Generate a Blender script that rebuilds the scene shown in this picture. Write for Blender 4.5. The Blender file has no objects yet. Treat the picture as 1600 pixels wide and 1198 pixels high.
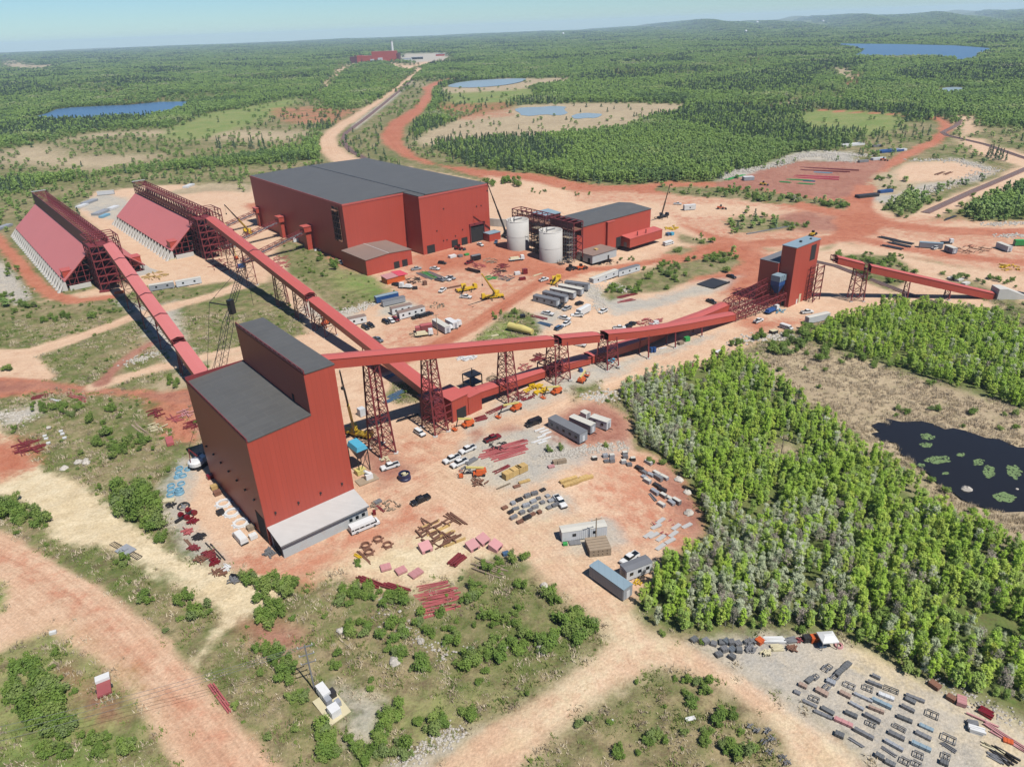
import bpy,math,random
import numpy as np
from mathutils import Vector,Matrix
C=bpy.context.scene.collection
sc=bpy.context.scene
rad=math.radians
RNG=random.Random(7)
# ------------------------------------------------------------------ camera
CAM_H,FPX,PITCH,ROLL=120.0,1109.0,rad(26.67),rad(2.24)
cd=bpy.data.cameras.new('camera')
cam=bpy.data.objects.new('camera',cd)
C.objects.link(cam)
sc.camera=cam
cd.sensor_fit='HORIZONTAL'
cd.sensor_width=36.0
cd.lens=36.0*FPX/1600.0
cd.clip_start=1.0
cd.clip_end=60000.0
_f=Vector((0,math.cos(PITCH),-math.sin(PITCH)))
_r0=Vector((1,0,0))
_u0=_r0 .cross(_f)
_r=math.cos(ROLL)*_r0-math.sin(ROLL)*_u0
_u=math.sin(ROLL)*_r0+math.cos(ROLL)*_u0
cam.matrix_world=Matrix(((_r.x,_u.x,-_f.x,0),(_r.y,_u.y,-_f.y,0),(_r.z,_u.z,-_f.z,CAM_H),(0,0,0,1)))
# ------------------------------------------------------------------ light
SUN_EL,SUN_AZ=rad(58),rad(138)
world=bpy.data.worlds.new('World')
sc.world=world
world.use_nodes=True
wn=world.node_tree
sky=wn.nodes.new('ShaderNodeTexSky')
sky.sky_type='NISHITA'
sky.sun_disc=False
sky.sun_elevation=SUN_EL
sky.sun_rotation=SUN_AZ
sky.altitude=500
sky.air_density=1.0
sky.dust_density=0.1
sky.ozone_density=2.5
hue=wn.nodes.new('ShaderNodeMix')
hue.data_type='RGBA'
hue.blend_type='MULTIPLY'
hue.inputs[0].default_value=1.0
hue.inputs[7].default_value=(.58,.80,1.0,1)
wn.links.new(sky.outputs[0],hue.inputs[6])
wn.links.new(hue.outputs[2],wn.nodes['Background'].inputs[0])
wn.nodes['Background'].inputs[1].default_value=0.06
sl=bpy.data.lights.new('sun','SUN')
sl.energy=5.0
sl.angle=rad(0.53)
sl.color=(1.0,0.96,0.9)
sun=bpy.data.objects.new('sun',sl)
C.objects.link(sun)
_sd=Vector((math.sin(SUN_AZ)*math.cos(SUN_EL),math.cos(SUN_AZ)*math.cos(SUN_EL),math.sin(SUN_EL)))
sun.rotation_euler=_sd.to_track_quat('Z','Y').to_euler()
sun.location=(200,-200,400)
sc.view_settings.view_transform='Standard'
sc.view_settings.look='None'
sc.view_settings.exposure=0.8
sc.view_settings.gamma=1.0
sc.cycles.max_bounces=5
sc.cycles.diffuse_bounces=2
sc.cycles.volume_bounces=0
sc.cycles.transparent_max_bounces=6
# ------------------------------------------------------------------ places
def sm(a,b,x):
 t=np.clip((np.asarray(x,dtype=float)-a)/(b-a),0,1)
 return t*t*(3-2*t)
def terrain(x,y):
 x=np.asarray(x,dtype=float);y=np.asarray(y,dtype=float)
 z=-6.5*sm(10,65,x)*sm(125,165,y)*(1-sm(520,900,y))
 r=np.hypot(x,y);az=np.degrees(np.arctan2(x,y))
 far=sm(5200,11500,r)
 roll=0.5+0.25*np.sin(az*0.55+1.0+r/2300.)+0.17*np.sin(az*1.31+r/1500.)+0.08*np.sin(az*3.1+r/900.)
 z=z+far*roll*(18+95*sm(3,16,az))
 z=z+sm(900,2200,r)*3.0*(np.sin(x/330.+1)*np.sin(y/410.))
 return z
def ray(px,py):
 return _f*FPX+_r*(px-800.0)-_u*(py-599.0)
def at(px,py,dz=0.0):
 """a point of the ground (plus dz) seen at pixel px,py of the 1600x1198 photograph"""
 d=ray(px,py)
 if-d.z<75:
  t,k=300.0/d.y,30.0/d.y
  while t*d.y<16000 and CAM_H+d.z*t>float(terrain(d.x*t,d.y*t)):t+=k
  x,y=d.x*t,d.y*t
  return Vector((x,y,float(terrain(x,y))+dz))
 z=dz
 for _ in range(6):
  t=(z-CAM_H)/d.z
  x,y=d.x*t,d.y*t
  z=float(terrain(x,y))+dz
 return Vector((x,y,z))
def atz(px,py,z):
 d=ray(px,py);t=(z-CAM_H)/d.z
 return Vector((d.x*t,d.y*t,z))
def topz(px,py,q):
 """height at which the vertical above q is seen nearest to pixel px,py"""
 d=ray(px,py);dh=Vector((d.x,d.y))
 t=dh.dot(Vector((q[0],q[1])))/dh.dot(dh)
 return CAM_H+d.z*t
CROP=dict(a=(0,270,3.4225),b=(380,230,3.9925),c=(740,270,3.9925),d=(1120,180,3.327),e=(280,480,2.995),f=(500,480,3.9925),g=(840,450,3.9925),h=(620,640,
 3.2),i=(0,600,3.9925),j=(0,880,3.2),k=(400,780,2.857),l=(1060,960,2.963),m=(280,680,5.445),n=(420,700,5.99),o=(640,500,5.0),p=(960,440,5.333),r=(130,330,
 7.045),s=(320,320,7.045),t=(440,420,5.988),v=(180,400,5.4455),w=(1190,350,6.957),x=(0,0,2),y=(800,0,2),yc=(600,370,5.714),gy=(1210,1020,4.1026),lf=(240,
 700,5.444),gt=(1060,970,5.333),sl=(740,280,7.985),fp=(520,60,8.0),wd=(1000,560,4.99),pd=(1340,640,5.988),z=(0,0,1))
def Q(c,x,y):
 ox,oy,s=CROP[c]
 return ox+x/s,oy+y/s
def G(c,x,y,dz=0.0):
 return at(*Q(c,x,y),dz)
SITE_ROT=rad(39)
_cu,_su=math.cos(SITE_ROT),math.sin(SITE_ROT)
def site(u,v,z=0.0):
 return Vector((u*_cu-v*_su,u*_su+v*_cu,z))
# ------------------------------------------------------------------ materials
def lin(c,k=1.0):
 o=[]
 for q in c:
  q=q/255.0
  o.append((q/12.92 if q<=0.04045 else((q+0.055)/1.055)**2.4)*k)
 return(o[0],o[1],o[2],1.0)
ALB=0.46
MATS={}
def new_mat(name):
 m=bpy.data.materials.new(name)
 m.use_nodes=True
 MATS[name]=m
 return m,m.node_tree,m.node_tree.nodes,m.node_tree.links
def math_node(nt,op,a,b=None,c=None):
 n=nt.nodes.new('ShaderNodeMath');n.operation=op
 for i,q in enumerate((a,b,c)):
  if q is None:continue
  if isinstance(q,(int,float)):n.inputs[i].default_value=q
  else:nt.links.new(q,n.inputs[i])
 return n.outputs[0]
def mix_col(nt,fac,a,b,mode='MIX'):
 n=nt.nodes.new('ShaderNodeMix');n.data_type='RGBA';n.blend_type=mode
 for s,q in((0,fac),(6,a),(7,b)):
  if isinstance(q,(int,float)):n.inputs[s].default_value=q
  elif isinstance(q,tuple):n.inputs[s].default_value=q
  else:nt.links.new(q,n.inputs[s])
 return n.outputs[2]
def noise(nt,scale,detail=4,coord=None,rough=0.55,out=0):
 n=nt.nodes.new('ShaderNodeTexNoise')
 n.inputs['Scale'].default_value=scale
 n.inputs['Detail'].default_value=detail
 n.inputs['Roughness'].default_value=rough
 if coord is None:
  g=nt.nodes.get('geo')or nt.nodes.new('ShaderNodeNewGeometry');g.name='geo'
  coord=g.outputs['Position']
 nt.links.new(coord,n.inputs['Vector'])
 return n.outputs[out]
def paint(name,col,rough=0.5,metal=0.0,var=0.18,scale=0.5,stripe=0.0,stripe_w=1.0,rand=0.0,dirt=0.0,k=ALB,spec=0.5,seam=0.0):
 """painted surface: broad tonal wear, optional vertical panel seams, optional dust near the ground"""
 if name in MATS:return MATS[name]
 m,nt,N,L=new_mat(name)
 b=N['Principled BSDF']
 base=lin(col,k)
 dark=tuple(q*(1-var)for q in base[:3])+(1,)
 lite=tuple(min(1,q*(1+var*.7))for q in base[:3])+(1,)
 tc=N.new('ShaderNodeTexCoord')
 c=mix_col(nt,noise(nt,scale,5,tc.outputs['Object']),dark,lite)
 if stripe:
  sx=N.new('ShaderNodeSeparateXYZ');L.new(tc.outputs['Object'],sx.inputs[0])
  s=math_node(nt,'ADD',sx.outputs[0],sx.outputs[1])
  f=math_node(nt,'FRACT',math_node(nt,'DIVIDE',s,stripe_w))
  edge=math_node(nt,'LESS_THAN',f,0.14)
  cell=N.new('ShaderNodeTexWhiteNoise');cell.noise_dimensions='1D'
  L.new(math_node(nt,'FLOOR',math_node(nt,'DIVIDE',s,stripe_w)),cell.inputs['W'])
  c=mix_col(nt,math_node(nt,'MULTIPLY',cell.outputs[0],stripe*.8),c,tuple(q*.75 for q in base[:3])+(1,))
  c=mix_col(nt,math_node(nt,'MULTIPLY',edge,stripe),c,tuple(q*.6 for q in base[:3])+(1,))
  bm=N.new('ShaderNodeBump');bm.inputs['Strength'].default_value=0.25;bm.inputs['Distance'].default_value=0.1
  L.new(edge,bm.inputs['Height']);L.new(bm.outputs[0],b.inputs['Normal'])
 if seam:
  bt=N.new('ShaderNodeTexBrick');bt.inputs['Scale'].default_value=1.0;bt.inputs['Brick Width'].default_value=9.0;bt.inputs['Row Height'].default_value=stripe_w
  bt.inputs['Mortar Size'].default_value=.10;bt.inputs['Color1'].default_value=(.86,.86,.86,1);bt.inputs['Color2'].default_value=(1.1,1.1,1.1,1);bt.inputs['Mortar'].default_value=(1.55,
   1.5,1.45,1)
  L.new(tc.outputs['Object'],bt.inputs['Vector'])
  c=mix_col(nt,seam,c,mix_col(nt,1.0,c,bt.outputs['Color'],'MULTIPLY'))
  c=mix_col(nt,math_node(nt,'MULTIPLY',noise(nt,.5,7,tc.outputs['Object'],.7),seam*.5),c,lin((150,138,124),k))
 if rand:
  oi=N.new('ShaderNodeObjectInfo')
  hs=N.new('ShaderNodeHueSaturation')
  L.new(math_node(nt,'MULTIPLY_ADD',oi.outputs['Random'],rand,1-rand/2),hs.inputs['Value'])
  L.new(c,hs.inputs['Color']);c=hs.outputs[0]
 if dirt:
  n2=noise(nt,scale*3,4,tc.outputs['Object'])
  c=mix_col(nt,math_node(nt,'MULTIPLY',math_node(nt,'GREATER_THAN',n2,0.56),dirt),c,lin((190,140,105),k))
 L.new(c,b.inputs['Base Color'])
 b.inputs['Roughness'].default_value=rough
 b.inputs['Metallic'].default_value=metal
 b.inputs['Specular IOR Level'].default_value=spec
 return m
RED=paint('red_siding',(200,84,66),.5,.0,.13,.05,stripe=.3,stripe_w=1.25)
REDR=paint('red_roof_sheet',(212,104,94),.5,.0,.10,.08,stripe=.10,stripe_w=1.2)
REDB=paint('pale_sheen_red_roof',(226,130,124),.5,.0,.08,.08,stripe=.06,stripe_w=1.2)  # paler than the other roof sheet, with sheen put into the colour
REDS=paint('red_steel',(140,52,56),.55,0,.2,.3)
REDP=paint('red_primer_steel',(178,92,92),.6,0,.25,.3,rand=.5)
ROOF=paint('grey_membrane',(88,90,90),.6,0,.25,.11,stripe=0,stripe_w=2.6,spec=.5,seam=.5)
ROOFB=paint('brown_grey_roof',(150,126,114),.75,0,.2,.1,stripe=.2,stripe_w=.9)
ROOFT=paint('pale_blue_roof',(150,172,184),.5,0,.12,.1,stripe=.15,stripe_w=2.0)
GALV=paint('galvanised_sheet',(212,210,206),.5,.1,.12,.4,stripe=.22,stripe_w=.9)
GREYW=paint('pale_grey_block',(196,200,200),.8,0,.12,.3,dirt=.12)
CONC=paint('pale_concrete',(216,212,204),.85,0,.16,.25,stripe=.0)
SILO=paint('silo_concrete',(206,202,196),.85,0,.12,.2)
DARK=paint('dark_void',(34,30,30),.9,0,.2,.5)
GLASS=paint('dark_glass',(32,38,44),.08,0,.1,.5)
RUBBER=paint('rubber',(38,37,36),.85,0,.2,2)
STEELG=paint('grey_steel',(150,150,152),.5,.3,.25,.5,rand=.4)
STEELD=paint('dark_steel',(62,60,62),.55,.3,.25,.5)
BLACKP=paint('black_paint',(40,40,44),.4,0,.2,.6)
WHITE=paint('white_paint',(240,240,238),.35,0,.05,.5,dirt=.05)
WHITET=paint('white_sheet',(228,230,232),.5,0,.06,.5,stripe=.18,stripe_w=.6,dirt=.05)
GREYT=paint('grey_sheet',(168,172,178),.5,0,.08,.5,stripe=.2,stripe_w=.6,dirt=.06)
ROOFG=paint('grey_trailer_roof',(122,124,130),.8,0,.15,.4,stripe=.2,stripe_w=.8)
ROOFW=paint('white_trailer_roof',(222,218,206),.6,0,.1,.4,stripe=.14,stripe_w=.8)
YEL=paint('crane_yellow',(232,190,40),.4,0,.12,.8)
PALEY=paint('pale_yellow',(226,210,128),.5,0,.12,.8)
ORG=paint('lift_orange',(224,104,48),.45,0,.12,.8)
CREAM=paint('cream_paint',(226,214,176),.5,0,.1,.8)
BLUE=paint('deep_blue',(44,88,150),.45,0,.15,.6)
NAVY=paint('navy_paint',(34,44,88),.4,0,.2,.6)
CYAN=paint('sky_blue_paint',(92,184,216),.45,0,.14,.6)
LBLUE=paint('light_blue_parts',(134,186,212),.5,0,.16,.8)
GRNP=paint('green_paint',(60,170,84),.5,0,.15,.8)
RUST=paint('rusty_steel',(136,92,70),.8,0,.3,1.0,rand=.3)
WOOD=paint('yellow_timber',(214,178,112),.75,0,.2,1.0,rand=.25)
WOODP=paint('weathered_timber',(168,148,124),.8,0,.25,1.0,rand=.3)
PINK=paint('pink_primer_sheet',(208,148,148),.6,0,.14,.8,rand=.2)
REDT=paint('red_tarp',(226,84,104),.5,0,.12,.6)
CARRED=paint('car_red',(132,32,40),.3,0,.1,.6)
CARBLK=paint('car_black',(38,39,43),.25,0,.1,.6)
CARGRY=paint('car_grey',(126,134,142),.3,.2,.1,.6)
CARSIL=paint('car_silver',(190,192,194),.3,.2,.1,.6)
CARBLU=paint('car_blue',(88,118,150),.3,.1,.1,.6)
STONE=paint('pale_stone',(206,198,186),.9,0,.22,.7,rand=.3)
LAMPW=paint('headlight_glass',(230,232,235),.15,0,.02,1)
# ------------------------------------------------------------------ mesh builder
class MB:
 def __init__(s):s.v,s.f,s.m=[],[],[]
 def quadbox(s,P8,m=0):
  b=len(s.v);s.v+=[tuple(p)for p in P8]
  for q in((0,3,2,1),(4,5,6,7),(0,1,5,4),(1,2,6,5),(2,3,7,6),(3,0,4,7)):
   s.f.append(tuple(b+k for k in q));s.m.append(m)
  return s
 def box(s,x0,x1,y0,y1,z0,z1,m=0):
  return s.quadbox([(x0,y0,z0),(x1,y0,z0),(x1,y1,z0),(x0,y1,z0),(x0,y0,z1),(x1,y0,z1),(x1,y1,z1),(x0,y1,z1)],m)
 def tbox(s,x0,x1,y0,y1,z0,z1,ix,iy,m=0,dx=0):
  """box whose top is inset by ix, iy"""
  return s.quadbox([(x0,y0,z0),(x1,y0,z0),(x1,y1,z0),(x0,y1,z0),(x0+ix+dx,y0+iy,z1),(x1-ix+dx,y0+iy,z1),(x1-ix+dx,y1-iy,z1),(x0+ix+dx,y1-iy,z1)],m)
 def rbox(s,cx,cy,z0,lx,ly,h,rz,m=0,tilt=0):
  c,n=math.cos(rz),math.sin(rz);P=[]
  for z in(z0,z0+h):
   for a,b in((-1,-1),(1,-1),(1,1),(-1,1)):
    P.append((cx+a*lx/2*c-b*ly/2*n,cy+a*lx/2*n+b*ly/2*c,z+a*lx/2*tilt))
  return s.quadbox(P,m)
 def bar(s,p,q,t,h=None,m=0):
  p,q=Vector(p),Vector(q);d=q-p
  if d.length<1e-6:return s
  d.normalize();a=Vector((0,0,1))if abs(d.z)<.95 else Vector((1,0,0))
  r=d.cross(a).normalized();u=r.cross(d)
  h=h or t
  P=[]
  for e in(p,q):
   for i,j in((-1,-1),(1,-1),(1,1),(-1,1)):
    P.append(e+r*(i*t/2)+u*(j*h/2))
  return s.quadbox(P,m)
 def tube(s,p,q,r0,r1=None,n=8,m=0,cap=True):
  p,q=Vector(p),Vector(q);d=(q-p).normalized();r1=r0 if r1 is None else r1
  a=Vector((0,0,1))if abs(d.z)<.95 else Vector((1,0,0))
  r=d.cross(a).normalized();u=r.cross(d);b=len(s.v)
  for e,w in((p,r0),(q,r1)):
   for k in range(n):
    t=2*math.pi*k/n
    s.v.append(tuple(e+r*(w*math.cos(t))+u*(w*math.sin(t))))
  for k in range(n):
   j=(k+1)%n
   s.f.append((b+k,b+n+k,b+n+j,b+j));s.m.append(m)
  if cap:
   s.f.append(tuple(b+k for k in range(n)));s.m.append(m)
   s.f.append(tuple(b+n+k for k in reversed(range(n))));s.m.append(m)
  return s
 def lathe(s,prof,n=16,c=(0,0,0),m=0,close=False):
  b=len(s.v)
  for r,z in prof:
   for k in range(n):
    t=2*math.pi*k/n
    s.v.append((c[0]+r*math.cos(t),c[1]+r*math.sin(t),c[2]+z))
  L=len(prof)
  for i in range(L if close else L-1):
   i2=(i+1)%L
   for k in range(n):
    j=(k+1)%n
    s.f.append((b+i*n+k,b+i*n+j,b+i2*n+j,b+i2*n+k));s.m.append(m)
  return s
 def prism(s,poly,e,m=0):
  """polygon of 3D points pushed along vector e"""
  b=len(s.v);n=len(poly);e=Vector(e)
  s.v+=[tuple(p)for p in poly]+[tuple(Vector(p)+e)for p in poly]
  s.f.append(tuple(b+k for k in reversed(range(n))));s.m.append(m)
  s.f.append(tuple(b+n+k for k in range(n)));s.m.append(m)
  for k in range(n):
   j=(k+1)%n
   s.f.append((b+k,b+j,b+n+j,b+n+k));s.m.append(m)
  return s
 def face(s,pts,m=0):
  b=len(s.v);s.v+=[tuple(p)for p in pts];s.f.append(tuple(range(b,b+len(pts))));s.m.append(m);return s
 def mesh(s,name,mats):
  me=bpy.data.meshes.new(name);me.from_pydata(s.v,[],s.f)
  for q in(mats if isinstance(mats,(list,tuple))else[mats]):me.materials.append(q)
  me.polygons.foreach_set('material_index',s.m)
  me.validate();me.update();return me
 def build(s,name,mats,parent=None,smooth=False):
  me=s.mesh(name,mats)
  if smooth:
   me.polygons.foreach_set('use_smooth',[True]*len(me.polygons))
  o=bpy.data.objects.new(name,me);C.objects.link(o)
  if parent:o.parent=parent
  return o
def tag(o,label=None,cat=None,group=None,kind=None):
 if label:o['label']=label
 if cat:o['category']=cat
 if group:o['group']=group
 if kind:o['kind']=kind
 return o
def thing(name,label,cat,loc=(0,0,0),rz=0.0,group=None):
 o=bpy.data.objects.new(name,None);C.objects.link(o)
 o.empty_display_size=.5
 o.location=loc;o.rotation_euler=(0,0,rz)
 return tag(o,label,cat,group)
def copy_tree(o,parent=None):
 c=o.copy();C.objects.link(c)
 if parent:c.parent=parent
 for ch in KIDS.get(o.name,[]):copy_tree(ch,c)
 return c
KIDS={}
def kids_of(o):
 KIDS[o.name]=[q for q in o.children]
 for q in KIDS[o.name]:kids_of(q)
def dup(o,label,loc,rz,group=None,scale=None):
 c=copy_tree(o);c.location=loc;c.rotation_euler=(0,0,rz)
 if label:c['label']=label
 if group:c['group']=group
 if scale:c.scale=scale
 return c
# ------------------------------------------------------------------ ground
SCRUB,FLOOR,MEADOW,SAND,GRAVEL,TAN,REDD,MAROON,MARSH=range(9)
NT=9
ZONES=[]
def zone(t,pts,soft=1.5,name=None,crop='z',a=1.0):
 P=[at(*Q(crop,*p))for p in pts]
 my=sum(p[1]for p in pts)/len(pts)
 if max(p[1]for p in pts)<216 and t!=FLOOR and name is None:
  P=[p*(.92 if q[1]>my else 1.0)for p,q in zip(P,pts)]
 ZONES.append((t,np.array([(p.x,p.y)for p in P]),None,soft*(1.0 if name and 'road' in name else 1.5),name,a))
def road(t,pts,w,soft=1.2,name='dirt_road',crop='z'):
 P=[at(*Q(crop,*p))for p in pts]
 ZONES.append((t,np.array([(p.x,p.y)for p in P]),w/2.0,soft,name,1.0))
# broad cover
zone(SCRUB,[(-300,430),(0,345),(150,325),(380,275),(520,250),(640,240),(760,262),(900,286),(1130,285),(1300,235),(1420,190),(1800,215),(2300,330),(2300,
 1400),(-700,1400)],8)
zone(SCRUB,[(-200,255),(0,232),(150,203),(300,196),(400,165),(480,150),(520,170),(505,215),(470,235),(330,255),(150,275),(-200,300)],25)
zone(MARSH,[(0,238),(150,208),(300,202),(500,206),(450,220),(310,228),(210,255),(150,265),(0,255)],18)
zone(SCRUB,[(60,222),(200,212),(420,222),(300,240),(120,244)],20)
zone(MEADOW,[(250,205),(262,190),(320,178),(370,170),(460,152),(470,158),(390,185),(300,208)],10)
zone(SCRUB,[(-100,330),(0,305),(150,275),(300,265),(500,250),(512,262),(420,275),(380,298),(200,316),(60,340),(-100,370)],5)
zone(SCRUB,[(500,255),(520,175),(600,160),(640,130),(690,120),(670,150),(640,190),(650,215),(740,262),(640,262)],6)
zone(MARSH,[(0,90),(60,100),(120,97),(60,106),(0,105)],40)
zone(MAROON,[(165,141),(215,142),(250,150),(190,156),(160,150)],20,None,'z',.5)
# cleared ground north of the concentrator
zone(MARSH,[(645,207),(670,192),(720,183),(790,172),(820,164),(900,161),(1000,161),(1070,163),(1066,178),(1020,184),(980,190),(920,197),(850,203),(770,
 207),(700,212),(660,214)],6)
zone(REDD,[(670,168),(700,157),(760,155),(800,160),(795,170),(740,176),(690,177)],5,None,'z',.55)
zone(MEADOW,[(690,140),(740,137),(830,137),(850,145),(760,153),(700,153)],6)
zone(MARSH,[(640,128),(690,131),(780,124),(890,122),(895,128),(800,134),(700,139)],5)
zone(REDD,[(945,108),(1000,106),(1020,112),(960,117)],10,None,'z',.5)
zone(MAROON,[(1100,96),(1150,90),(1200,90),(1190,100),(1130,103)],15,None,'z',.5)
zone(REDD,[(1330,118),(1352,113),(1345,122),(1325,134),(1322,125)],6)
zone(MARSH,[(1290,105),(1330,108),(1340,118),(1310,114)],6)
zone(MEADOW,[(1245,180),(1270,172),(1330,172),(1410,178),(1420,186),(1360,196),(1300,196),(1255,190)],6)
zone(MARSH,[(1225,152),(1290,142),(1285,147),(1230,156),(1180,158)],4)
zone(TAN,[(600,95),(640,98),(690,84),(700,92),(660,100),(640,106),(620,104)],15)
zone(GRAVEL,[(620,84),(700,82),(705,90),(650,94),(620,92)],15)
zone(TAN,[(530,103),(560,100),(545,108),(510,135),(495,142),(510,120)],8)
zone(REDD,[(420,172),(450,167),(540,170),(560,173),(520,182),(450,182)],8,None,'z',.55)
zone(MAROON,[(545,118),(620,112),(640,122),(610,128),(560,128)],10,None,'z',.5)
# haul roads beyond the plant
zone(TAN,[(520,255),(500,235),(498,220),(510,205),(550,180),(600,150),(645,115),(650,107),(662,107),(650,120),(610,150),(575,175),(540,200),(525,215),(530,
 230),(556,246),(580,252),(560,262)],3,'haul_road')
zone(GRAVEL,[(548,198),(575,177),(610,152),(640,128),(646,126),(616,154),(583,180),(556,202)],3,'haul_road')
zone(REDD,[(660,138),(665,145),(645,170),(610,190),(595,210),(600,225),(630,245),(665,256),(740,263),(802,270),(860,275),(930,289),(985,290),(1040,284),
 (1130,285),(1330,283),(1345,312),(1300,316),(1180,297),(1110,292),(1030,303),(930,305),(878,295),(760,280),(700,264),(650,243),(628,225),(630,200),(660,
 175),(675,155),(675,138),(690,131),(725,124),(715,121),(680,128)],3,'haul_road')
road(TAN,[(1370,150),(1320,154),(1290,142),(1230,156),(1160,160)],9,2,'haul_road')
road(REDD,[(1150,160),(1250,170),(1330,175),(1420,180),(1460,183),(1478,192),(1479,203),(1460,222),(1420,240),(1381,262),(1352,291),(1335,318)],13,2,'haul_road')
zone(TAN,[(1480,180),(1530,182),(1524,205),(1515,214),(1600,240),(1700,262),(1700,280),(1600,262),(1540,246),(1495,220),(1500,196)],3)
zone(TAN,[(1400,345),(1430,330),(1520,292),(1600,258),(1800,200),(1800,260),(1600,285),(1520,312),(1470,340),(1420,352)],3)
# storage pads
zone(MAROON,[(1120,285),(1159,276),(1180,267),(1249,252),(1330,252),(1390,249),(1381,261),(1335,305),(1300,312),(1180,297),(1120,291)],2.5,'storage_pad')
zone(MARSH,[(1340,318),(1365,275),(1400,262),(1420,253),(1500,248),(1560,268),(1510,285),(1440,300),(1400,318),(1370,325)],4)
zone(TAN,[(1399,267),(1420,255),(1496,252),(1550,267),(1510,279),(1420,285),(1400,279)],3,'storage_pad')
zone(GRAVEL,[(1118,283),(1140,268),(1185,262),(1230,243),(1270,235),(1330,238),(1335,252),(1249,251),(1200,262),(1165,276)],3)
zone(GRAVEL,[(1480,245),(1530,255),(1556,268),(1520,285),(1450,295),(1425,310),(1390,320),(1350,312),(1350,303),(1400,305),(1440,288),(1510,280),(1545,
 267),(1500,253)],3)
# red hub and the whole building site
zone(TAN,[(760,275),(900,300),(1022,300),(1120,304),(1250,322),(1330,332),(1345,310),(1375,318),(1400,340),(1440,345),(1700,335),(1700,440),(1480,415),
 (1400,392),(1330,380),(1310,376),(1290,392),(1200,390),(1100,370),(1050,352),(1000,345),(900,330),(770,300)],4,'dirt_yard')
zone(REDD,[(900,300),(1022,300),(1250,322),(1400,340),(1700,335),(1700,440),(1480,415),(1310,376),(1200,390),(1050,352),(900,330)],8,None,'z',.42)
zone(TAN,[(1040,322),(1120,317),(1200,324),(1232,336),(1150,338),(1060,338)],4)
zone(TAN,[(1330,388),(1400,372),(1490,382),(1440,402),(1360,396)],4)
zone(MAROON,[(1200,342),(1260,331),(1345,345),(1336,362),(1260,362),(1215,356)],5)
zone(TAN,[(1450,352),(1560,345),(1640,350),(1600,362),(1500,364)],4)
zone(MARSH,[(900,318),(960,316),(1015,322),(1000,335),(920,328)],4)
road(REDD,[(1010,299),(1030,299),(1150,303),(1250,321),(1335,338),(1400,352),(1480,361),(1660,364)],20,1.6,'haul_road')
road(REDD,[(1352,291),(1345,318),(1343,345),(1320,371),(1270,379),(1215,378),(1160,384),(1100,368),(1060,355),(1000,343)],16,1.6,'haul_road')
road(REDD,[(1322,368),(1400,386),(1500,401),(1660,416)],13,1.6,'haul_road')
road(REDD,[(1160,384),(1200,400),(1212,425),(1200,455)],11,1.6,'haul_road')
zone(REDD,[(1300,345),(1330,322),(1352,318),(1390,345),(1370,366),(1320,374)],3,'haul_road')
zone(TAN,[(380,305),(400,285),(520,258),(640,262),(760,284),(900,316),(1030,315),(1060,350),(1100,372),(1140,385),(1200,392),(1290,392),(1310,378),(1480,
 415),(1700,440),(1700,480),(1560,482),(1400,482),(1280,505),(1200,525),(1150,548),(1100,572),(1040,590),(960,612),(935,628),(960,640),(985,658),(992,700),
 (1030,716),(1062,750),(1085,790),(1104,830),(1060,862),(1020,878),(1000,905),(985,945),(960,990),(935,975),(886,930),(820,881),(775,862),(740,872),(700,
 900),(640,918),(590,908),(545,902),(520,890),(440,908),(380,900),(345,885),(300,845),(275,795),(268,745),(290,715),(310,690),(300,640),(330,560),(420,
 545),(480,520),(430,440),(390,400),(380,350)],2,'dirt_yard')
zone(TAN,[(60,472),(90,466),(180,466),(235,445),(300,448),(360,440),(420,440),(430,400),(400,340),(385,300),(330,288),(230,290),(150,300),(120,330),(200,
 400),(200,440),(100,462)],2.5,'dirt_yard')
zone(GRAVEL,[(120,320),(160,302),(200,310),(215,330),(180,345),(150,340)],3)
zone(MARSH,[(200,312),(330,286),(392,288),(390,300),(330,300),(250,308)],3)
road(REDD,[(-60,345),(-10,368),(30,410),(58,445),(85,462),(117,470),(175,464)],8,1.5)
zone(GRAVEL,[(-60,400),(0,407),(26,433),(47,468),(26,476),(0,460),(-60,450)],2)
zone(REDD,[(380,320),(440,310),(520,360),(560,390),(560,425),(530,418),(490,392),(455,375),(420,350)],3,'dirt_yard')
zone(REDD,[(640,400),(700,390),(770,372),(830,395),(880,415),(920,420),(860,440),(740,420),(660,430)],6,'dirt_yard')
zone(REDD,[(1030,400),(1100,380),(1140,372),(1200,395),(1215,420),(1200,470),(1100,470),(1190,500),(1280,498),(1180,520),(1150,500),(1120,440),(1050,440)],
 5,'dirt_yard')
road(REDD,[(600,575),(680,540),(740,508),(790,475),(840,444),(915,420),(990,414),(1060,402),(1100,388),(1140,374)],9,2,'haul_road')
zone(REDD,[(640,395),(760,372),(840,400),(900,425),(800,470),(740,505),(640,560),(590,540),(640,490),(590,440),(600,415)],7,None,'z',.45)
zone(REDD,[(560,700),(700,660),(720,700),(640,780),(590,800)],6,None,'z',.3)
zone(GRAVEL,[(735,655),(780,630),(860,600),(920,570),(1010,548),(1130,518),(1100,535),(1010,565),(900,612),(820,640),(740,672)],3,'gravel_yard')
zone(GRAVEL,[(890,440),(930,445),(960,462),(1010,470),(1100,440),(1160,430),(1130,450),(1020,480),(960,490),(925,470)],3,'gravel_yard')
zone(GRAVEL,[(840,490),(880,480),(880,500),(840,520)],3)
zone(GRAVEL,[(600,470),(640,468),(660,480),(640,495),(590,492)],2)
zone(GRAVEL,[(480,470),(530,480),(560,490),(530,510),(500,500),(470,480)],3)
zone(MAROON,[(878,645),(905,632),(930,628),(960,640),(985,660),(990,695),(960,692),(890,700),(845,690)],2.5,'storage_pad')
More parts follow.
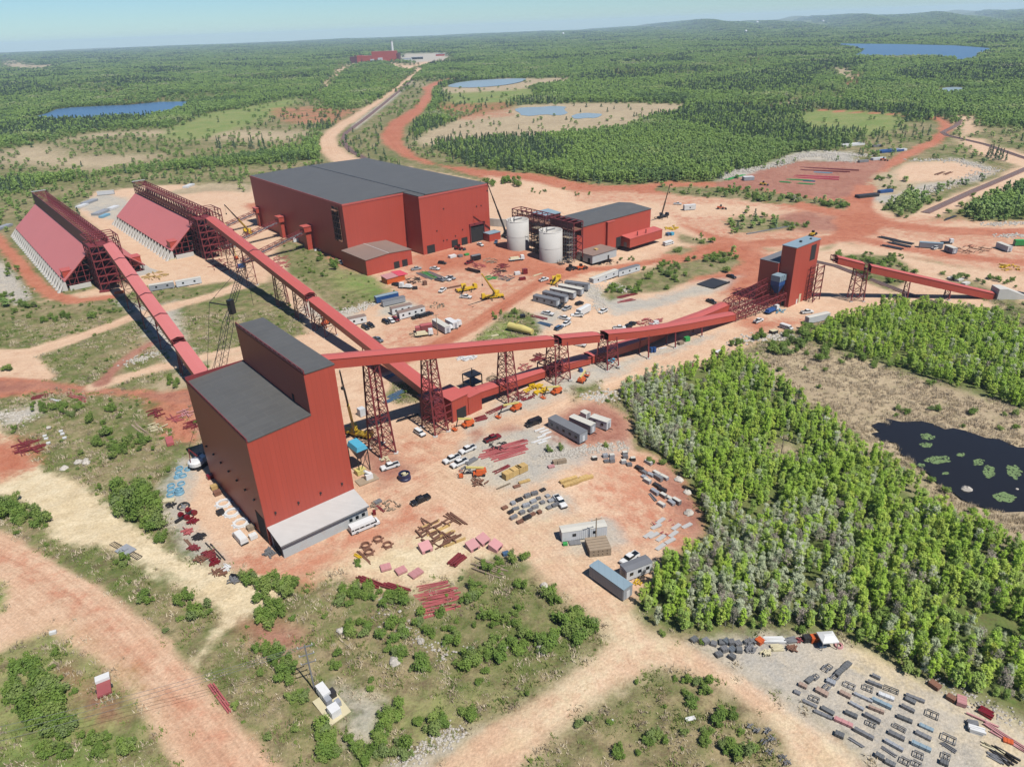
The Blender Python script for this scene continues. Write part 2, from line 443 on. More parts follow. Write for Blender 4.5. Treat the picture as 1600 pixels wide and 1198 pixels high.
zone(GRAVEL,[(730,690),(800,668),(840,668),(870,690),(920,705),(985,690),(990,702),(930,716),(880,728),(840,755),(780,770),(735,752),(715,730)],3,'gravel_yard')
zone(GRAVEL,[(785,790),(830,774),(880,778),(886,795),(850,806),(810,815)],3,'gravel_yard')
zone(GRAVEL,[(868,832),(950,820),(968,845),(945,868),(880,866)],3,'gravel_yard')
zone(REDD,[(930,712),(985,705),(1030,716),(1062,750),(1085,790),(1104,830),(1060,862),(1010,850),(960,800),(935,750)],8,None,'z',.6)
zone(MAROON,[(1010,716),(1040,722),(1066,752),(1090,795),(1104,830),(1070,845),(1060,800),(1030,750)],3,'storage_pad')
zone(REDD,[(440,905),(480,905),(530,880),(600,845),(680,810),(690,795),(640,795),(590,815),(560,822),(450,872),(400,850),(360,870),(385,898)],4,None,'z',
 .75)
zone(SAND,[(500,895),(545,868),(600,848),(680,830),(760,850),(740,872),(700,900),(640,918),(590,908),(545,902)],4)
zone(MAROON,[(560,705),(610,712),(640,735),(600,758),(572,742)],3)
zone(MAROON,[(90,612),(200,625),(290,630),(300,680),(260,660),(200,640),(120,628)],4)
# greens inside the site
zone(SCRUB,[(440,372),(490,388),(530,416),(570,430),(602,455),(592,472),(555,484),(530,487),(492,462),(452,425),(430,395)],2.5)
zone(MEADOW,[(520,425),(570,432),(600,455),(585,462),(540,450)],6)
zone(SCRUB,[(240,462),(300,450),(350,448),(350,466),(270,482),(235,485)],2)
zone(SCRUB,[(267,492),(292,474),(400,457),(425,480),(430,520),(385,545),(315,550),(292,533)],2.5)
zone(SCRUB,[(44,556),(88,540),(190,506),(238,515),(243,527),(187,550),(158,586),(117,583),(73,568)],2)
zone(SCRUB,[(738,535),(755,517),(790,488),(815,485),(832,492),(845,515),(838,527),(790,531)],1.5)
zone(MEADOW,[(745,532),(770,508),(800,500),(800,525)],2)
zone(SCRUB,[(935,460),(977,430),(1030,415),(1140,397),(1160,410),(1140,425),(1090,432),(1040,455),(990,458),(952,470)],2)
zone(SCRUB,[(1033,397),(1053,385),(1088,389),(1068,399)],2)
zone(SCRUB,[(1055,362),(1116,380),(1090,383),(1062,378)],2)
zone(SCRUB,[(1130,345),(1170,335),(1230,345),(1260,355),(1200,362),(1150,365)],4)
zone(SCRUB,[(1306,398),(1390,399),(1432,422),(1420,432),(1396,455),(1355,440),(1330,420)],2)
zone(SCRUB,[(1470,430),(1530,440),(1600,470),(1600,482),(1560,478),(1500,450)],3)
zone(SCRUB,[(620,600),(650,595),(665,622),(625,632),(605,618)],2)
zone(SCRUB,[(890,606),(930,596),(940,612),(900,625)],3)
zone(GRAVEL,[(240,480),(275,470),(290,540),(310,560),(330,600),(300,600),(260,560),(225,515),(215,490),(180,470)],3)
# tracks on the left
zone(TAN,[(-200,560),(0,545),(42,543),(120,522),(205,490),(263,474),(330,457),(371,440),(400,432),(402,446),(330,468),(263,486),(205,502),(122,535),(60,
 556),(90,588),(60,602),(0,596),(-200,600)],2,'dirt_road')
zone(REDD,[(-200,598),(0,590),(60,592),(100,600),(150,606),(220,612),(300,606),(310,640),(260,636),(190,618),(120,616),(60,612),(0,622),(-200,650)],2,'dirt_road')
zone(MAROON,[(-200,602),(0,596),(60,596),(100,603),(150,608),(220,614),(300,610),(308,634),(260,630),(190,614),(120,612),(60,609),(0,615),(-200,640)],2,
 None,'z',.75)
road(TAN,[(150,604),(187,592),(225,580),(263,571),(320,558),(380,545),(430,535)],8,2)
road(MAROON,[(160,598),(185,570),(215,548),(240,535)],6,2)
zone(MARSH,[(235,600),(300,580),(310,590),(290,605),(250,612)],2)
zone(GRAVEL,[(0,645),(60,630),(100,640),(60,662),(0,668)],4)
zone(SCRUB,[(80,612),(200,618),(245,632),(262,655),(300,690),(298,715),(280,735),(262,790),(250,830),(180,800),(110,745),(60,705),(10,668),(60,650)],3)
zone(REDD,[(230,632),(300,640),(306,690),(280,690),(250,660)],3)
zone(GRAVEL,[(255,760),(285,715),(300,740),(290,790),(330,860),(350,890),(310,880),(270,830),(255,800)],2.5,'gravel_yard')
# pale sand slope and its track
zone(SAND,[(-60,640),(0,662),(32,705),(72,735),(125,750),(162,785),(190,812),(240,840),(275,868),(330,885),(380,900),(440,908),(440,925),(395,960),(350,
 985),(310,1037),(296,1037),(335,985),(350,958),(280,920),(240,905),(150,855),(80,840),(60,800),(30,785),(-60,770)],1.2,'sand_slope')
zone(REDD,[(-60,680),(40,690),(60,705),(62,725),(30,742),(-60,760)],4)
zone(SCRUB,[(-60,775),(0,778),(40,790),(75,815),(85,845),(60,855),(20,838),(-60,825)],2)
zone(SCRUB,[(150,860),(215,885),(260,905),(340,958),(330,985),(292,1022),(250,985),(190,925)],2.5)
zone(MAROON,[(380,975),(425,975),(465,990),(470,1010),(400,1012)],3)
zone(GRAVEL,[(515,1074),(596,1098),(592,1147),(568,1172),(547,1158),(550,1116)],2.5)
zone(GRAVEL,[(600,1205),(680,1160),(740,1140),(760,1145),(660,1215)],2)
# roads at the bottom
zone(TAN,[(-120,790),(0,831),(35,847),(94,880),(153,911),(219,964),(297,1042),(356,1117),(434,1198),(500,1290),(320,1290),(281,1198),(219,1108),(150,1030),
 (80,985),(30,1000),(0,1018),(-120,1060)],1.6,'haul_road')
ZONES.append((REDD,np.array([(at(*p).x,at(*p).y)for p in[(-40,850),(60,895),(150,965),(230,1045),(300,1120),(390,1240)]]),2.0,6.0,'haul_road',.5))
zone(MEADOW,[(-60,1050),(80,995),(150,1040),(219,1118),(262,1230),(-60,1230)],6,None,'z',.45)
zone(MAROON,[(100,1045),(170,1080),(200,1120),(150,1130)],3,None,'z',.6)
zone(MAROON,[(770,668),(800,660),(812,668),(780,680)],2,None,'z',.7)
zone(MAROON,[(735,676),(752,668),(758,682),(742,690)],1.5,None,'z',.7)
zone(MEADOW,[(560,1110),(680,1090),(800,1080),(700,1140),(560,1180)],6,None,'z',.35)
zone(MEADOW,[(-40,905),(0,911),(14,927),(0,958),(-40,965)],1.5)
zone(MARSH,[(975,945),(1010,985),(1060,1000),(1094,1015),(1161,1051),(1222,1088),(1303,1142),(1400,1225),(1250,1225),(1212,1150),(1171,1105),(1117,1068),
 (1060,1044),(1010,1045),(960,1079),(760,1225),(640,1225),(745,1150),(855,1078),(945,1012),(958,990),(935,976)],2.5)
zone(TAN,[(948,958),(985,945),(1010,990),(1060,1004),(1094,1020),(1161,1056),(1222,1093),(1300,1148),(1380,1225),(1262,1225),(1222,1150),(1181,1107),(1117,
 1063),(1060,1040),(1010,1040),(950,1077),(765,1225),(660,1225),(750,1153),(860,1080),(948,1016),(964,990)],2,'dirt_road')
zone(SAND,[(948,958),(985,945),(1010,990),(1060,1004),(1161,1056),(1300,1148),(1380,1225),(1262,1225),(1181,1107),(1060,1040),(1010,1040),(950,1077),(765,
 1225),(660,1225),(860,1080),(948,1016)],4,None,'z',.4)
zone(SAND,[(700,740),(760,720),(1000,940),(950,985),(860,880)],8,None,'z',.25)
zone(GRAVEL,[(1085,1003),(1110,994),(1170,990),(1276,990),(1316,997),(1364,1017),(1397,1038),(1448,1065),(1516,1088),(1566,1108),(1700,1190),(1700,1260),
 (1390,1225),(1303,1148),(1222,1092),(1161,1056),(1110,1028)],2.5,'gravel_yard')
zone(SAND,[(1330,1000),(1390,1030),(1448,1062),(1520,1092),(1570,1115),(1640,1160),(1560,1125),(1480,1090),(1410,1062),(1340,1020)],4)
zone(SAND,[(1500,1120),(1560,1115),(1640,1170),(1640,1240),(1560,1240),(1520,1180)],6)
# woods
zone(FLOOR,[(965,612),(1010,592),(1090,577),(1130,558),(1175,565),(1210,600),(1280,650),(1330,690),(1400,740),(1480,790),(1640,890),(1700,1160),(1566,1104),
 (1516,1084),(1448,1060),(1400,1035),(1364,1012),(1316,990),(1240,980),(1100,992),(1010,975),(985,940),(1005,905),(1025,880),(1066,864),(1110,838),(1090,
 785),(1068,745),(1036,712),(996,700),(990,650)],2)
zone(TAN,[(950,890),(1000,862),(1030,862),(1032,892),(1000,925),(985,945)],1.5,'dirt_yard')
zone(MARSH,[(1180,705),(1235,690),(1260,712),(1225,720)],3)
zone(MARSH,[(1165,560),(1230,540),(1290,545),(1350,560),(1420,585),(1500,610),(1700,660),(1700,905),(1600,862),(1480,792),(1430,745),(1330,692),(1290,652),
 (1220,602)],5)
zone(MARSH,[(1440,770),(1520,800),(1640,850),(1640,880),(1540,830),(1450,790)],5)
zone(FLOOR,[(1265,532),(1310,500),(1400,478),(1470,482),(1530,496),(1700,540),(1700,665),(1600,640),(1480,600),(1400,575),(1330,552)],3)
zone(SCRUB,[(1028,290),(1110,292),(1180,301),(1250,314),(1240,321),(1170,314),(1060,305),(1025,298)],2)
zone(FLOOR,[(1388,325),(1420,308),(1450,312),(1420,330)],2)
zone(FLOOR,[(1510,330),(1600,292),(1800,250),(1800,310),(1600,345),(1520,345)],4)
XY_BBOX=[(z[1].min(0)-(z[2]or 0)-60,z[1].max(0)+(z[2]or 0)+60)for z in ZONES]
def poly_sd(P,V):
 """signed distance of points P (n,2) to polygon V, inside positive"""
 n=len(V);d2=np.full(len(P),1e18);ins=np.zeros(len(P),bool)
 x,y=P[:,0],P[:,1]
 for k in range(n):
  a,b=V[k],V[(k+1)%n];e=b-a
  w=P-a
  t=np.clip((w@e)/max(e@e,1e-9),0,1)
  q=w-t[:,None]*e
  d2=np.minimum(d2,(q*q).sum(1))
  if a[1]!=b[1]:
   c=((a[1]>y)!=(b[1]>y))&(x<(b[0]-a[0])*(y-a[1])/(b[1]-a[1])+a[0])
   ins^=c
 return np.where(ins,1,-1)*np.sqrt(d2)
def line_sd(P,V):
 d2=np.full(len(P),1e18);lat=np.zeros(len(P))
 for k in range(len(V)-1):
  a,b=V[k],V[k+1];e=b-a;w=P-a
  t=np.clip((w@e)/max(e@e,1e-9),0,1)
  q=w-t[:,None]*e;dd=(q*q).sum(1)
  s=(e[0]*w[:,1]-e[1]*w[:,0])/math.sqrt(e@e)
  m=dd<d2;d2=np.where(m,dd,d2);lat=np.where(m,s,lat)
 return np.sqrt(d2),lat
def cover(P):
 n=len(P);W=np.zeros((n,NT));W[:,FLOOR]=1.0
 ids=np.zeros(n,int);lat=np.zeros(n)
 r=np.hypot(P[:,0],P[:,1])
 for(t,V,hw,soft,nm,al),(lo,hi)in zip(ZONES,XY_BBOX):
  idx=np.nonzero((P[:,0]>lo[0])&(P[:,0]<hi[0])&(P[:,1]>lo[1])&(P[:,1]<hi[1]))[0]
  if not len(idx):continue
  p=P[idx]
  if hw is None:sd=poly_sd(p,V)
  else:
   d,la=line_sd(p,V);sd=hw-d
  s=np.maximum(soft,r[idx]*(.004+(.011*sm(600,1100,r[idx])if nm is None else 0)))
  m=sm(-1,1,sd/s)*al
  W[idx]*=(1-m)[:,None];W[idx,t]+=m
  inside=m>.5
  if al==1:ids[idx[inside]]=STRUCT.index(nm)if nm else 0
  if hw is not None:lat[idx[inside]]=la[inside]
 return W,ids,lat
STRUCT=['ground','dirt_yard','haul_road','dirt_road','gravel_yard','storage_pad','sand_slope']
TRACKS=[[(-40,850),(60,895),(150,965),(230,1045),(300,1120),(390,1240)],[(640,1240),(750,1145),(860,1075),(950,1010),(985,985),(960,930),(880,850),(780,
 770),(700,720),(640,690)],[(985,985),(1060,1020),(1160,1075),(1240,1130),(1340,1225)],[(1000,575),(920,605),(860,635),(780,668),(720,700),(640,740)],[(600,
 575),(680,540),(740,508),(790,475),(840,444),(915,420),(990,414),(1060,402),(1140,374),(1240,365),(1330,345),(1420,360),(1600,370)],[(-60,600),(60,602),
 (150,606),(220,615),(300,625)],[(-60,560),(41,550),(120,528),(205,496),(263,480),(330,462),(400,440)],[(520,380),(575,440),(640,480),(700,500)],[(660,
 140),(640,172),(612,205),(640,240),(760,272),(930,297),(1030,296),(1130,290),(1330,310)],[(650,110),(600,152),(540,192),(512,215),(520,240),(560,258)]]
TRK=[np.array([(at(*p).x,at(*p).y)for p in L])for L in TRACKS]
def ground_mesh():
 tn=np.concatenate([np.linspace(-3.2,-1.36,60),np.linspace(-1.35,1.35,900),np.linspace(1.36,3.2,60)])
 dep=np.concatenate([np.linspace(math.tan(rad(52)),-math.tan(PITCH-rad(0.41)),760)])
 ang=PITCH+np.arctan(dep)
 rr=CAM_H/np.tan(ang)
 rr=np.concatenate([[18.0],rr])
 az=np.arctan(tn)
 Rr,Az=np.meshgrid(rr,az,indexing='ij')
 X=Rr*np.tan(Az);Y=Rr
 P=np.stack([X.ravel(),Y.ravel()],1)
 W,ids,lat=cover(P)
 dist=np.full(len(P),99.0)
 for T in TRK:
  lo,hi=T.min(0)-20,T.max(0)+20
  idx=np.nonzero((P>lo).all(1)&(P<hi).all(1))[0]
  d,la=line_sd(P[idx],T)
  m=d<np.abs(dist[idx]);dist[idx]=np.where(m,la,dist[idx])
 z=terrain(P[:,0],P[:,1])
 r=np.hypot(P[:,0],P[:,1])
 rough=(W[:,SCRUB]+W[:,FLOOR]*.8+W[:,SAND]*.6+W[:,MEADOW]*.5)
 bump=0.34*(np.sin(P[:,0]*.31+1.7*np.sin(P[:,1]*.17))*np.sin(P[:,1]*.27+1.3*np.sin(P[:,0]*.21)))+.16*np.sin(P[:,0]*.9+2*np.sin(P[:,1]*.5))*np.sin(P[:,1]*.83)
 z=z+bump*rough*sm(60,90,r)*(1-sm(500,800,r))
 nr,nc=X.shape
 co=np.stack([P[:,0],P[:,1],z],1)
 i=np.arange(nr-1)[:,None]*nc+np.arange(nc-1)[None]
 F=np.stack([i,i+1,i+1+nc,i+nc],-1).reshape(-1,4)
 fid=ids[F[:,0]]
 m,nt,N,L=new_mat('ground_cover')
 ground_material(nt,N,L)
 for k,nm in enumerate(STRUCT):
  fk=F[fid==k]
  if not len(fk):continue
  used,inv=np.unique(fk.ravel(),return_inverse=True)
  me=bpy.data.meshes.new(nm)
  me.vertices.add(len(used));me.vertices.foreach_set('co',co[used].ravel())
  me.loops.add(len(inv));me.loops.foreach_set('vertex_index',inv.astype(np.int32))
  me.polygons.add(len(fk));me.polygons.foreach_set('loop_start',np.arange(len(fk),dtype=np.int32)*4)
  me.update(calc_edges=True)
  for an,cs in(('wA',(0,1,2)),('wB',(3,4,5)),('wC',(6,7,8))):
   a=me.attributes.new(an,'FLOAT_VECTOR','POINT')
   a.data.foreach_set('vector',W[used][:,cs].ravel().astype(np.float32))
  a=me.attributes.new('track','FLOAT','POINT');a.data.foreach_set('value',dist[used].astype(np.float32))
  me.polygons.foreach_set('use_smooth',np.ones(len(fk),dtype=bool))
  me.materials.append(m)
  o=bpy.data.objects.new(nm,me);C.objects.link(o);o['kind']='structure'
GCOL={SCRUB:((110,122,66),(170,154,118),(118,100,78)),FLOOR:((104,122,62),(126,130,80),(112,104,72)),MEADOW:((126,150,78),(158,162,102),(140,136,92)),SAND:((240,
 222,188),(228,206,168),(206,186,148)),GRAVEL:((194,188,178),(210,198,180),(168,164,158)),TAN:((237,204,174),(229,191,160),(214,174,144)),REDD:((197,122,
 94),(208,140,112),(176,100,76)),MAROON:((176,120,102),(190,140,120),(150,96,82)),MARSH:((206,186,154),(186,166,138),(164,152,116))}
def ground_material(nt,N,L):
 b=N['Principled BSDF'];b.inputs['Roughness'].default_value=.95;b.inputs['Specular IOR Level'].default_value=.15
 geo=N.new('ShaderNodeNewGeometry');geo.name='geo'
 big=noise(nt,.035,7,None,.64,1)
 mid=noise(nt,.22,6,None,.66,1)
 fine=noise(nt,1.5,4,None,.7,1)
 def sep(s):
  n=N.new('ShaderNodeSeparateXYZ');L.new(s,n.inputs[0]);return n.outputs
 B,M,Fi=sep(big),sep(mid),sep(fine)
 terms=[]
 tot=None
 for gi,an in enumerate(('wA','wB','wC')):
  at_=N.new('ShaderNodeAttribute');at_.attribute_name=an
  S=sep(at_.outputs['Vector'])
  for k in range(3):
   t=gi*3+k
   nz=math_node(nt,'ADD',math_node(nt,'MULTIPLY',M[(k+gi)%3],.75),math_node(nt,'MULTIPLY',B[(k+2*gi)%3],.75))
   nz=math_node(nt,'POWER',math_node(nt,'MULTIPLY_ADD',nz,2.2,-.6),5.0)
   wgt=math_node(nt,'MULTIPLY',S[k],math_node(nt,'MAXIMUM',nz,.001))
   terms.append((t,wgt));tot=wgt if tot is None else math_node(nt,'ADD',tot,wgt)
 def ramp(v,lo,hi):
  n=N.new('ShaderNodeMapRange');n.inputs[1].default_value=lo;n.inputs[2].default_value=hi;L.new(v,n.inputs[0]);return n.outputs[0]
 p1=ramp(math_node(nt,'ADD',math_node(nt,'MULTIPLY',B[1],.5),math_node(nt,'MULTIPLY',M[2],.5)),.42,.58)
 p2=ramp(math_node(nt,'ADD',math_node(nt,'MULTIPLY',M[0],.6),math_node(nt,'MULTIPLY',Fi[1],.4)),.50,.66)
 col=None
 for t,wgt in terms:
  a,b2,c2=(lin(q,ALB)for q in GCOL[t])
  ct=mix_col(nt,p2,mix_col(nt,p1,a,b2),c2)
  if col is None:
   v=N.new('ShaderNodeVectorMath');v.operation='SCALE';L.new(ct,v.inputs[0]);L.new(wgt,v.inputs[3]);col=v.outputs[0]
  else:
   v=N.new('ShaderNodeVectorMath');v.operation='SCALE';L.new(ct,v.inputs[0]);L.new(wgt,v.inputs[3])
   s=N.new('ShaderNodeVectorMath');s.operation='ADD';L.new(col,s.inputs[0]);L.new(v.outputs[0],s.inputs[1]);col=s.outputs[0]
 d=N.new('ShaderNodeVectorMath');d.operation='SCALE';L.new(col,d.inputs[0]);L.new(math_node(nt,'DIVIDE',1.0,tot),d.inputs[3])
 col=d.outputs[0]
 tk=N.new('ShaderNodeAttribute');tk.attribute_name='track'
 n1=N.new('ShaderNodeTexNoise');n1 .noise_dimensions='2D';n1 .inputs['Scale'].default_value=1.0;n1 .inputs['Detail'].default_value=3
 cmb=N.new('ShaderNodeCombineXYZ');L.new(math_node(nt,'MULTIPLY',tk.outputs['Fac'],1.7),cmb.inputs[0])
 L.new(math_node(nt,'MULTIPLY',B[0],3.0),cmb.inputs[1]);L.new(cmb.outputs[0],n1 .inputs['Vector'])
 st=ramp(n1 .outputs[0],.35,.65)
 near=math_node(nt,'LESS_THAN',math_node(nt,'ABSOLUTE',tk.outputs['Fac']),13.0)
 wb=N.new('ShaderNodeAttribute');wb.attribute_name='wB';wc=N.new('ShaderNodeAttribute');wc.attribute_name='wC'
 bare=math_node(nt,'MINIMUM',math_node(nt,'ADD',sep(wb.outputs['Vector'])[2],sep(wc.outputs['Vector'])[0]),1.0)
 fac=math_node(nt,'MULTIPLY',math_node(nt,'MULTIPLY',near,bare),.30)
 streak=mix_col(nt,st,(0.70,0.62,0.56,1),(1.12,1.10,1.08,1))
 col=mix_col(nt,fac,col,mix_col(nt,1.0,col,streak,'MULTIPLY'))
 gr=ramp(Fi[0],.25,.75)
 col=mix_col(nt,.55,col,mix_col(nt,1.0,col,mix_col(nt,gr,(0.5,0.5,0.47,1),(1.38,1.38,1.36,1)),'MULTIPLY'))
 L.new(col,b.inputs['Base Color'])
 bp=N.new('ShaderNodeBump');bp.inputs['Strength'].default_value=.45;bp.inputs['Distance'].default_value=.5
 L.new(math_node(nt,'ADD',Fi[2],math_node(nt,'MULTIPLY',M[1],1.5)),bp.inputs['Height'])
 L.new(bp.outputs[0],b.inputs['Normal'])
ground_mesh()
# ------------------------------------------------------------------ water
def water_mat(name,col,rough,k=.5,spec=.5):
 m,nt,N,L=new_mat(name)
 b=N['Principled BSDF'];b.inputs['Base Color'].default_value=lin(col,k);b.inputs['Roughness'].default_value=rough
 b.inputs['IOR'].default_value=1.33;b.inputs['Specular IOR Level'].default_value=spec
 bp=N.new('ShaderNodeBump');bp.inputs['Strength'].default_value=.12;bp.inputs['Distance'].default_value=.2
 L.new(noise(nt,.8,3),bp.inputs['Height']);L.new(bp.outputs[0],b.inputs['Normal'])
 return m
LAKE=water_mat('lake_water',(86,122,160),.3,.42,.25)
POND2=water_mat('shallow_water',(150,168,178),.35,.5,.2)
PONDW=water_mat('pond_water',(40,38,40),.05,.4)
def smooth_ring(P,n=3):
 P=[Vector(p)for p in P]
 for _ in range(n):
  Qq=[]
  for i in range(len(P)):
   a,b=P[i],P[(i+1)%len(P)]
   Qq+=[a*.75+b*.25,a*.25+b*.75]
  P=Qq
 return P
def water(name,pts,mat,dz,n=2,jag=0.0):
 P=[at(*p)for p in pts];my=sum(p[1]for p in pts)/len(pts)
 if mat is not PONDW:P=[p*((.94 if mat is LAKE else.975)if q[1]>my else 1.0)for p,q in zip(P,pts)]
 for p in P:p.z=float(terrain(p.x,p.y))
 z=(max if mat is not PONDW else min)(p.z for p in P)+dz
 P=smooth_ring([(p.x,p.y,0)for p in P],n)
 rr=random.Random(3);L0=[p.copy()for p in P]
 for p in P:p.x+=rr.uniform(-jag,jag);p.y+=rr.uniform(-jag,jag);p.z=z
 b=MB();b.face(P);o=b.build(name,mat);o['kind']='structure'
 me=o.data
 if me.polygons[0].normal.z<0:me.flip_normals()
 return o
water('lake',[(40,181),(65,174),(100,169),(165,166),(210,164),(260,159),(300,160),(280,170),(240,177),(150,180),(80,182)],LAKE,.6,1,9)
water('lake',[(1305,71),(1360,72),(1430,72),(1500,76),(1555,80),(1520,85),(1503,94),(1480,88),(1420,87),(1370,88),(1330,84),(1350,79)],LAKE,2.5,1,20)
water('pond',[(690,134),(725,128),(790,125),(830,124),(800,131),(740,136)],POND2,.5,2,1)
water('pond',[(803,172),(815,168),(840,168),(862,166),(886,167),(880,172),(888,175),(868,178),(850,176),(828,179),(812,176)],POND2,.3,1,3)
water('pond',[(890,180),(905,177),(925,177),(942,179),(930,182),(915,181),(902,183)],POND2,.3,1,2)
water('pond',[(1467,138),(1500,136),(1510,140),(1490,146),(1468,145)],POND2,.5,2,1)
water('marsh_pond',[(1362,668),(1380,660),(1400,657),(1440,660),(1480,672),(1520,678),(1570,692),(1640,705),(1660,790),(1600,802),(1560,800),(1530,792),
 (1500,780),(1475,768),(1455,752),(1430,733),(1412,712),(1395,695),(1370,685)],PONDW,.42,1,2.0)
PZ=bpy.data.objects['marsh_pond'].data.vertices[0].co.z
PAD=paint('lily_pad_green',(128,152,92),.5,0,.3,.8)
rr=random.Random(5)
for i,(x,y,w,h,lb)in enumerate([(650,262,75,34,'uppermost broad raft of lily pads on the dark pond'),(638,340,60,28,'raft of lily pads just above the largest raft on the dark pond'),
 (750,478,120,46,'largest raft of lily pads, in the left half of the dark pond'),(968,432,45,20,'small lone raft of lily pads in the middle of the dark pond'),
 (1130,500,62,34,'raft of lily pads left of the long chain of rafts on the pond'),(1225,590,70,60,'thick raft of lily pads at the chain, left end, on the pond'),
 (1460,590,80,70,'raft of lily pads at the right end of the chain on the pond'),(1370,830,110,55,'lowest raft of lily pads, near the near bank of the pond'),
 (590,530,34,22,'little raft of lily pads by the left bank of the pond'),(820,605,30,18,'tiny raft of lily pads near the lower bank of the pond')]):
 b=MB()
 for k in range(int(w*h/22)):
  a=rr.uniform(0,2*math.pi);q=math.sqrt(rr.random())
  q*=.86+.13*math.sin(a*2+i)+.10*math.cos(a*5+2*i)
  if rr.random()<.25*q:continue
  p=G('pd',x+w*q*math.cos(a),y+h*q*math.sin(a))
  rd=rr.uniform(.16,.34)
  zz=PZ+.03+rr.uniform(0,.02)
  b.v+=[(p.x+rd*math.cos(t*math.pi/3+k),p.y+rd*math.sin(t*math.pi/3+k),zz)for t in range(6)]
  b.f.append(tuple(range(len(b.v)-6,len(b.v))));b.m.append(0)
 o=b.build('lily_pads',PAD);tag(o,lb,'lily pads','lily pads on the dark pond')
# ------------------------------------------------------------------ air
def haze():
 b=MB();b.box(-27000,27000,-300,17500,-30,190)
 m=bpy.data.materials.new('haze_air');m.use_nodes=True;nt=m.node_tree
 nt.nodes.remove(nt.nodes['Principled BSDF'])
 v=nt.nodes.new('ShaderNodeVolumePrincipled')
 v.inputs['Color'].default_value=(.62,.82,1.0,1);v.inputs['Density'].default_value=HAZE_D
 v.inputs['Anisotropy'].default_value=.1
 nt.links.new(v.outputs[0],nt.nodes['Material Output'].inputs['Volume'])
 o=b.build('haze',m);o['kind']='stuff'
HAZE_D=5.5e-5
# ------------------------------------------------------------------ large structures
def sthing(name,label,cat,u,v,z=None,group=None):
 p=site(u,v);p.z=float(terrain(p.x,p.y))if z is None else z
 return thing(name,label,cat,p,SITE_ROT,group)
def lattice(mb,A,B,Ct,D,n,t,m=0,chords=True):
 """plane lattice between bottom edge A-B and top edge D-Ct, n panels, X braces"""
 A,B,Ct,D=map(Vector,(A,B,Ct,D))
 for k in range(n):
  a,b=A.lerp(B,k/n),A.lerp(B,(k+1)/n)
  d,c=D.lerp(Ct,k/n),D.lerp(Ct,(k+1)/n)
  mb.bar(a,c if k%2==0 else c,t*.7,m=m)
  mb.bar(b,d,t*.7,m=m)
  mb.bar(a,d,t,m=m)
 mb.bar(B,Ct,t,m=m)
 if chords:mb.bar(A,B,t*1.2,m=m);mb.bar(D,Ct,t*1.2,m=m)
def window(parent,name,x,y,z,w,h,face,mat=GLASS,frame=WHITE):
 """window or door leaf on a wall; face: 0 -y, 1 +x, 2 +y, 3 -x"""
 b=MB()
 if face in(0,2):
  s=-1 if face==0 else 1
  b.box(x-w/2,x+w/2,min(y,y+s*.07),max(y,y+s*.07),z,z+h)
 else:
  s=1 if face==1 else-1
  b.box(min(x,x+s*.07),max(x,x+s*.07),y-w/2,y+w/2,z,z+h)
 return b.build(name,mat,parent)
def parapet(parent,x,y0,y1,z,name='railing',h=1.1):
 b=MB();n=int((y1-y0)/3.0)
 for k in range(n+1):
  y=y0+(y1-y0)*k/n
  b.bar((x,y,z),(x,y,z+h),.16)
  if k<n:
   b.bar((x,y,z+h*.15),(x,y+(y1-y0)/n,z+h),.09)
 b.bar((x,y0,z+h),(x,y1,z+h),.2);b.bar((x,y0,z+.3),(x,y1,z+.3),.3,.5)
 return b.build(name,REDS,parent)
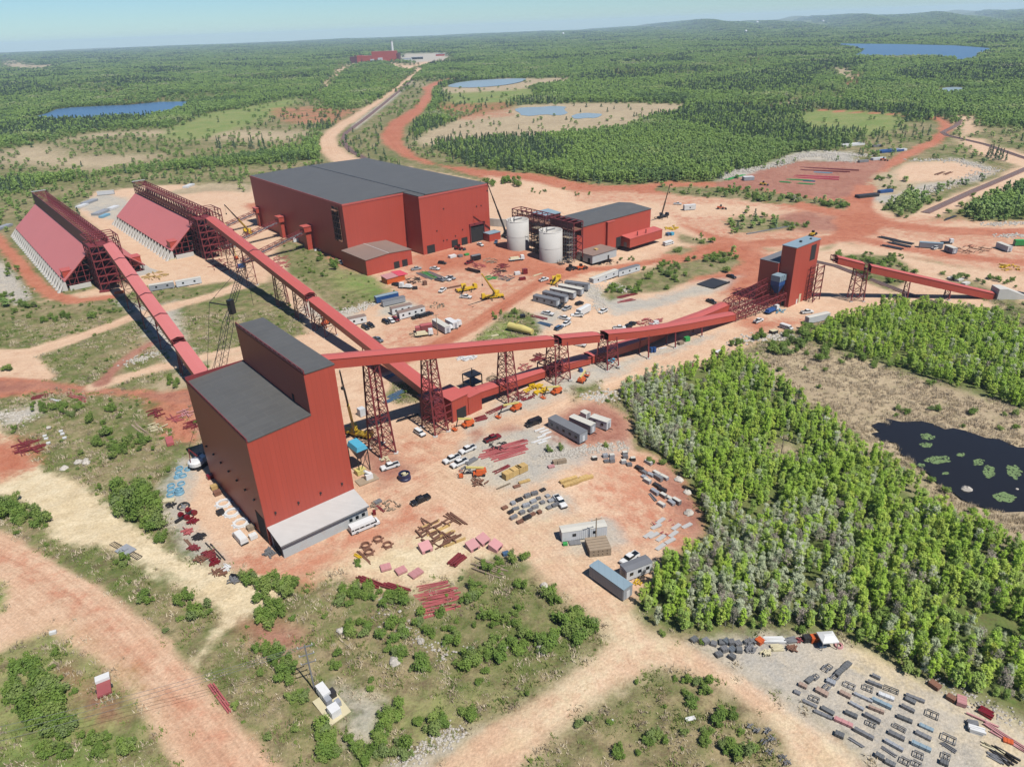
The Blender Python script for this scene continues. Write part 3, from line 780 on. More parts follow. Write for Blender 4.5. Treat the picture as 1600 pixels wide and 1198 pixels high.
# --- tall stepped process tower in the foreground
def tower():
 t=sthing('process_tower','tall dark red stepped tower with grey roofs and a pale grey lean-to along its foot','tower',43.2,157.0)
 W,S,H1,H2,D=25.6,17.2,31.6,44.3,45.5
 prof=[(0,0),(W,0),(W,H2),(S,H2-.2),(S,H1+1.2),(0,H1)]
 b=MB();b.prism([(x,0,z)for x,z in prof],(0,D,0));b.build('wall',RED,t)
 b=MB();b.quadbox([(.35,-.15,H1+.05),(S-.02,-.15,H1+1.15),(S-.02,D+.2,H1+1.15),(.35,D+.2,H1+.05),(.35,-.15,H1+.35),(S-.02,-.15,H1+1.5),(S-.02,D+.2,H1+1.5),
  (.35,D+.2,H1+.35)])
 b.build('roof',ROOF,t)
 b=MB();b.box(S+.3,W+.15,-.15,D+.2,H2+.01,H2+.3);b.build('roof',ROOF,t)
 parapet(t,.12,-.1,D,H1+.0);parapet(t,S+.1,-.1,D,H2)
 b=MB();b.box(.05,S,D+.02,D+.3,H1-1.2,H1+1.7)
 b.build('parapet_wall',REDS,t)
 window(t,'door',0,3.6,0,5.6,8.2,3,DARK)
 window(t,'door',S,10,H1+1.4,1.2,2.2,3,DARK)
 for y in(4.5,10.5,16.5,22.5,28.5,34.5,40.5):
  b=MB();b.box(-.55,-.02,y-.25,y+.25,12.4,12.75);b.bar((0,y,12.3),(-.5,y,12.3),.12);b.build('wall_lamp',STEELD,t)
 for x in(3.0,9.4,15.8,22.2):
  b=MB();b.box(x-.22,x+.22,-.5,-.02,9.2,9.6);b.bar((x,0,9.1),(x,-.45,9.1),.12);b.build('wall_lamp',STEELD,t)
 X0,X1,Yf=.1,25.3,-7.3
 b=MB();b.prism([(X0+.5,0,0),(X0+.5,Yf,0),(X0+.5,Yf,4.35),(X0+.5,0,5.3)],(X1-X0-.6,0,0));lt=b.build('lean_to',GREYW,t)
 b=MB();b.quadbox([(X0,Yf-.75,4.32),(X1+.2,Yf-.75,4.32),(X1+.2,-.02,5.75),(X0,-.02,5.75),(X0,Yf-.75,4.55),(X1+.2,Yf-.75,4.55),(X1+.2,-.02,5.98),(X0,-.02,
  5.98)]);b.build('roof',GALV,lt)
 b=MB();b.box(X0-.02,X1+.22,Yf-.92,Yf-.76,4.2,4.6);b.build('gutter',STEELG,lt)
 for x in(20.0,21.9,23.8):window(lt,'window',x,Yf,1.6,.95,1.0,0)
 window(lt,'door',X0+.5,-4,0,5.2,3.9,3,DARK)
 return t
tower()
# --- open sided ore barns
def barn(label,u,v,Ln,solid_gantry):
 t=sthing('storage_barn',label,'barn',u,v)
 W=50.4
 zt=19.5
 b=MB()
 b.quadbox([(4.4,0,5),(21.2,0,zt),(21.2,Ln,zt),(4.4,Ln,5),(4.4,0,5.35),(21.2,0,zt+.35),(21.2,Ln,zt+.35),(4.4,Ln,5.35)])
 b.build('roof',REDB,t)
 b=MB()
 b.quadbox([(29.2,0,zt),(46,0,5),(46,Ln,5),(29.2,Ln,zt),(29.2,0,zt+.35),(46,0,5.35),(46,Ln,5.35),(29.2,Ln,zt+.35)])
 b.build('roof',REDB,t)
 n=int(Ln/6.4)
 for side in(0,1):
  w=MB()
  x0=5.2 if side==0 else 45.2
  w.box(x0-.2,x0+.2,0,Ln,0,1.6);w.build('retaining_wall',ORESHADE,t)  # dark colour paints in the shade between the buttresses
  for k in range(n+1):
   y=.4+(Ln-.8)*k/n
   b=MB()
   if side==0:pr=[(0,y-.32,0),(5.0,y-.32,0),(5.0,y-.32,5.0),(4.2,y-.32,5.0)]
   else:pr=[(W,y-.32,0),(W-4.2,y-.32,5.0),(W-5.0,y-.32,5.0),(W-5.0,y-.32,0)]
   b.prism(pr,(0,.64,0))
   if side==0:b.quadbox([(-.2,y-1.5,0),(1.0,y-1.5,0),(1.0,y+1.5,0),(-.2,y+1.5,0),(3.4,y-.36,4.0),(3.7,y-.36,4.0),(3.7,y+.36,4.0),(3.4,y+.36,4.0)])
   b.build('buttress',CONC,t)
 b=MB();b.box(5.6,44.8,Ln-.5,Ln-.1,0,5);b.prism([(5.6,Ln-.5,5),(44.8,Ln-.5,5),(29,Ln-.5,zt-.4),(21.4,Ln-.5,zt-.4)],(0,.4,0));b.build('end_wall',REDS,t)
 b=MB();b.prism([(9,6,0.02),(41,6,0.02),(33,18,5),(17,18,5)],(0,Ln-30,0));b.build('ore_heap',ORESHADE,t)
 prof=lambda x:5+(x-4.4)*(zt-5)/16.8 if x<25 else 5+(46-x)*(zt-5)/16.8
 for y in(.3,Ln*.33,Ln*.66):
  b=MB()
  b.bar((4.6,y,4.9),(21,y,zt-.3),.45);b.bar((45.8,y,4.9),(29.4,y,zt-.3),.45)
  for x in np.linspace(7,43,10):
   b.bar((x,y,0),(x,y,min(prof(x),zt)-.3),.3)
  for z in(3,6,9,12,15):
   xl=4.4+max(0,(z-5))*16.8/(zt-5);b.bar((xl+.3,y,z),(50.4-xl-.3,y,z),.2)
  for x0,x1 in((7,15),(15,22),(28,35),(35,43)):
   b.bar((x0,y,0),(x1,y,prof(x1)-.5),.2)
  b.build('gable_frame',REDS,t)
 gx0,gx1,g0,g1=21.2,29.2,zt,27.6
 b=MB()
 nn=int(Ln/5)
 for k in range(nn+1):
  y=-9+(Ln+9)*k/nn
  for x in(gx0,gx1):b.bar((x,y,g0),(x,y,g1),.34)
  b.bar((gx0,y,g1),(gx1,y,g1),.34)
  b.bar((gx0,y,g0+.3),(gx1,y,g0+.3),.34)
  b.bar((gx0+2.6,y,g0),(gx0+2.6,y,g0+3.0),.16)
  if k<nn:
   y2=-9+(Ln+9)*(k+1)/nn
   b.bar((gx1,y,g0),(gx1,y2,g1),.22);b.bar((gx0,y,g1),(gx1,y2,g1),.18)
   b.bar((gx1,y,g1),(gx1,y2,g0),.22)
   if not solid_gantry:b.bar((gx0,y,g0),(gx0,y2,g1),.22);b.bar((gx0,y,g1),(gx0,y2,g0),.22)
 for z in(g0+.1,g0+2.8,g0+5.4,g1):
  for x in(gx0,gx1):b.bar((x,-9,z),(x,Ln,z),.3)
 b.bar((gx0+4,-9,g1),(gx0+4,Ln,g1),.25)
 b.build('ridge_gantry',REDS,t)
 b=MB();b.box(gx0+.5,gx1-.5,-8,Ln-1,g0+.5,g0+.7)
 for k in range(int(Ln/2.6)):
  b.box(gx0+1.4,gx1-2.2,-6+k*2.6,-5.2+k*2.6,g0+.9,g0+1.25)
 b.build('gantry_floor',RUST,t)
 if solid_gantry:
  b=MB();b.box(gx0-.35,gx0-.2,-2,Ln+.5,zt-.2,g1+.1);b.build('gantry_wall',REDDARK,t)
 b=MB();b.box(gx0-.5,gx1+.5,Ln-1,Ln+.8,g1+.2,g1+.5);b.build('gantry_cap',GALV,t)
 b=MB();hx0,hx1,hy0,hy1,hz=18.4,33.2,-17,-.6,28.4
 xs=(hx0,22.4,28,hx1);ys=(hy0,-11.5,-6,hy1)
 for x in xs:
  for y in ys:b.bar((x,y,0),(x,y,hz if x>20 and y<-2 else 24),.42)
 for z in(4.2,8.3,12.4,16.5,20.6,24.4,hz):
  for x in xs:b.bar((x,hy0,z),(x,hy1,z),.34)
  for y in ys:b.bar((hx0,y,z),(hx1,y,z),.34)
  if z<27:
   b.box(hx0+.4,27.9,hy0+.3,-6,z-.1,z+.06)
 for k in range(6):
  z0,z1=k*4.15,(k+1)*4.15
  b.bar((hx0,hy0,z0),(22.4,hy0,z1),.2);b.bar((hx1,hy0,z0),(28,hy0,z1),.2)
  b.bar((hx0,hy0,z0),(hx0,-11.5,z1),.2);b.bar((hx0,hy1,z0),(hx0,-6,z1),.2);b.bar((hx1,hy0,z0),(hx1,-11.5,z1),.2)
  b.bar((22.4,hy0,z0),(28,hy0,z1),.2)
 b.build('head_tower',REDS,t)
 for k,sx in enumerate((0,1)):
  b=MB()
  if sx==0:x0,x1,y0,zb=5.2,9.6,3.2,4.6
  else:x0,x1,y0,zb=40.6,45.2,3.2,4.6
  b.box(x0,x1,y0,y0+6.6,zb,9.9);dm=b.build('dormer',RED,t)
  b=MB();b.box(x0-.25,x1+.25,y0-.25,y0+6.9,9.92,10.2);b.build('roof',REDR,dm)
 b=MB();b.box(6,16.5,-1.2,-.4,0,2.4);b.build('end_kerb',CONC,t);b=MB();b.box(34.5,45,-1.2,-.4,0,2.4);b.prism([(44.8,-.5,0),(52.5,-.5,0),(45,-.5,5)],(0,
  1,0));b.build('end_kerb',CONC,t)
 return t
ORESHADE=paint('dark_ore_and_shade',(64,50,48),.95,0,.25,.4)  # ore heap colour, also the painted shade of the retaining walls
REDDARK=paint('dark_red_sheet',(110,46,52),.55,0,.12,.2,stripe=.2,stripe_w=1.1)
barn('longer red A-frame storage barn with a solid wall along its ridge, farthest left',43.2,440.0,168,True)
barn('shorter red A-frame storage barn with an open lattice ridge gantry, nearer the big mill hall',105.0,459.0,131,False)
# --- big mill hall
def mill_hall():
 t=sthing('mill_hall','huge dark red hall with a two-bay grey roof and a low annex at its corner','hall',182,353)
 H=34.0
 b=MB();b.prism([(0,17,0),(40,17,0),(40,0,0),(91,0,0),(91,151,0),(0,151,0)],(0,0,H));b.build('wall',RED,t)
 b=MB();b.quadbox([(.2,16.8,H+.02),(44,16.8,H+.8),(44,151,H+.8),(.2,151,H+.02),(.2,16.8,H+.3),(44,16.8,H+1.15),(44,151,H+1.15),(.2,151,H+.3)])
 b.build('roof',ROOF,t)
 b=MB();b.quadbox([(44.3,-.2,H+.75),(91.2,-.2,H+.02),(91.2,151,H+.02),(44.3,151,H+.75),(44.3,-.2,H+1.1),(91.2,-.2,H+.3),(91.2,151,H+.3),(44.3,151,H+1.1)])
 b.prism([(40.1,-.2,H+.02),(44,-.2,H+.02),(44,-.2,H+1.05),(40.1,-.2,H+.6)],(0,16.9,0))
 b.build('roof',ROOF,t)
 b=MB();b.box(43.9,44.4,-.3,151,H+1.0,H+1.32);b.build('ridge_gutter',BLACKP,t)
 b=MB();b.box(-.06,40.05,16.75,16.98,H-.7,H+.35);b.box(39.8,91.1,-.25,-.02,H-.7,H+.35);b.box(-.28,-.02,16.8,151,H-.7,H+.35);b.build('eave_trim',REDR,t)
 for(x,w,h)in((45.5,5.6,5.0),(63,4.6,4.6),(70.5,4.6,4.6),(80.5,10.5,10.5)):
  window(t,'door',x,0,0,w,h,0,DARK)
 b=MB();b.box(74.6,86.4,-.9,-.1,10.6,12.0);b.bar((75,-.5,0),(75,-.5,11),.5);b.bar((86,-.5,0),(86,-.5,11),.5);b.build('door_frame',REDS,t)
 b=MB();b.box(85,94,-6.5,-.2,0,4.6);pc=b.build('porch',RED,t)
 b=MB();b.box(84.8,94.2,-6.7,-.25,4.62,4.95);b.build('roof',ROOFT,pc)
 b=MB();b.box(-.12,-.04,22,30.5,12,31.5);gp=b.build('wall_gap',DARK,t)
 b=MB()
 for y in np.linspace(22,30.5,5):b.bar((-.4,y,11.5),(-.4,y,32 if y<27 else 30),.3)
 for z in(13,16,19.5,23,26.5,30):b.bar((-.5,21.5,z),(-.5,31,z),.4)
 b.box(-2.2,-.2,23,28,29.6,30.2);b.box(-1.6,-.2,21.5,25,12.2,12.8)
 b.build('frame',RUST,gp)
 b=MB();b.prism([(-4.5,-11,0),(25,-11,0),(25,-11,8.7),(10.2,-11,9.6),(-4.5,-11,8.7)],(0,27.9,0));an=b.build('annex',RED,t)
 b=MB();b.quadbox([(-4.7,-11.3,8.75),(10.2,-11.3,9.65),(10.2,16.9,9.65),(-4.7,16.9,8.75),(-4.7,-11.3,9.0),(10.2,-11.3,9.9),(10.2,16.9,9.9),(-4.7,16.9,9.0)])
 b.quadbox([(10.3,-11.3,9.65),(25.2,-11.3,8.75),(25.2,16.9,8.75),(10.3,16.9,9.65),(10.3,-11.3,9.9),(25.2,-11.3,9.0),(25.2,16.9,9.0),(10.3,16.9,9.9)])
 b.build('roof',ROOFB,an)
 b=MB();b.bar((10.25,-11.3,9.95),(10.25,16.9,9.95),.5,.12);b.build('ridge_cap',GALV,an)
 for x in(14.6,20.0):window(an,'door',x,-11,0,3.6,4.0,0,DARK)
 rr=random.Random(4)
 for k in range(9):
  x=rr.uniform(48,88);z=rr.uniform(3,26)
  b=MB();b.box(x-.3,x+.3,-.35,-.02,z,z+.7);b.build('vent',STEELD,t)
 return t
mill_hall()
def feed_tower(label,px,ptop,Lc,k):
 """boxy chute tower against the mill hall with an inclined lattice conveyor dropping to the left"""
 base=G('b',*px);h=topz(*Q('b',*ptop),base)
 t=thing('chute_tower',label,'tower',(base.x,base.y,base.z),SITE_ROT,'chute towers along the hall wall')
 b=MB();b.box(-2.2,2.2,-2.2,2.4,0,h-3.2);b.box(-3.4,3.4,-3.4,2.5,h-3.2,h);b.build('wall',RED,t)
 b=MB();b.box(-3.7,3.7,-3.7,2.7,h+.02,h+.35);b.build('roof',REDR,t)
 c=thing('feed_conveyor',['lattice feed conveyor running up to the leftmost chute tower of the hall','lattice feed conveyor running up to the middle chute tower of the hall',
  'lattice feed conveyor running up to the rightmost chute tower of the hall'][k],'conveyor',(base.x,base.y,base.z),SITE_ROT,'feed conveyors into the hall')
 b=MB();z1,z0=h-4.5,.6
 p,q=Vector((-3.6,0,z1)),Vector((-3.6-Lc,0,z0))
 n=9
 for y in(-1.6,1.6):
  lattice(b,p+Vector((0,y,0)),q+Vector((0,y,0)),q+Vector((0,y,2.4)),p+Vector((0,y,2.4)),n,.22)
 for k2 in range(n+1):
  e=p.lerp(q,k2/n);b.bar(e+Vector((0,-1.6,2.4)),e+Vector((0,1.6,2.4)),.2)
 b.build('truss',REDS,c)
 b=MB();b.quadbox([q+Vector((0,-1.2,.5)),p+Vector((0,-1.2,.5)),p+Vector((0,1.2,.5)),q+Vector((0,1.2,.5)),q+Vector((0,-1.2,.8)),p+Vector((0,-1.2,.8)),p+Vector((0,
  1.2,.8)),q+Vector((0,1.2,.8))]);b.build('belt',STEELG,c)
feed_tower('leftmost of the three boxy red chute towers against the mill hall',(118,490),(95,375),36,0)
feed_tower('middle one of the three boxy red chute towers against the mill hall',(260,560),(235,430),38,1)
feed_tower('rightmost and nearest of the three boxy red chute towers against the mill hall',(418,634),(395,490),40,2)
# --- lower building with silos
def filter_building():
 t=sthing('filter_building','lower red building with a long grey roof, right of the two concrete silos','building',287,290)
 W,D,H=66,27,18.6
 b=MB();b.prism([(0,0,0),(0,D,0),(0,D,H-.6),(0,D*.62,H+.6),(0,0,H-.6)],(W,0,0));b.build('wall',RED,t)
 b=MB();y1=D*.62
 b.quadbox([(-.3,-.3,H-.55),(W+.3,-.3,H-.55),(W+.3,y1,H+.65),(-.3,y1,H+.65),(-.3,-.3,H-.25),(W+.3,-.3,H-.25),(W+.3,y1,H+.95),(-.3,y1,H+.95)])
 b.quadbox([(-.3,y1+.01,H+.65),(W+.3,y1+.01,H+.65),(W+.3,D+.3,H-.55),(-.3,D+.3,H-.55),(-.3,y1+.01,H+.95),(W+.3,y1+.01,H+.95),(W+.3,D+.3,H-.25),(-.3,D+.3,
  H-.25)])
 b.build('roof',ROOF,t)
 b=MB();b.box(25,31.5,-1.6,-.02,0,17.2);st=b.build('stair_shaft',RED,t)
 b=MB();b.box(24.8,31.7,-1.8,-.02,17.2,17.5);b.build('roof',REDR,st)
 window(t,'door',36.5,0,0,4.2,6.0,0,DARK)
 b=MB();b.box(39,69.5,-7.2,-.02,0,5.4);an=b.build('annex',RED,t)
 b=MB();b.quadbox([(38.8,-7.4,5.42),(69.7,-7.4,5.42),(69.7,-.04,6.2),(38.8,-.04,6.2),(38.8,-7.4,5.7),(69.7,-7.4,5.7),(69.7,-.04,6.5),(38.8,-.04,6.5)]);b.build('roof',
  REDR,an)
 window(an,'door',39,-3.5,0,2.4,3,3,STEELG)
 for x in(47,55):
  b=MB();b.tube((x,-6,6),(x,-6,8.4),.35);b.build('vent',REDS,an)
 b=MB();b.box(0.2,20.5,-13.2,-.02,0,4.5);ga=b.build('block_annex',GREYW,t)
 b=MB();b.box(-.1,20.8,-13.5,-.04,4.52,4.85);b.build('roof',ROOFB,ga)
 b=MB();b.box(9,11,-7.5,-5.5,4.86,5.6);b.build('roof_unit',WOOD,ga)
 for y in(-10.5,-4.5):window(ga,'door',.2,y,0,2.0,2.7,3,DARK)
 window(ga,'door',13.5,-13.2,0,1.3,2.3,0,DARK)
 return t
filter_building()
t=sthing('open_shed','red open shed with a pale blue roof behind the lower red building','shed',300,340)
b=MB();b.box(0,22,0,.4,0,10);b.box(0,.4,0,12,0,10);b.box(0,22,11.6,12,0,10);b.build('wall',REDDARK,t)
b=MB();b.quadbox([(8,-.4,10.02),(22.4,-.4,10.02),(22.4,12.4,10.6),(8,12.4,10.6),(8,-.4,10.3),(22.4,-.4,10.3),(22.4,12.4,10.9),(8,12.4,10.9)]);b.build('roof',
 ROOFT,t)
# thickener basin wall behind the silos
t=sthing('basin_wall','long pale concrete basin wall curving behind the silos','wall',318,385)
b=MB()
for k in range(17):
 a0,a1=rad(190+k*6.5),rad(190+(k+1)*6.5)
 P8=[]
 for z in(0,5.2):
  for r_,a in((27,a0),(27,a1),(26.4,a1),(26.4,a0)):P8 .append((r_*math.cos(a),r_*math.sin(a),z))
 b.quadbox(P8)
b.build('basin_wall',CONC,t)
def silo(label,u,v,h,open_side):
 t=sthing('silo',label,'silo',u,v,group='concrete silos')
 r=6.7
 b=MB();b.lathe([(r,0),(r,h),(r-.45,h),(r-.45,.4),(.01,.4)],40);b.build('shell',SILO,t,True)
 t.children[0].data.polygons.foreach_set('use_smooth',[len(p.vertices)==4 and abs(p.normal.z)<.5 for p in t.children[0].data.polygons])
 b=MB()
 for z in(h*.45,h*.97):b.lathe([(r+.05,z),(r+.05,z+.18),(r-.01,z+.18)],40)
 b.build('form_joint',CONC,t)
 b=MB()
 for k in range(5):
  a=rad(70+k*30);b.bar((5.6*math.cos(a),5.6*math.sin(a),h*.4),(5.6*math.cos(a),5.6*math.sin(a),h+.3),.3)
 b.box(-1,5,1.5,2.2,h-.8,h-.2);b.build('inner_frame',STEELG,t)
 return t
silo('left pale concrete silo, farther from the camera, beside the mill hall',270.6,323.0,17.4,0)
silo('right pale concrete silo, nearer the camera, with a stair scaffold on its right',270.2,293.5,17.6,0)
def silo_frame():
 t=sthing('silo_steel_frame','dark red open steel frame standing round the two silos','frame',263,284)  # open steel frame round the silos, not a scaffold
 b=MB();H=21.2
 xs,ys=(16.2,23.4),np.linspace(0,54,12)
 for x in xs:
  for y in ys:b.bar((x,y,0),(x,y,H),.42)
  for z in(4.2,8.4,12.6,16.6,19,H):b.bar((x,0,z),(x,54,z),.4)
 for k,y in enumerate(ys):
  for z in(4.2,8.4,12.6,16.6,H):b.bar((xs[0],y,z),(xs[1],y,z),.34)
  if k<len(ys)-1:
   y2=ys[k+1]
   b.bar((xs[0],y,16.6),(xs[0],y2,H),.2);b.bar((xs[0],y2,16.6),(xs[0],y,H),.2)
   if k%3==0:
    for z0,z1 in((0,4.2),(4.2,8.4),(8.4,12.6),(12.6,16.6)):b.bar((xs[0],y,z0),(xs[0],y2,z1),.2);b.bar((xs[1],y2,z0),(xs[1],y,z1),.2)
 b.build('frame',REDS,t)
 b=MB();b.box(16.4,23.2,.5,53.5,16.7,16.9);b.box(16.4,23.2,20,29,8.5,8.7);b.build('floor',RUST,t)
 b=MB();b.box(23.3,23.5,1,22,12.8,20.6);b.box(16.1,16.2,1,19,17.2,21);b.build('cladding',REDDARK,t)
 return t
silo_frame()
def scaffold(name,label,u,v,lx,ly,h,mat,lift=2.1):
 t=sthing(name,label,'scaffold',u,v)
 b=MB();nx,ny=max(1,round(lx/2)),max(1,round(ly/2))
 for i in range(nx+1):
  for j in range(ny+1):b.bar((lx*i/nx,ly*j/ny,0),(lx*i/nx,ly*j/ny,h),.16)
 z=lift;q=0
 while z<h:
  for j in range(ny+1):b.bar((0,ly*j/ny,z),(lx,ly*j/ny,z),.13)
  for i in range(nx+1):b.bar((lx*i/nx,0,z),(lx*i/nx,ly,z),.13)
  b.bar((0,0,z-lift),(lx,0,z),.12);b.bar((lx,0,z-lift),(lx,ly,z),.12)
  q+=1;z+=lift
 b.build('frame',mat,t)
 b=MB();z=lift
 while z<h:b.box(.1,lx-.1,.1,ly-.1,z+.08,z+.16);z+=lift*2
 b.build('deck',WOODP,t)
 return t
scaffold('stair_scaffold','tall dark stair scaffold standing between the two silos',271,305.6,5,5.5,17.5,STEELD)
scaffold('stair_scaffold','tall pale scaffold with ties on the right side of the nearer silo',275.6,284,4.4,6,18,STEELG)
scaffold('low_scaffold','low pale scaffold platform at the foot of the nearer silo',268,283.6,5.5,2.2,2.8,STEELG,1.4)
# --- conveyor galleries
def gallery(label,p0,p1,w,h,gable=.5,bands=0,name='conveyor_gallery',group='covered conveyor galleries',open0=False,open1=False,roofmat=None,cut0=0.0):
 """covered belt gallery; p0,p1 are floor centre points in the world"""
 p0,p1=Vector(p0),Vector(p1)
 t=thing(name,label,'conveyor',p0,0,group)
 d=p1-p0;L=d.length;dx=d.normalized();sx=Vector((dx.y,-dx.x,0)).normalized();up=sx.cross(dx)
 up=Vector((0,0,1))
 def P(a,s,z):return dx*a+sx*s+up*z
 hw=w/2
 b=MB()
 b.quadbox([P(0,-hw,0),P(L,-hw,0),P(L,hw,0),P(0,hw,0),P(0,-hw,.3),P(L,-hw,.3),P(L,hw,.3),P(0,hw,.3)])
 for s in(-1,1):
  s0,s1=(s*hw,s*(hw-.15))if s<0 else(s*(hw-.15),s*hw)
  b.quadbox([P(0,s0,.31),P(L,s0,.31),P(L,s1,.31),P(0,s1,.31),P(0,s0,h),P(L,s0,h),P(L,s1,h),P(0,s1,h)])
 b.build('wall',RED,t)
 b=MB();e=.18
 for s in(-1,1):
  a0,a1=(-(hw+e),0)if s<0 else(0,hw+e)
  z0,z1=(h+.02,h+gable)if s<0 else(h+gable,h+.02)
  b.quadbox([P(-.2,a0,z0),P(L+.2,a0,z0),P(L+.2,a1,z1),P(-.2,a1,z1),P(-.2,a0,z0+.14),P(L+.2,a0,z0+.14),P(L+.2,a1,z1+.14),P(-.2,a1,z1+.14)])
 b.build('roof',roofmat or REDR,t)
 for k in range(bands):
  a=L*(k+1)/(bands+1);b=MB();ee=e+.06
  pr=[P(a-.35,-(hw+ee),h-.5),P(a-.35,hw+ee,h-.5),P(a-.35,hw+ee,h+.3),P(a-.35,0,h+gable+.42),P(a-.35,-(hw+ee),h+.3)]
  b.prism(pr,dx*.7);b.build('roof_band',REDDARK,t)
 for k,o in((0,open0),(1,open1)):
  if o:
   a0,a1=(-.02,-2.2)if k==0 else(L+.02,L+2.2)
   b=MB();
   for a in(a0,a1):
    for s in(-hw+.2,hw-.2):b.bar(P(a,s,.2),P(a,s,h-.2),.22)
    b.bar(P(a,-hw+.2,h-.2),P(a,hw-.2,h-.2),.22)
   for s in(-hw+.2,hw-.2):
    for z in(.3,h*.5,h-.2):b.bar(P(a0,s,z),P(a1,s,z),.2)
   b.box(0,0,0,0,0,0)
   b.build('open_joint',REDS,t)
   b=MB();b.quadbox([P(min(a0,a1),-hw*.55,.6),P(max(a0,a1),-hw*.55,.6),P(max(a0,a1),hw*.55,.6),P(min(a0,a1),hw*.55,.6),P(min(a0,a1),-hw*.55,1.4),P(max(a0,
    a1),-hw*.55,1.4),P(max(a0,a1),hw*.55,1.4),P(min(a0,a1),hw*.55,1.4)]);b.build('belt',DARK,t)
 return t
# gallery A from the process tower down to the right: plan line of its near face
A0=Vector((0.0,224.5));AD=Vector((math.sin(rad(52)),math.cos(rad(52))));AN=Vector((-AD.y,AD.x))
def linept(px,py,o=A0,d=AD):
 """where the sight line of a pixel meets the vertical plane through o along d"""
 q=ray(px,py);n=Vector((-d.y,d.x))
 t=n.dot(o)/n.dot(Vector((q.x,q.y)))
 return Vector((q.x*t,q.y*t,CAM_H+q.z*t))
GW,GH=4.6,3.0
def axis(px,py):
 p=linept(px,py);return Vector((p.x+AN.x*GW/2,p.y+AN.y*GW/2,p.z-GH))
a_pts=[axis(507,562.6),axis(866,530),axis(878,529),axis(938,523.6),axis(951,522),axis(1003,517.2),axis(1040,511.8),axis(1080,505),axis(1118,497.6),axis(1151,
 491.3)]
gallery('long upper red conveyor gallery leaving the process tower on tall trestles',a_pts[0],a_pts[1],GW,GH,.45,open1=True)
gallery('short red conveyor gallery section between two open lattice joints',a_pts[2],a_pts[3],GW,GH,.45,open1=True)
t=thing('conveyor_gallery','low red conveyor gallery sagging down to the ground by the open truss bridges','conveyor',a_pts[4],0,'covered conveyor galleries')
for k in range(4,9):
 g=gallery('x',a_pts[k],a_pts[k+1],GW,GH,.45)
 for ch in list(g.children):
  ch.parent=t;ch.location=a_pts[k]-a_pts[4]
 bpy.data.objects.remove(g)
def trestle(label,near_l,near_r,far_l,ztop,tw,tl,off=None,name='trestle',panels=6,leg=.48,base=None):
 """four splayed lattice legs; three seen feet as pixels, narrowing to tw (along the belt) by tl"""
 a,b_,c=(at(*q)for q in(near_l,near_r,far_l))
 d=c+(b_-a)
 ctr=(b_+c)/2
 if base:
  along=AD*base[0]/2;acr=AN*base[1]/2
  if off:ctr=Vector((off[0],off[1],ctr.z))
  a,b_,c,d=[Vector((ctr.x+along.x*i+acr.x*j,ctr.y+along.y*i+acr.y*j,ctr.z))for i,j in((-1,-1),(1,-1),(-1,1),(1,1))]
 t=thing(name,label,'trestle',(ctr.x,ctr.y,ctr.z),0,'steel trestles under the conveyors')
 O=Vector((ctr.x,ctr.y,ctr.z))
 along=AD*tw/2;acr=AN*tl/2
 tops={}
 for key,i,j in(('a',-1,-1),('b',1,-1),('c',-1,1),('d',1,1)):
  tops[key]=Vector((ctr.x+along.x*i+acr.x*j,ctr.y+along.y*i+acr.y*j,ztop))-O
 feet=dict(a=a-O,b=b_-O,c=c-O,d=d-O)
 for k in 'abcd':
  m=MB();m.bar(feet[k],tops[k],leg);m.box(feet[k].x-.7,feet[k].x+.7,feet[k].y-.7,feet[k].y+.7,feet[k].z-.3,feet[k].z+.35,1);m.build('leg',[REDS,CONC],t)
 m=MB()
 for p,q in(('a','b'),('b','d'),('d','c'),('c','a')):
  for s in range(panels):
   f0,f1=s/panels,(s+1)/panels
   p0,p1=feet[p].lerp(tops[p],f0),feet[p].lerp(tops[p],f1)
   q0,q1=feet[q].lerp(tops[q],f0),feet[q].lerp(tops[q],f1)
   m.bar(p0,q1,.15);m.bar(q0,p1,.15);m.bar(p1,q1,.2)
 m.build('bracing',REDS,t)
 return t
def zunder(px,k=0):
 e=linept(px,562.6+(530-562.6)*(px-507)/(866-507));return e.z-GH
def A_ctr(q):
 p=at(*q);s=(Vector((p.x,p.y))-A0).dot(AD);return A0+AD*s+AN*(GW/2)
for lb,nl,nr,fl,px,bs,pn in(('tallest lattice trestle under the upper gallery, close to the process tower',(597.7,712),(609.4,706),(579.3,698.6),590,(5.2,
 8.2),9),('second tall lattice trestle under the upper gallery, in front of the transfer house',(683.7,679.5),(696.2,675.3),(667,667),678,(5.2,8.2),8),
 ('third lattice trestle under the upper gallery, astride the low conveyor',(794,630),(805,626),(783,624),793,(4.8,7.4),6)):
 p1,p2=at(*nl),at(*nr);mid=(p1+p2)/2
 s=(Vector((mid.x,mid.y))-A0).dot(AD);c=A0+AD*s+AN*(bs[1]/2-.8)
 ax=A0+AD*s+AN*GW/2
 zt=linept(px+4,562.6+(530-562.6)*(px+4-507)/(866-507)).z-GH
 tt=trestle(lb,nl,nr,fl,zt,3.4,3.4,off=(ax.x,ax.y),panels=pn,base=bs)
for lb,px,py,top,bs in(('lattice trestle at the first open joint of the upper gallery',868,592,(866,530),(7.5,6.5)),('lattice trestle at the second open joint of the upper gallery',
 944,570,(944,523),(6.5,6.5))):
 p=at(px,py);s=(Vector((p.x,p.y))-A0).dot(AD);ax=A0+AD*s+AN*GW/2
 trestle(lb,(px,py),(px+8,py-2),(px-8,py-4),linept(*top).z-GH,bs[0]*.8,4.4,off=(ax.x,ax.y),panels=4,base=bs)
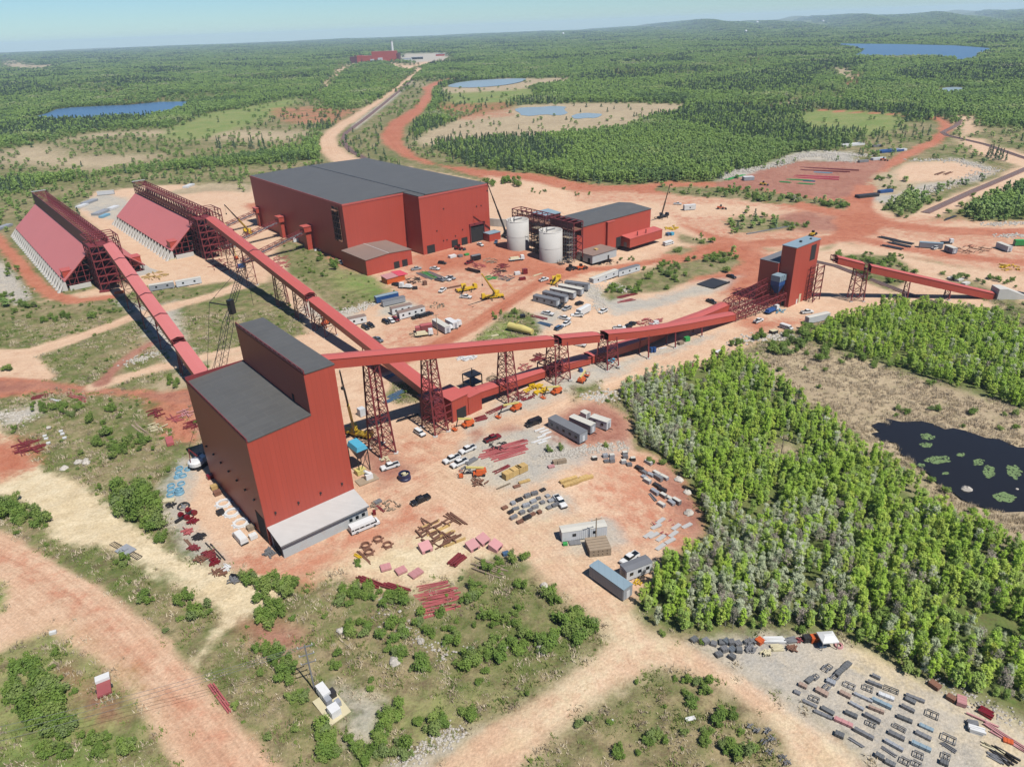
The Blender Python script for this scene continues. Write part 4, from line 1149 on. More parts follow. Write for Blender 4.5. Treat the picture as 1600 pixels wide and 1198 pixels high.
for k,(px,py,tx,ty)in enumerate(((1003,556,1003,518),(1053,543,1053,511),(1100,527,1100,501))):
 p=at(px,py);s=(Vector((p.x,p.y))-A0).dot(AD);ax=A0+AD*s+AN*GW/2
 zt=linept(tx,ty).z-GH;zb=float(terrain(ax.x,ax.y))
 t=thing('support_bent',['two-legged red bent under the low gallery, leftmost of three','two-legged red bent under the low gallery, the middle of three',
  'two-legged red bent under the low gallery, rightmost and shortest of three'][k],'support',(ax.x,ax.y,zb),0,'bents under the low gallery')
 for s_ in(-1,1):
  m=MB();o=AN*(s_*2.6);m.bar((o.x,o.y,0),(o.x*.8,o.y*.8,max(zt-zb,.8)),.5);m.box(o.x-.7,o.x+.7,o.y-.7,o.y+.7,-.3,.4,1);m.build('leg',[REDS,CONC],t)
 m=MB();o=AN*2.3;m.bar((o.x,o.y,max(zt-zb,.8)-.2),(-o.x,-o.y,max(zt-zb,.8)-.2),.5);m.build('cross_beam',REDS,t)
# gallery B: low conveyor on the ground from the transfer house to the open bridges
BD=Vector((math.sin(rad(49.6)),math.cos(rad(49.6))));BN=Vector((-BD.y,BD.x));B0=Vector((-11.2,220.2))
def bpt(px,py,h):
 p=linept(px,py,B0,BD);return Vector((p.x+BN.x*2.4,p.y+BN.y*2.4,p.z-h))
b_pts=[bpt(752,612.5,2.6),bpt(854,579.5,2.6),bpt(878,571,2.7),bpt(924,563,2.7),bpt(926,561,3.2),bpt(1000,533,3.2),bpt(1062,507,3.0),bpt(1105,491.5,3.0),
 bpt(1140,479,3.0)]
for q in b_pts:q.z=max(q.z,float(terrain(q.x,q.y))+.35)
gallery('low red conveyor gallery running from the transfer house under the upper gallery',b_pts[0],b_pts[1],4.8,2.6,.4)
gallery('short low red conveyor gallery section in the shade of the upper gallery',b_pts[2],b_pts[3],4.8,2.7,.4)
t=thing('conveyor_gallery','far red conveyor gallery rising behind the low one to the open truss bridges','conveyor',b_pts[4],0,'covered conveyor galleries')
for k in range(4,8):
 g=gallery('x',b_pts[k],b_pts[k+1],4.8,3.1,.4)
 for ch in list(g.children):ch.parent=t;ch.location=b_pts[k]-b_pts[4]
 bpy.data.objects.remove(g)
# supports frame between its first two sections
p=(b_pts[1]+b_pts[2])/2
t=thing('drive_steelwork','tangle of dark red drive steelwork at the gap of the low conveyor','frame',(p.x,p.y,0),math.atan2(BD.y,BD.x))
b=MB();rr=random.Random(8)
for x in(-3.5,0,3.5):
 for y in(-3.5,3.2):b.bar((x,y,0),(x,y,5.2),.34)
for z in(2.2,5.2):
 for y in(-3.5,3.2):b.bar((-3.5,y,z),(3.5,y,z),.3)
 for x in(-3.5,0,3.5):b.bar((x,-3.5,z),(x,3.2,z),.3)
for k in range(14):b.bar((rr.uniform(-3.5,3.5),rr.choice((-3.5,-2,3)),rr.uniform(0,3)),(rr.uniform(-3.5,3.5),rr.choice((-3.5,-2,3)),rr.uniform(2,5)),.2)
b.box(-2,2,-2,2,1,3.2);b.build('frame',REDS,t)
# transfer house
def transfer_house():
 q0=at(708,660);q1=at(752,638)
 t=thing('transfer_house','small red transfer house where the left conveyor meets the low one, with a dark doorway','building',(q0 .x,q0 .y,0),math.atan2(BD.y,
  BD.x)+rad(3))
 Lx=(q1-q0).length
 b=MB();b.prism([(0,0,0),(Lx*.54,0,0),(Lx*.54,9,0),(0,9,0)],(0,0,8.2));b.build('wall',RED,t)
 b=MB();b.box(Lx*.54+.01,Lx,-.25,7.2,0,6.6);b.build('wall',RED,t)
 b=MB();b.quadbox([(-.3,-.3,8.22),(Lx*.54+.2,-.3,8.22),(Lx*.54+.2,9.3,8.22),(-.3,9.3,8.22),(-.3,-.3,8.5),(Lx*.54+.2,-.3,8.5),(Lx*.54+.2,9.3,8.9),(-.3,9.3,
  8.9)]);b.build('roof',REDR,t)
 b=MB();b.box(Lx*.54+.22,Lx+.2,-.45,7.4,6.62,6.9);b.build('roof',REDR,t)
 window(t,'door',Lx*.3,0,0,4.2,4.2,0,DARK)
 b=MB();b.box(-4.5,-.02,4,12,0,7.4);sh=b.build('side_bay',REDS,t)
 b=MB();b.box(-4.8,-.1,3.8,13,7.42,7.8);b.build('roof',REDDARK,sh)
 b=MB()
 for x in(-3.4,-.25):
  b.bar((x,-.1,0),(x,-.1,7.6),.4)
 for z in(2.4,4.9,7.5):b.bar((-3.4,-.1,z),(-.25,-.1,z),.3)
 b.bar((-3.4,-.1,0),(-.25,-.1,2.4),.2);b.build('open_frame',REDS,t)
 return t
transfer_house()
# conveyor D (left barn -> process tower) and C (right barn -> transfer house)
def belt(labels,P,w,h,cuts,bands):
 P0,P1=Vector(P[0]),Vector(P[1])
 last=0
 for k,c in enumerate(cuts+[1.0]):
  a=P0 .lerp(P1,last);b=P0 .lerp(P1,c-(.012 if c<1 else 0))
  if k:b=b+Vector((0,0,-.9));a=a+Vector((0,0,-.9))
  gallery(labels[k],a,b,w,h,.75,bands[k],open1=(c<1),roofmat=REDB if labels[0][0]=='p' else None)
  last=c+.004
Ds,De=site(68.4,407,24.8),site(58.3,203.2,1.3)
belt(['pale-topped red gallery from the left barn, upper part with three dark roof bands','pale-topped red gallery entering the process tower, lower part'],
 (Ds,De),4.9,3.0,[.60],[4,1])
Cs,Ce=site(126.0,424,28.6-3.4),site(119.6,190,2.9)
belt(['long red gallery from the right barn, its upper part beside the mill hall','long red gallery passing under the upper gallery down to the transfer house'],
 (Cs,Ce),4.9,3.0,[.57],[1,0])
def bent(label,P,fr,w,spread,tall_lattice=False,dz=0.0):
 c=Vector(P[0]).lerp(Vector(P[1]),fr);zb=float(terrain(c.x,c.y));zt=c.z-dz
 d=(Vector(P[1])-Vector(P[0]));d.z=0;d.normalize();s=Vector((-d.y,d.x,0))
 t=thing('trestle',label,'trestle',(c.x,c.y,zb),0,'steel trestles under the conveyors')
 H=zt-zb;n=max(2,int(H/4.5))
 legs=[(-1,-1),(1,-1),(1,1),(-1,1)]if tall_lattice else[(-1,0),(1,0)]
 tp,ft=[],[]
 for i,j in legs:
  ft.append(s*(i*(w/2+spread))+d*(j*1.8));tp.append(s*(i*w/2)+d*(j*1.5)+Vector((0,0,H)))
 for a,b in zip(ft,tp):
  m=MB();m.bar(a,b,.32);m.box(a.x-.6,a.x+.6,a.y-.6,a.y+.6,-.2,.35,1);m.build('leg',[REDS,CONC],t)
 m=MB()
 pairs=[(0,1),(1,2),(2,3),(3,0)]if tall_lattice else[(0,1)]
 for a,b in pairs:
  for k in range(n):
   f0,f1=k/n,(k+1)/n
   m.bar(ft[a].lerp(tp[a],f0),ft[b].lerp(tp[b],f1),.16);m.bar(ft[b].lerp(tp[b],f0),ft[a].lerp(tp[a],f1),.16);m.bar(ft[a].lerp(tp[a],f1),ft[b].lerp(tp[b],
    f1),.2)
 m.build('bracing',REDS,t)
D_=(Ds,De);C_=(Cs,Ce)
for fr,lat,lb in((.13,0,'thin bent under the left barn gallery, nearest the barn'),(.30,0,'thin bent under the left barn gallery, beside the pale grey trailers'),
 (.45,0,'thin bent under the left barn gallery, where the sandy track passes below'),(.61,1,'lattice trestle under the open joint of the left barn gallery'),
 (.78,0,'thin bent under the left barn gallery, nearest the process tower')):
 bent(lb,D_,fr,4.2,.6,lat,.9 if fr>.6 else 0)
for fr,lat,lb in((.10,0,'first thin bent under the right barn gallery, beside the barn'),(.16,0,'second thin bent under the right barn gallery'),(.22,0,
 'third thin bent under the right barn gallery, by the stacked steel'),(.40,1,'lattice trestle under the right barn gallery, farther from the joint'),(.50,
 1,'lattice trestle under the right barn gallery, above the grassy field'),(.58,1,'lattice trestle under the open joint of the right barn gallery'),(.63,
 0,'thin bent just below the open joint of the right barn gallery'),(.78,0,'bent under the right barn gallery, left of the upper gallery crossing')):
 bent(lb,C_,fr,4.2,.6,lat,.9 if fr>.57 else 0)
# open truss bridges between the galleries and the right transfer tower
def open_bridge(label,p,q,w,h,bents):
 p,q=Vector(p),Vector(q)
 t=thing('truss_bridge',label,'bridge',p,0,'open truss bridges')
 d=q-p;L=d.length;dx=d.normalized();s=Vector((dx.y,-dx.x,0)).normalized()
 m=MB();n=int(L/3)
 for e in(-1,1):
  o=s*(e*w/2)
  lattice(m,o,d+o,d+o+Vector((0,0,h)),o+Vector((0,0,h)),n,.26)
 for k in range(n+1):
  c=d*(k/n)
  for z in(0,h):m.bar(c-s*w/2+Vector((0,0,z)),c+s*w/2+Vector((0,0,z)),.22)
  if k<n:m.bar(c-s*w/2+Vector((0,0,h)),d*((k+1)/n)+s*w/2+Vector((0,0,h)),.16)
 m.build('truss',REDS,t)
 m=MB();zb=min(float(terrain(p.x,p.y)),p.z-1)-p.z
 for k in range(bents+1):
  c=d*(k/max(1,bents))
  for e in(-1,1):m.bar(c+s*(e*w/2),(c+s*(e*w/2)).xy.to_3d()+Vector((0,0,zb)),.34)
 m.build('posts',REDS,t)
aE,bE=a_pts[9],b_pts[8]
tb=at(1231,480.6)
RT=Vector((tb.x,tb.y,tb.z))
RT_u=RT.x*_cu+RT.y*_su;RT_v=-RT.x*_su+RT.y*_cu
e1=site(RT_u-.3,RT_v+3.5);e2=site(RT_u-3,RT_v+9.5)
open_bridge('lower open red truss bridge between the low gallery and the right transfer tower',(aE.x,aE.y,aE.z+.4),(e1 .x,e1 .y,aE.z+3.6),4.6,3.2,5)
open_bridge('upper open red truss bridge behind the lower one, reaching the blue hopper',(bE.x,bE.y,bE.z+.5),(e2 .x,e2 .y,bE.z+9.0),4.8,3.4,5)
# right transfer tower
def right_tower():
 t=thing('transfer_tower','tall narrow red transfer tower with a pale blue-grey roof at the right of the site','tower',(RT.x,RT.y,RT.z),SITE_ROT)
 W,D,H=21.5,7.2,29.4
 b=MB();b.box(0,W,0,D,0,H);b.build('wall',RED,t)
 b=MB();b.box(-.2,W+.2,-.2,D+.2,H+.01,H+.35);b.build('roof',ROOFT,t)
 b=MB();b.box(9,10,3,4,H+.36,H+1.1);b.box(17,17.8,2.4,3.2,H+.36,H+.9);b.build('roof_unit',STEELD,t)
 window(t,'opening',16.2,0,20.2,4.6,7.6,0,DARK)
 b=MB();b.box(-1.2,W-2,D+.02,D+10,0,20.8);lw=b.build('rear_block',RED,t)
 b=MB();b.box(-1.4,W-1.8,D+.02,D+10.2,20.82,21.1);b.build('roof',ROOFG,lw)
 window(t,'door',7.5,0,0,1.2,2.4,0,WHITE);window(t,'door',10,0,0,1.8,4.5,0,CREAM);window(t,'door',0,3,0,1.4,2.6,3,DARK)
 m=MB()
 for x in(14.2,20.8):
  for y in(-1.2,-4.6):m.bar((x,y,0),(x,y,17.5),.4)
  for k in range(5):m.bar((x,-1.2,k*3.5),(x,-4.6,(k+1)*3.5),.2)
 for y in(-1.2,-4.6):
  for k in range(5):m.bar((14.2,y,k*3.5),(20.8,y,(k+1)*3.5),.2);m.bar((14.2,y,(k+1)*3.5),(20.8,y,(k+1)*3.5),.25)
 m.build('leg_frame',REDS,t)
 return t
right_tower()
# blue hopper on the tower's left
p=site(RT_u-3.6,RT_v+5.0)
t=thing('dust_hopper','blue hopper with a pale ribbed top beside the right transfer tower','hopper',(p.x,p.y,RT.z),SITE_ROT)
b=MB();b.quadbox([(-.6,-.6,7.2),(.6,-.6,7.2),(.6,.6,7.2),(-.6,.6,7.2),(-2.6,-2.2,11.5),(2.6,-2.2,11.5),(2.6,2.2,11.5),(-2.6,2.2,11.5)]);b.box(-2.6,2.6,
 -2.2,2.2,11.52,13.6);b.build('hopper',BLUE,t)
b=MB();b.box(-2.7,2.7,-2.3,2.3,13.62,16.4)
for x in(-2.7,-.9,.9,2.7):b.box(x-.12,x+.12,-2.5,-2.31,13.6,16.5)
b.build('filter_box',ROOFT,t)
b=MB()
for x in(-2.4,2.4):
 for y in(-2,2):b.bar((x,y,0),(x,y,11.5),.3)
b.bar((-2.4,-2,0),(2.4,-2,7),.2);b.build('stand',STEELD,t)
# conveyor E to the right
E0,E1=Vector((RT.x,RT.y)),None
es=site(RT_u+16.5,RT_v-3.0);ee=at(1553,466)
eo=Vector((es.x,es.y));ed=(Vector((ee.x,ee.y+1))-eo).normalized()
def ept(px,py,h=3.4):
 p=linept(px,py,eo,ed);return Vector((p.x,p.y,p.z-h))
eA,eB,eC,eD=ept(1307.8,400),ept(1348,410),ept(1359.5,414),ept(1552.8,457.5)
gallery('short red gallery leaving the right transfer tower at mid height',eA,eB,4.4,3.2,.4,open0=True,open1=True)
gallery('long red gallery sloping down to the concrete abutment at the far right',eC,eD,4.4,3.4,.4)
def ebent(label,x,lattice_,wd=2.6):
 base=at(*x[0]);s=(Vector((base.x,base.y))-eo).dot(ed);c=eo+ed*s;f=(Vector((c.x,c.y))-Vector((eC.x,eC.y))).length/(eD-eC).length
 zt=(eC.lerp(eD,min(f,1)).z if x[0][0]>1350 else eB.z)
 n=Vector((-ed.y,ed.x));zb=float(terrain(c.x,c.y));H=zt-zb-.05
 t=thing('trestle',label,'trestle',(c.x,c.y,zb),math.atan2(ed.y,ed.x),'steel trestles under the conveyors')
 pts=[(-wd,-2),(wd,-2),(wd,2),(-wd,2)]if lattice_ else[(0,-2),(0,2)]
 for a in pts:
  m=MB();m.bar((a[0]*1.15,a[1]*1.35,0),(a[0],a[1],H),.42);m.box(a[0]*1.15-.6,a[0]*1.15+.6,a[1]*1.35-.6,a[1]*1.35+.6,-.2,.4,1);m.build('leg',[REDS,CONC],
   t)
 m=MB();k_=max(2,int(H/4))
 for a,b in([(0,1),(1,2),(2,3),(3,0)]if lattice_ else[(0,1)]):
  A,B=pts[a],pts[b]
  for k in range(k_):
   m.bar((A[0]*1.1,A[1]*1.2,H*k/k_),(B[0]*1.1,B[1]*1.2,H*(k+1)/k_),.18);m.bar((B[0]*1.1,B[1]*1.2,H*k/k_),(A[0]*1.1,A[1]*1.2,H*(k+1)/k_),.18);m.bar((A[0],
    A[1],H*(k+1)/k_),(B[0],B[1],H*(k+1)/k_),.2)
 m.build('bracing',REDS,t)
ebent('big lattice trestle with ladders under the open joint right of the transfer tower',((1342,474),),True)
ebent('slim bent in the middle of the right sloping gallery',((1415,469),),False)
ebent('short bent near the low end of the right sloping gallery',((1484,470),),False)
p=at(1568,468)
t=thing('abutment','pale concrete abutment block at the low end of the right gallery','abutment',(eD.x,eD.y,float(terrain(eD.x,eD.y))),math.atan2(ed.y,
 ed.x))
b=MB();b.prism([(.2,-3.4,-.5),(.2,-3.4,5.4),(4,-3.4,5.4),(17,-3.4,.3),(17,-3.4,-.5)],(0,6.8,0));b.build('abutment',CONC,t)
# --- far plant with chimney
def far_plant():
 o=at(590,97)
 k=(o-Vector((0,0,CAM_H))).length/FPX
 t=thing('far_plant','distant long red plant on the horizon side of the haul road','plant',(o.x,o.y,o.z),rad(-4))
 b=MB();b.box(-6*k,28*k,-20,20,0,13*k);b.box(-20*k,-6*k,-18,24,0,8*k);b.box(-28*k,-20*k,-10,20,0,9*k);b.build('wall',RED,t)
 b=MB();b.box(-38*k,-28.2*k,-12,20,0,7.6*k);b.box(-31*k,-29*k,-13,-12.2,0,10*k);b.box(28.2*k,32*k,-12,20,0,10*k);b.build('dark_block',REDDARK,t)
 b=MB();b.box(-6*k,28*k,-20.3,20.3,13*k+.1,13*k+1);b.box(-20*k,-6.1*k,-18.3,24.3,8*k+.1,8*k+1);b.build('roof',REDR,t)
 b=MB();b.box(-8*k,-3*k,-28,-20.2,0,4*k);b.box(3*k,9*k,-30,-20.2,0,5.4*k);b.build('white_bay',WHITET,t)
 b=MB();b.box(11*k,19*k,-60,-40,0,2.4*k);b.build('near_shed',REDR,t)
 c=at(614.5,92);hh=topz(615,65,c)-c.z
 t2=thing('chimney','tall white chimney rising behind the distant red plant','chimney',(c.x,c.y,c.z))
 b=MB();b.tube((0,0,0),(0,0,hh),2.1*k,1.75*k,18);b.build('shaft',WHITE,t2,False)
 b=MB();b.tube((0,0,hh),(0,0,hh+2),1.85*k,1.85*k,18);b.build('cap',GREYT,t2)
 for x,y,w,h,lb,mt in((637,96,12,4,'pale long shed right of the distant red plant',WHITET),(652,93,16,3.4,'dark low shed beyond the distant haul road end',
  STEELD),(688,88,12,3,'rust coloured sheds right of the distant plant',RED),(612,107,6,2.6,'small pale tent by the distant plant',CREAM),(640,112,4,2,
  'tiny white shed beside the distant haul road',WHITE)):
  q=at(x,y);kk=q.length/FPX
  tt=thing('shed',lb,'shed',q,rad(-5))
  b=MB();b.box(-w*kk/2,w*kk/2,-8,8,0,h*kk*.8);b.build('wall',mt,tt)
  b=MB();b.prism([(-w*kk/2-.5,-8.5,h*kk*.8+.05),(-w*kk/2-.5,8.5,h*kk*.8+.05),(-w*kk/2-.5,0,h*kk)],(w*kk+1,0,0));b.build('roof',GREYT,tt)
far_plant()
def water_tower(label,px,py,pt,r=5.5):
 q=at(px,py);h=max(topz(px,pt,q)-q.z,22)
 kk=q.length/FPX;r=max(r,1.6*kk)
 t=thing('water_tower',label,'water tower',q,0,'distant water towers')
 b=MB();b.tube((0,0,0),(0,0,h-r),r*.34,r*.28,10);b.build('stem',WHITE,t)
 b=MB();b.lathe([(.05,h-1.9*r),(r*.5,h-1.75*r),(r*.95,h-1.2*r),(r,h-.9*r),(r*.85,h-.4*r),(r*.45,h-.08*r),(.05,h)],14);b.build('tank',WHITE,t,True)
water_tower('white water tower alone in the middle of the distant forest',880,55,51)
water_tower('nearer white water tower beside the distant little town',1165,54,47)
water_tower('white water tower on the distant ridge, left one',1183,37,33)
water_tower('white water tower on the distant ridge, far right one',1286,35,31.5)
for k,(x,y)in enumerate(((1172,55),(1180,56),(1190,56),(1198,55),(1206,57),(1214,56))):
 q=at(x,y);kk=q.length/FPX
 t=thing('town_house','tiny pale house of the distant town','house',q,rad(k*23),'houses of the distant town')
 b=MB();b.box(-kk*1.3,kk*1.3,-kk,kk,0,kk*.9);b.build('wall',WHITE,t)
 b=MB();b.prism([(-kk*1.4,-kk*1.1,kk*.91),(-kk*1.4,kk*1.1,kk*.91),(-kk*1.4,0,kk*1.5)],(kk*2.8,0,0));b.build('roof',GREYT,t)
# --- railway tracks
def railway(label_name,pts,w=6.0,ballast='dark'):
 P=[at(*p)for p in pts]
 Qp=[]
 for a,b in zip(P,P[1:]):
  n=max(1,int((b-a).length/6))
  for k in range(n):Qp.append(a.lerp(b,k/n))
 Qp.append(P[-1])
 for q in Qp:q.z=float(terrain(q.x,q.y))
 m=MB()
 def strip(o,wd,z0,z1,mi):
  for k in range(len(Qp)-1):
   a,b=Qp[k],Qp[k+1]
   da=(Qp[min(k+1,len(Qp)-1)]-Qp[max(k-1,0)]);db=(Qp[min(k+2,len(Qp)-1)]-Qp[k])
   na=Vector((-da.y,da.x,0)).normalized();nb=Vector((-db.y,db.x,0)).normalized()
   m.quadbox([a+na*(o-wd)+Vector((0,0,z0)),b+nb*(o-wd)+Vector((0,0,z0)),b+nb*(o+wd)+Vector((0,0,z0)),a+na*(o+wd)+Vector((0,0,z0)),a+na*(o-wd*.8)+Vector((0,
    0,z1)),b+nb*(o-wd*.8)+Vector((0,0,z1)),b+nb*(o+wd*.8)+Vector((0,0,z1)),a+na*(o+wd*.8)+Vector((0,0,z1))],mi)
 strip(0,w/2,-.3,.38,0)
 strip(-.75,.09,.4,.62,1);strip(.75,.09,.4,.62,1)
 m2=MB()
 o=m.build('railway_track',[BALLAST,STEELG]);o['kind']='structure'
BALLAST=paint('railway_ballast',(128,96,88),.95,0,.25,.5)
BALLASTD=paint('dark_ballast',(108,78,74),.95,0,.25,.5)
railway('r',[(1270,408),(1306,416),(1360,437),(1420,460),(1500,486),(1600,519),(1720,560)],4.6)
railway('r',[(1445,333),(1480,317),(1520,299),(1600,265),(1700,222)],7)
railway('r',[(1700,275),(1600,247),(1540,226),(1480,212),(1473,207),(1495,196),(1500,187),(1480,180),(1400,172),(1300,166),(1190,160),(1130,160)],7)
railway('r',[(660,112),(640,130),(600,162),(570,186),(540,208),(536,222),(548,236),(575,250),(600,257)],8)
# ------------------------------------------------------------------ vehicles
def pose(c,p,q):
 """ground middle, heading and length of a thing whose ends are seen at p (rear) and q (front)"""
 a,b=G(c,*p),G(c,*q);m=(a+b)/2;m.z=float(terrain(m.x,m.y))
 return m,math.atan2(b.y-a.y,b.x-a.x),(b-a).length
CARM={}
CARS=dict(white=WHITE,black=CARBLK,red=CARRED,grey=CARGRY,silver=CARSIL,blue=CARBLU)
def car_meshes(kind,col):
 key=kind+col
 if key in CARM:return CARM[key]
 M_=CARS[col]
 L=dict(pickup=5.9,suv=4.9,van=5.9,bus=8.2)[kind];W=dict(pickup=2.0,suv=1.95,van=2.1,bus=2.4)[kind]
 x0,x1,y=-L/2,L/2,W/2
 b,g=MB(),MB()
 if kind=='pickup':
  b.tbox(x0,x1,-y,y,.45,1.0,.03,.03);b.tbox(1.35,x1-.05,-y+.04,y-.04,1.0,1.2,.12,.1)
  b.tbox(-1.05,1.3,-y+.06,y-.06,1.0,1.22,.02,.02);b.tbox(-.75,.85,-y+.24,y-.24,1.86,1.93,.08,.08)
  g.tbox(-1.0,1.3,-y+.1,y-.1,1.22,1.86,.28,.16)
  for s in(-1,1):b.box(x0+.02,-1.08,s*(y-.14)-.07,s*(y-.14)+.07,1.0,1.28)
  b.box(x0+.02,x0+.14,-y+.08,y-.08,1.0,1.28)
  g.box(x0+.16,-1.1,-y+.22,y-.22,1.0,1.04)
 elif kind=='suv':
  b.tbox(x0,x1,-y,y,.42,1.02,.05,.04);b.tbox(x0+.3,1.0,-y+.24,y-.24,1.72,1.8,.08,.08);b.tbox(1.0,x1-.08,-y+.08,y-.08,1.0,1.12,.2,.12)
  g.tbox(x0+.08,1.2,-y+.08,y-.08,1.02,1.72,.3,.17)
 else:
  h=2.15 if kind=='van' else 2.5
  b.tbox(x0,x1,-y,y,.42,1.25,.03,.02);b.tbox(x0+.03,x1-1.2,-y+.03,y-.03,1.75,h,.06,.1);b.tbox(x1-1.25,x1-.06,-y+.08,y-.08,1.25,1.36,.1,.1)
  b.box(x0+.03,x0+.1,-y+.04,y-.04,1.25,1.75);g.tbox(x0+.06,x1-.75,-y+.05,y-.05,1.25,1.75,.04,.04,0,.0)
  for k in range(4):b.box(x0+.8+k*(L-2.2)/4,x0+.98+k*(L-2.2)/4,-y+.03,y-.03,1.25,1.76)
 w=MB();w.tube((0,-.13,0),(0,.13,0),.40,.40,12);w.tube((0,-.14,0),(0,.14,0),.2,.2,8,1)
 hl=MB();hl.box(-.03,.03,-.2,.2,-.08,.08)
 bp=MB();bp.box(x1-.02,x1+.12,-y+.05,y-.05,.42,.66);bp.box(x0-.12,x0+.02,-y+.05,y-.05,.42,.66)
 CARM[key]=(b.mesh('body',M_),g.mesh('window',GLASS),w.mesh('wheel',[RUBBER,STEELG]),hl.mesh('headlight',LAMPW),bp.mesh('bumper',STEELD),L,W)
 return CARM[key]
def car(kind,col,c,p,q,label,group='vehicles parked on the site'):
 m,rz,_=pose(c,p,q)
 bm_,gm,wm,hm,pm,L,W=car_meshes(kind,col)
 t=thing({'pickup':'pickup_truck','suv':'parked_car','van':'van','bus':'minibus'}[kind],label,{'pickup':'pickup','suv':'car','van':'van','bus':'minibus'}[kind],
  m,rz,group)
 for nm,me,lo in[('body',bm_,(0,0,0)),('window',gm,(0,0,0)),('bumper',pm,(0,0,0))]+[('wheel',wm,(sx*L*.31,sy*(W/2-.1),.4))for sx in(-1,1)for sy in(-1,1)]+[('headlight',
  hm,(L/2+.01,s*(W/2-.32),.85))for s in(-1,1)]:
  o=bpy.data.objects.new(nm,me);C.objects.link(o);o.parent=t;o.location=lo
 return t
for a in[('suv','white','h',(92,108),(138,138),'white SUV standing alone just left of the second tall trestle'),('pickup','white','h',(388,192),(320,222),
 'white pickup by itself left of the long red steel beams'),('pickup','white','h',(314,238),(236,272),'white pickup with tools in its bed, left of the pair on the sandy yard'),
 ('pickup','white','h',(345,260),(280,290),'white pickup, right of the pair on the sandy yard'),('pickup','red','h',(442,165),(514,137),'dark red pickup with a white load in its bed'),
 ('van','black','h',(714,62),(652,86),'black van left of the three long trailers'),('pickup','black','h',(162,440),(76,480),'black pickup on the open sand right of the lean-to'),
 ('pickup','white','h',(792,438),(840,498),'white pickup with a black bed beside the grid of grey crates'),('pickup','white','h',(1205,728),(1120,780),
 'white service pickup behind the grey office trailer at the wood edge'),('pickup','white','n',(1210,162),(1062,208),'white pickup near the blue ring, right of the process tower'),
 ('bus','white','n',(808,785),(985,712),'white minibus in front of the lean-to windows'),('van','white','m',(560,930),(490,850),'white van on the red track left of the process tower'),
 ('suv','black','yc',(492,240),(548,246),'black car alone in front of the mill hall annex'),('pickup','white','yc',(424,290),(486,298),'white pickup among the parts right of the hall annex'),
 ('pickup','silver','yc',(258,300),(320,290),'silver pickup closest to the doors of the hall annex'),('pickup','grey','yc',(466,388),(532,402),'grey pickup, left of three at the end of the pipe rows'),
 ('pickup','white','yc',(532,385),(584,396),'white pickup, middle of three at the end of the pipe rows'),('pickup','silver','yc',(574,370),(620,382),'silver pickup, right of three at the end of the pipe rows'),
 ('pickup','black','yc',(80,430),(150,446),'black pickup in front of the red tarp tent'),('pickup','white','yc',(548,468),(496,506),'white pickup at the left end of the long brown beam'),
 ('pickup','white','yc',(674,542),(788,552),'white service pickup left of the big yellow crane'),('pickup','white','yc',(832,66),(888,92),'white pickup in front of the tall hall door'),
 ('pickup','blue','yc',(1006,40),(996,72),'blue pickup between the porch and the left silo'),('pickup','red','yc',(790,228),(728,250),'bright red pickup behind the laid-out pipes'),
 ('pickup','white','yc',(1386,402),(1466,384),'white pickup driving on the dark red track by the office trailers'),('pickup','white','c',(428,878),(496,
 894),'white pickup below the five office trailers, farthest left'),('pickup','white','c',(534,905),(600,926),'white pickup, upper of the group of three by the grassy patch'),
 ('pickup','white','c',(602,940),(550,962),'white pickup, middle of the group of three by the grassy patch'),('suv','blue','c',(508,986),(552,966),'grey-blue car, lowest of the group of three by the grassy patch'),
 ('suv','black','c',(560,832),(526,852),'black car at the near ends of the office trailers'),('pickup','silver','c',(610,846),(552,864),'silver pickup at the near ends of the office trailers'),
 ('suv','black','c',(644,826),(674,820),'small black car alone right of the office trailers'),('pickup','white','c',(676,900),(614,892),'white pickup hitched before the white box trailer'),
 ('pickup','white','c',(836,862),(778,880),'white pickup by itself right of the white box trailer'),('pickup','white','c',(880,972),(938,978),'white pickup in the row behind the upper gallery'),
 ('pickup','black','c',(932,976),(986,960),'black pickup, left one in the row behind the upper gallery'),('pickup','black','c',(954,962),(1010,944),'black pickup, right one in the row behind the upper gallery'),
 ('pickup','white','c',(632,1072),(684,1086),'white pickup half hidden below the short gallery section'),('bus','white','c',(1182,458),(1246,440),'white minibus right of the lower red building'),
 ('pickup','black','c',(1450,798),(1514,824),'black pickup alone behind the rising red gallery'),('pickup','black','d',(54,838),(96,852),'black pickup left of the blue hopper tower'),
 ('pickup','white','d',(190,1086),(240,1064),'white pickup below the truss bridges'),('van','white','d',(332,1102),(388,1120),'white van at the rocky wood edge below the transfer tower'),
 ('pickup','white','d',(440,1032),(496,1026),'white pickup at the foot of the right transfer tower'),('pickup','white','d',(1112,702),(1160,690),'white pickup between the containers right of the black pipes'),
 ('suv','black','d',(1560,934),(1597,942),'black car at the right edge past the abutment'),('pickup','white','c',(1244,198),(1300,200),'white pickup far behind the lower red building'),
 ('suv','black','t',(942,490),(1012,526),'black SUV, left of three cars before the white office trailers'),('suv','white','t',(1000,482),(1052,514),'white car, middle of three before the white office trailers'),
 ('suv','red','t',(1036,466),(1102,502),'dark red car, right of three before the white office trailers'),('suv','black','t',(752,542),(820,578),'black SUV nearest the right barn gallery'),
 ('suv','black','t',(808,524),(864,556),'black car, second from the right barn gallery'),('pickup','black','t',(1246,468),(1300,452),'black pickup, left of three at the end of the longer white trailer'),
 ('suv','black','t',(1305,456),(1352,442),'black car, middle of three at the end of the longer white trailer'),('suv','black','t',(1350,440),(1398,428),
 'black car, right of three at the end of the longer white trailer'),('pickup','grey','t',(870,660),(935,690),'grey pickup above the crossing of the two galleries'),
 ('pickup','white','b',(580,712),(636,742),'white pickup in the shade of the hall left wall'),]:car(*a)
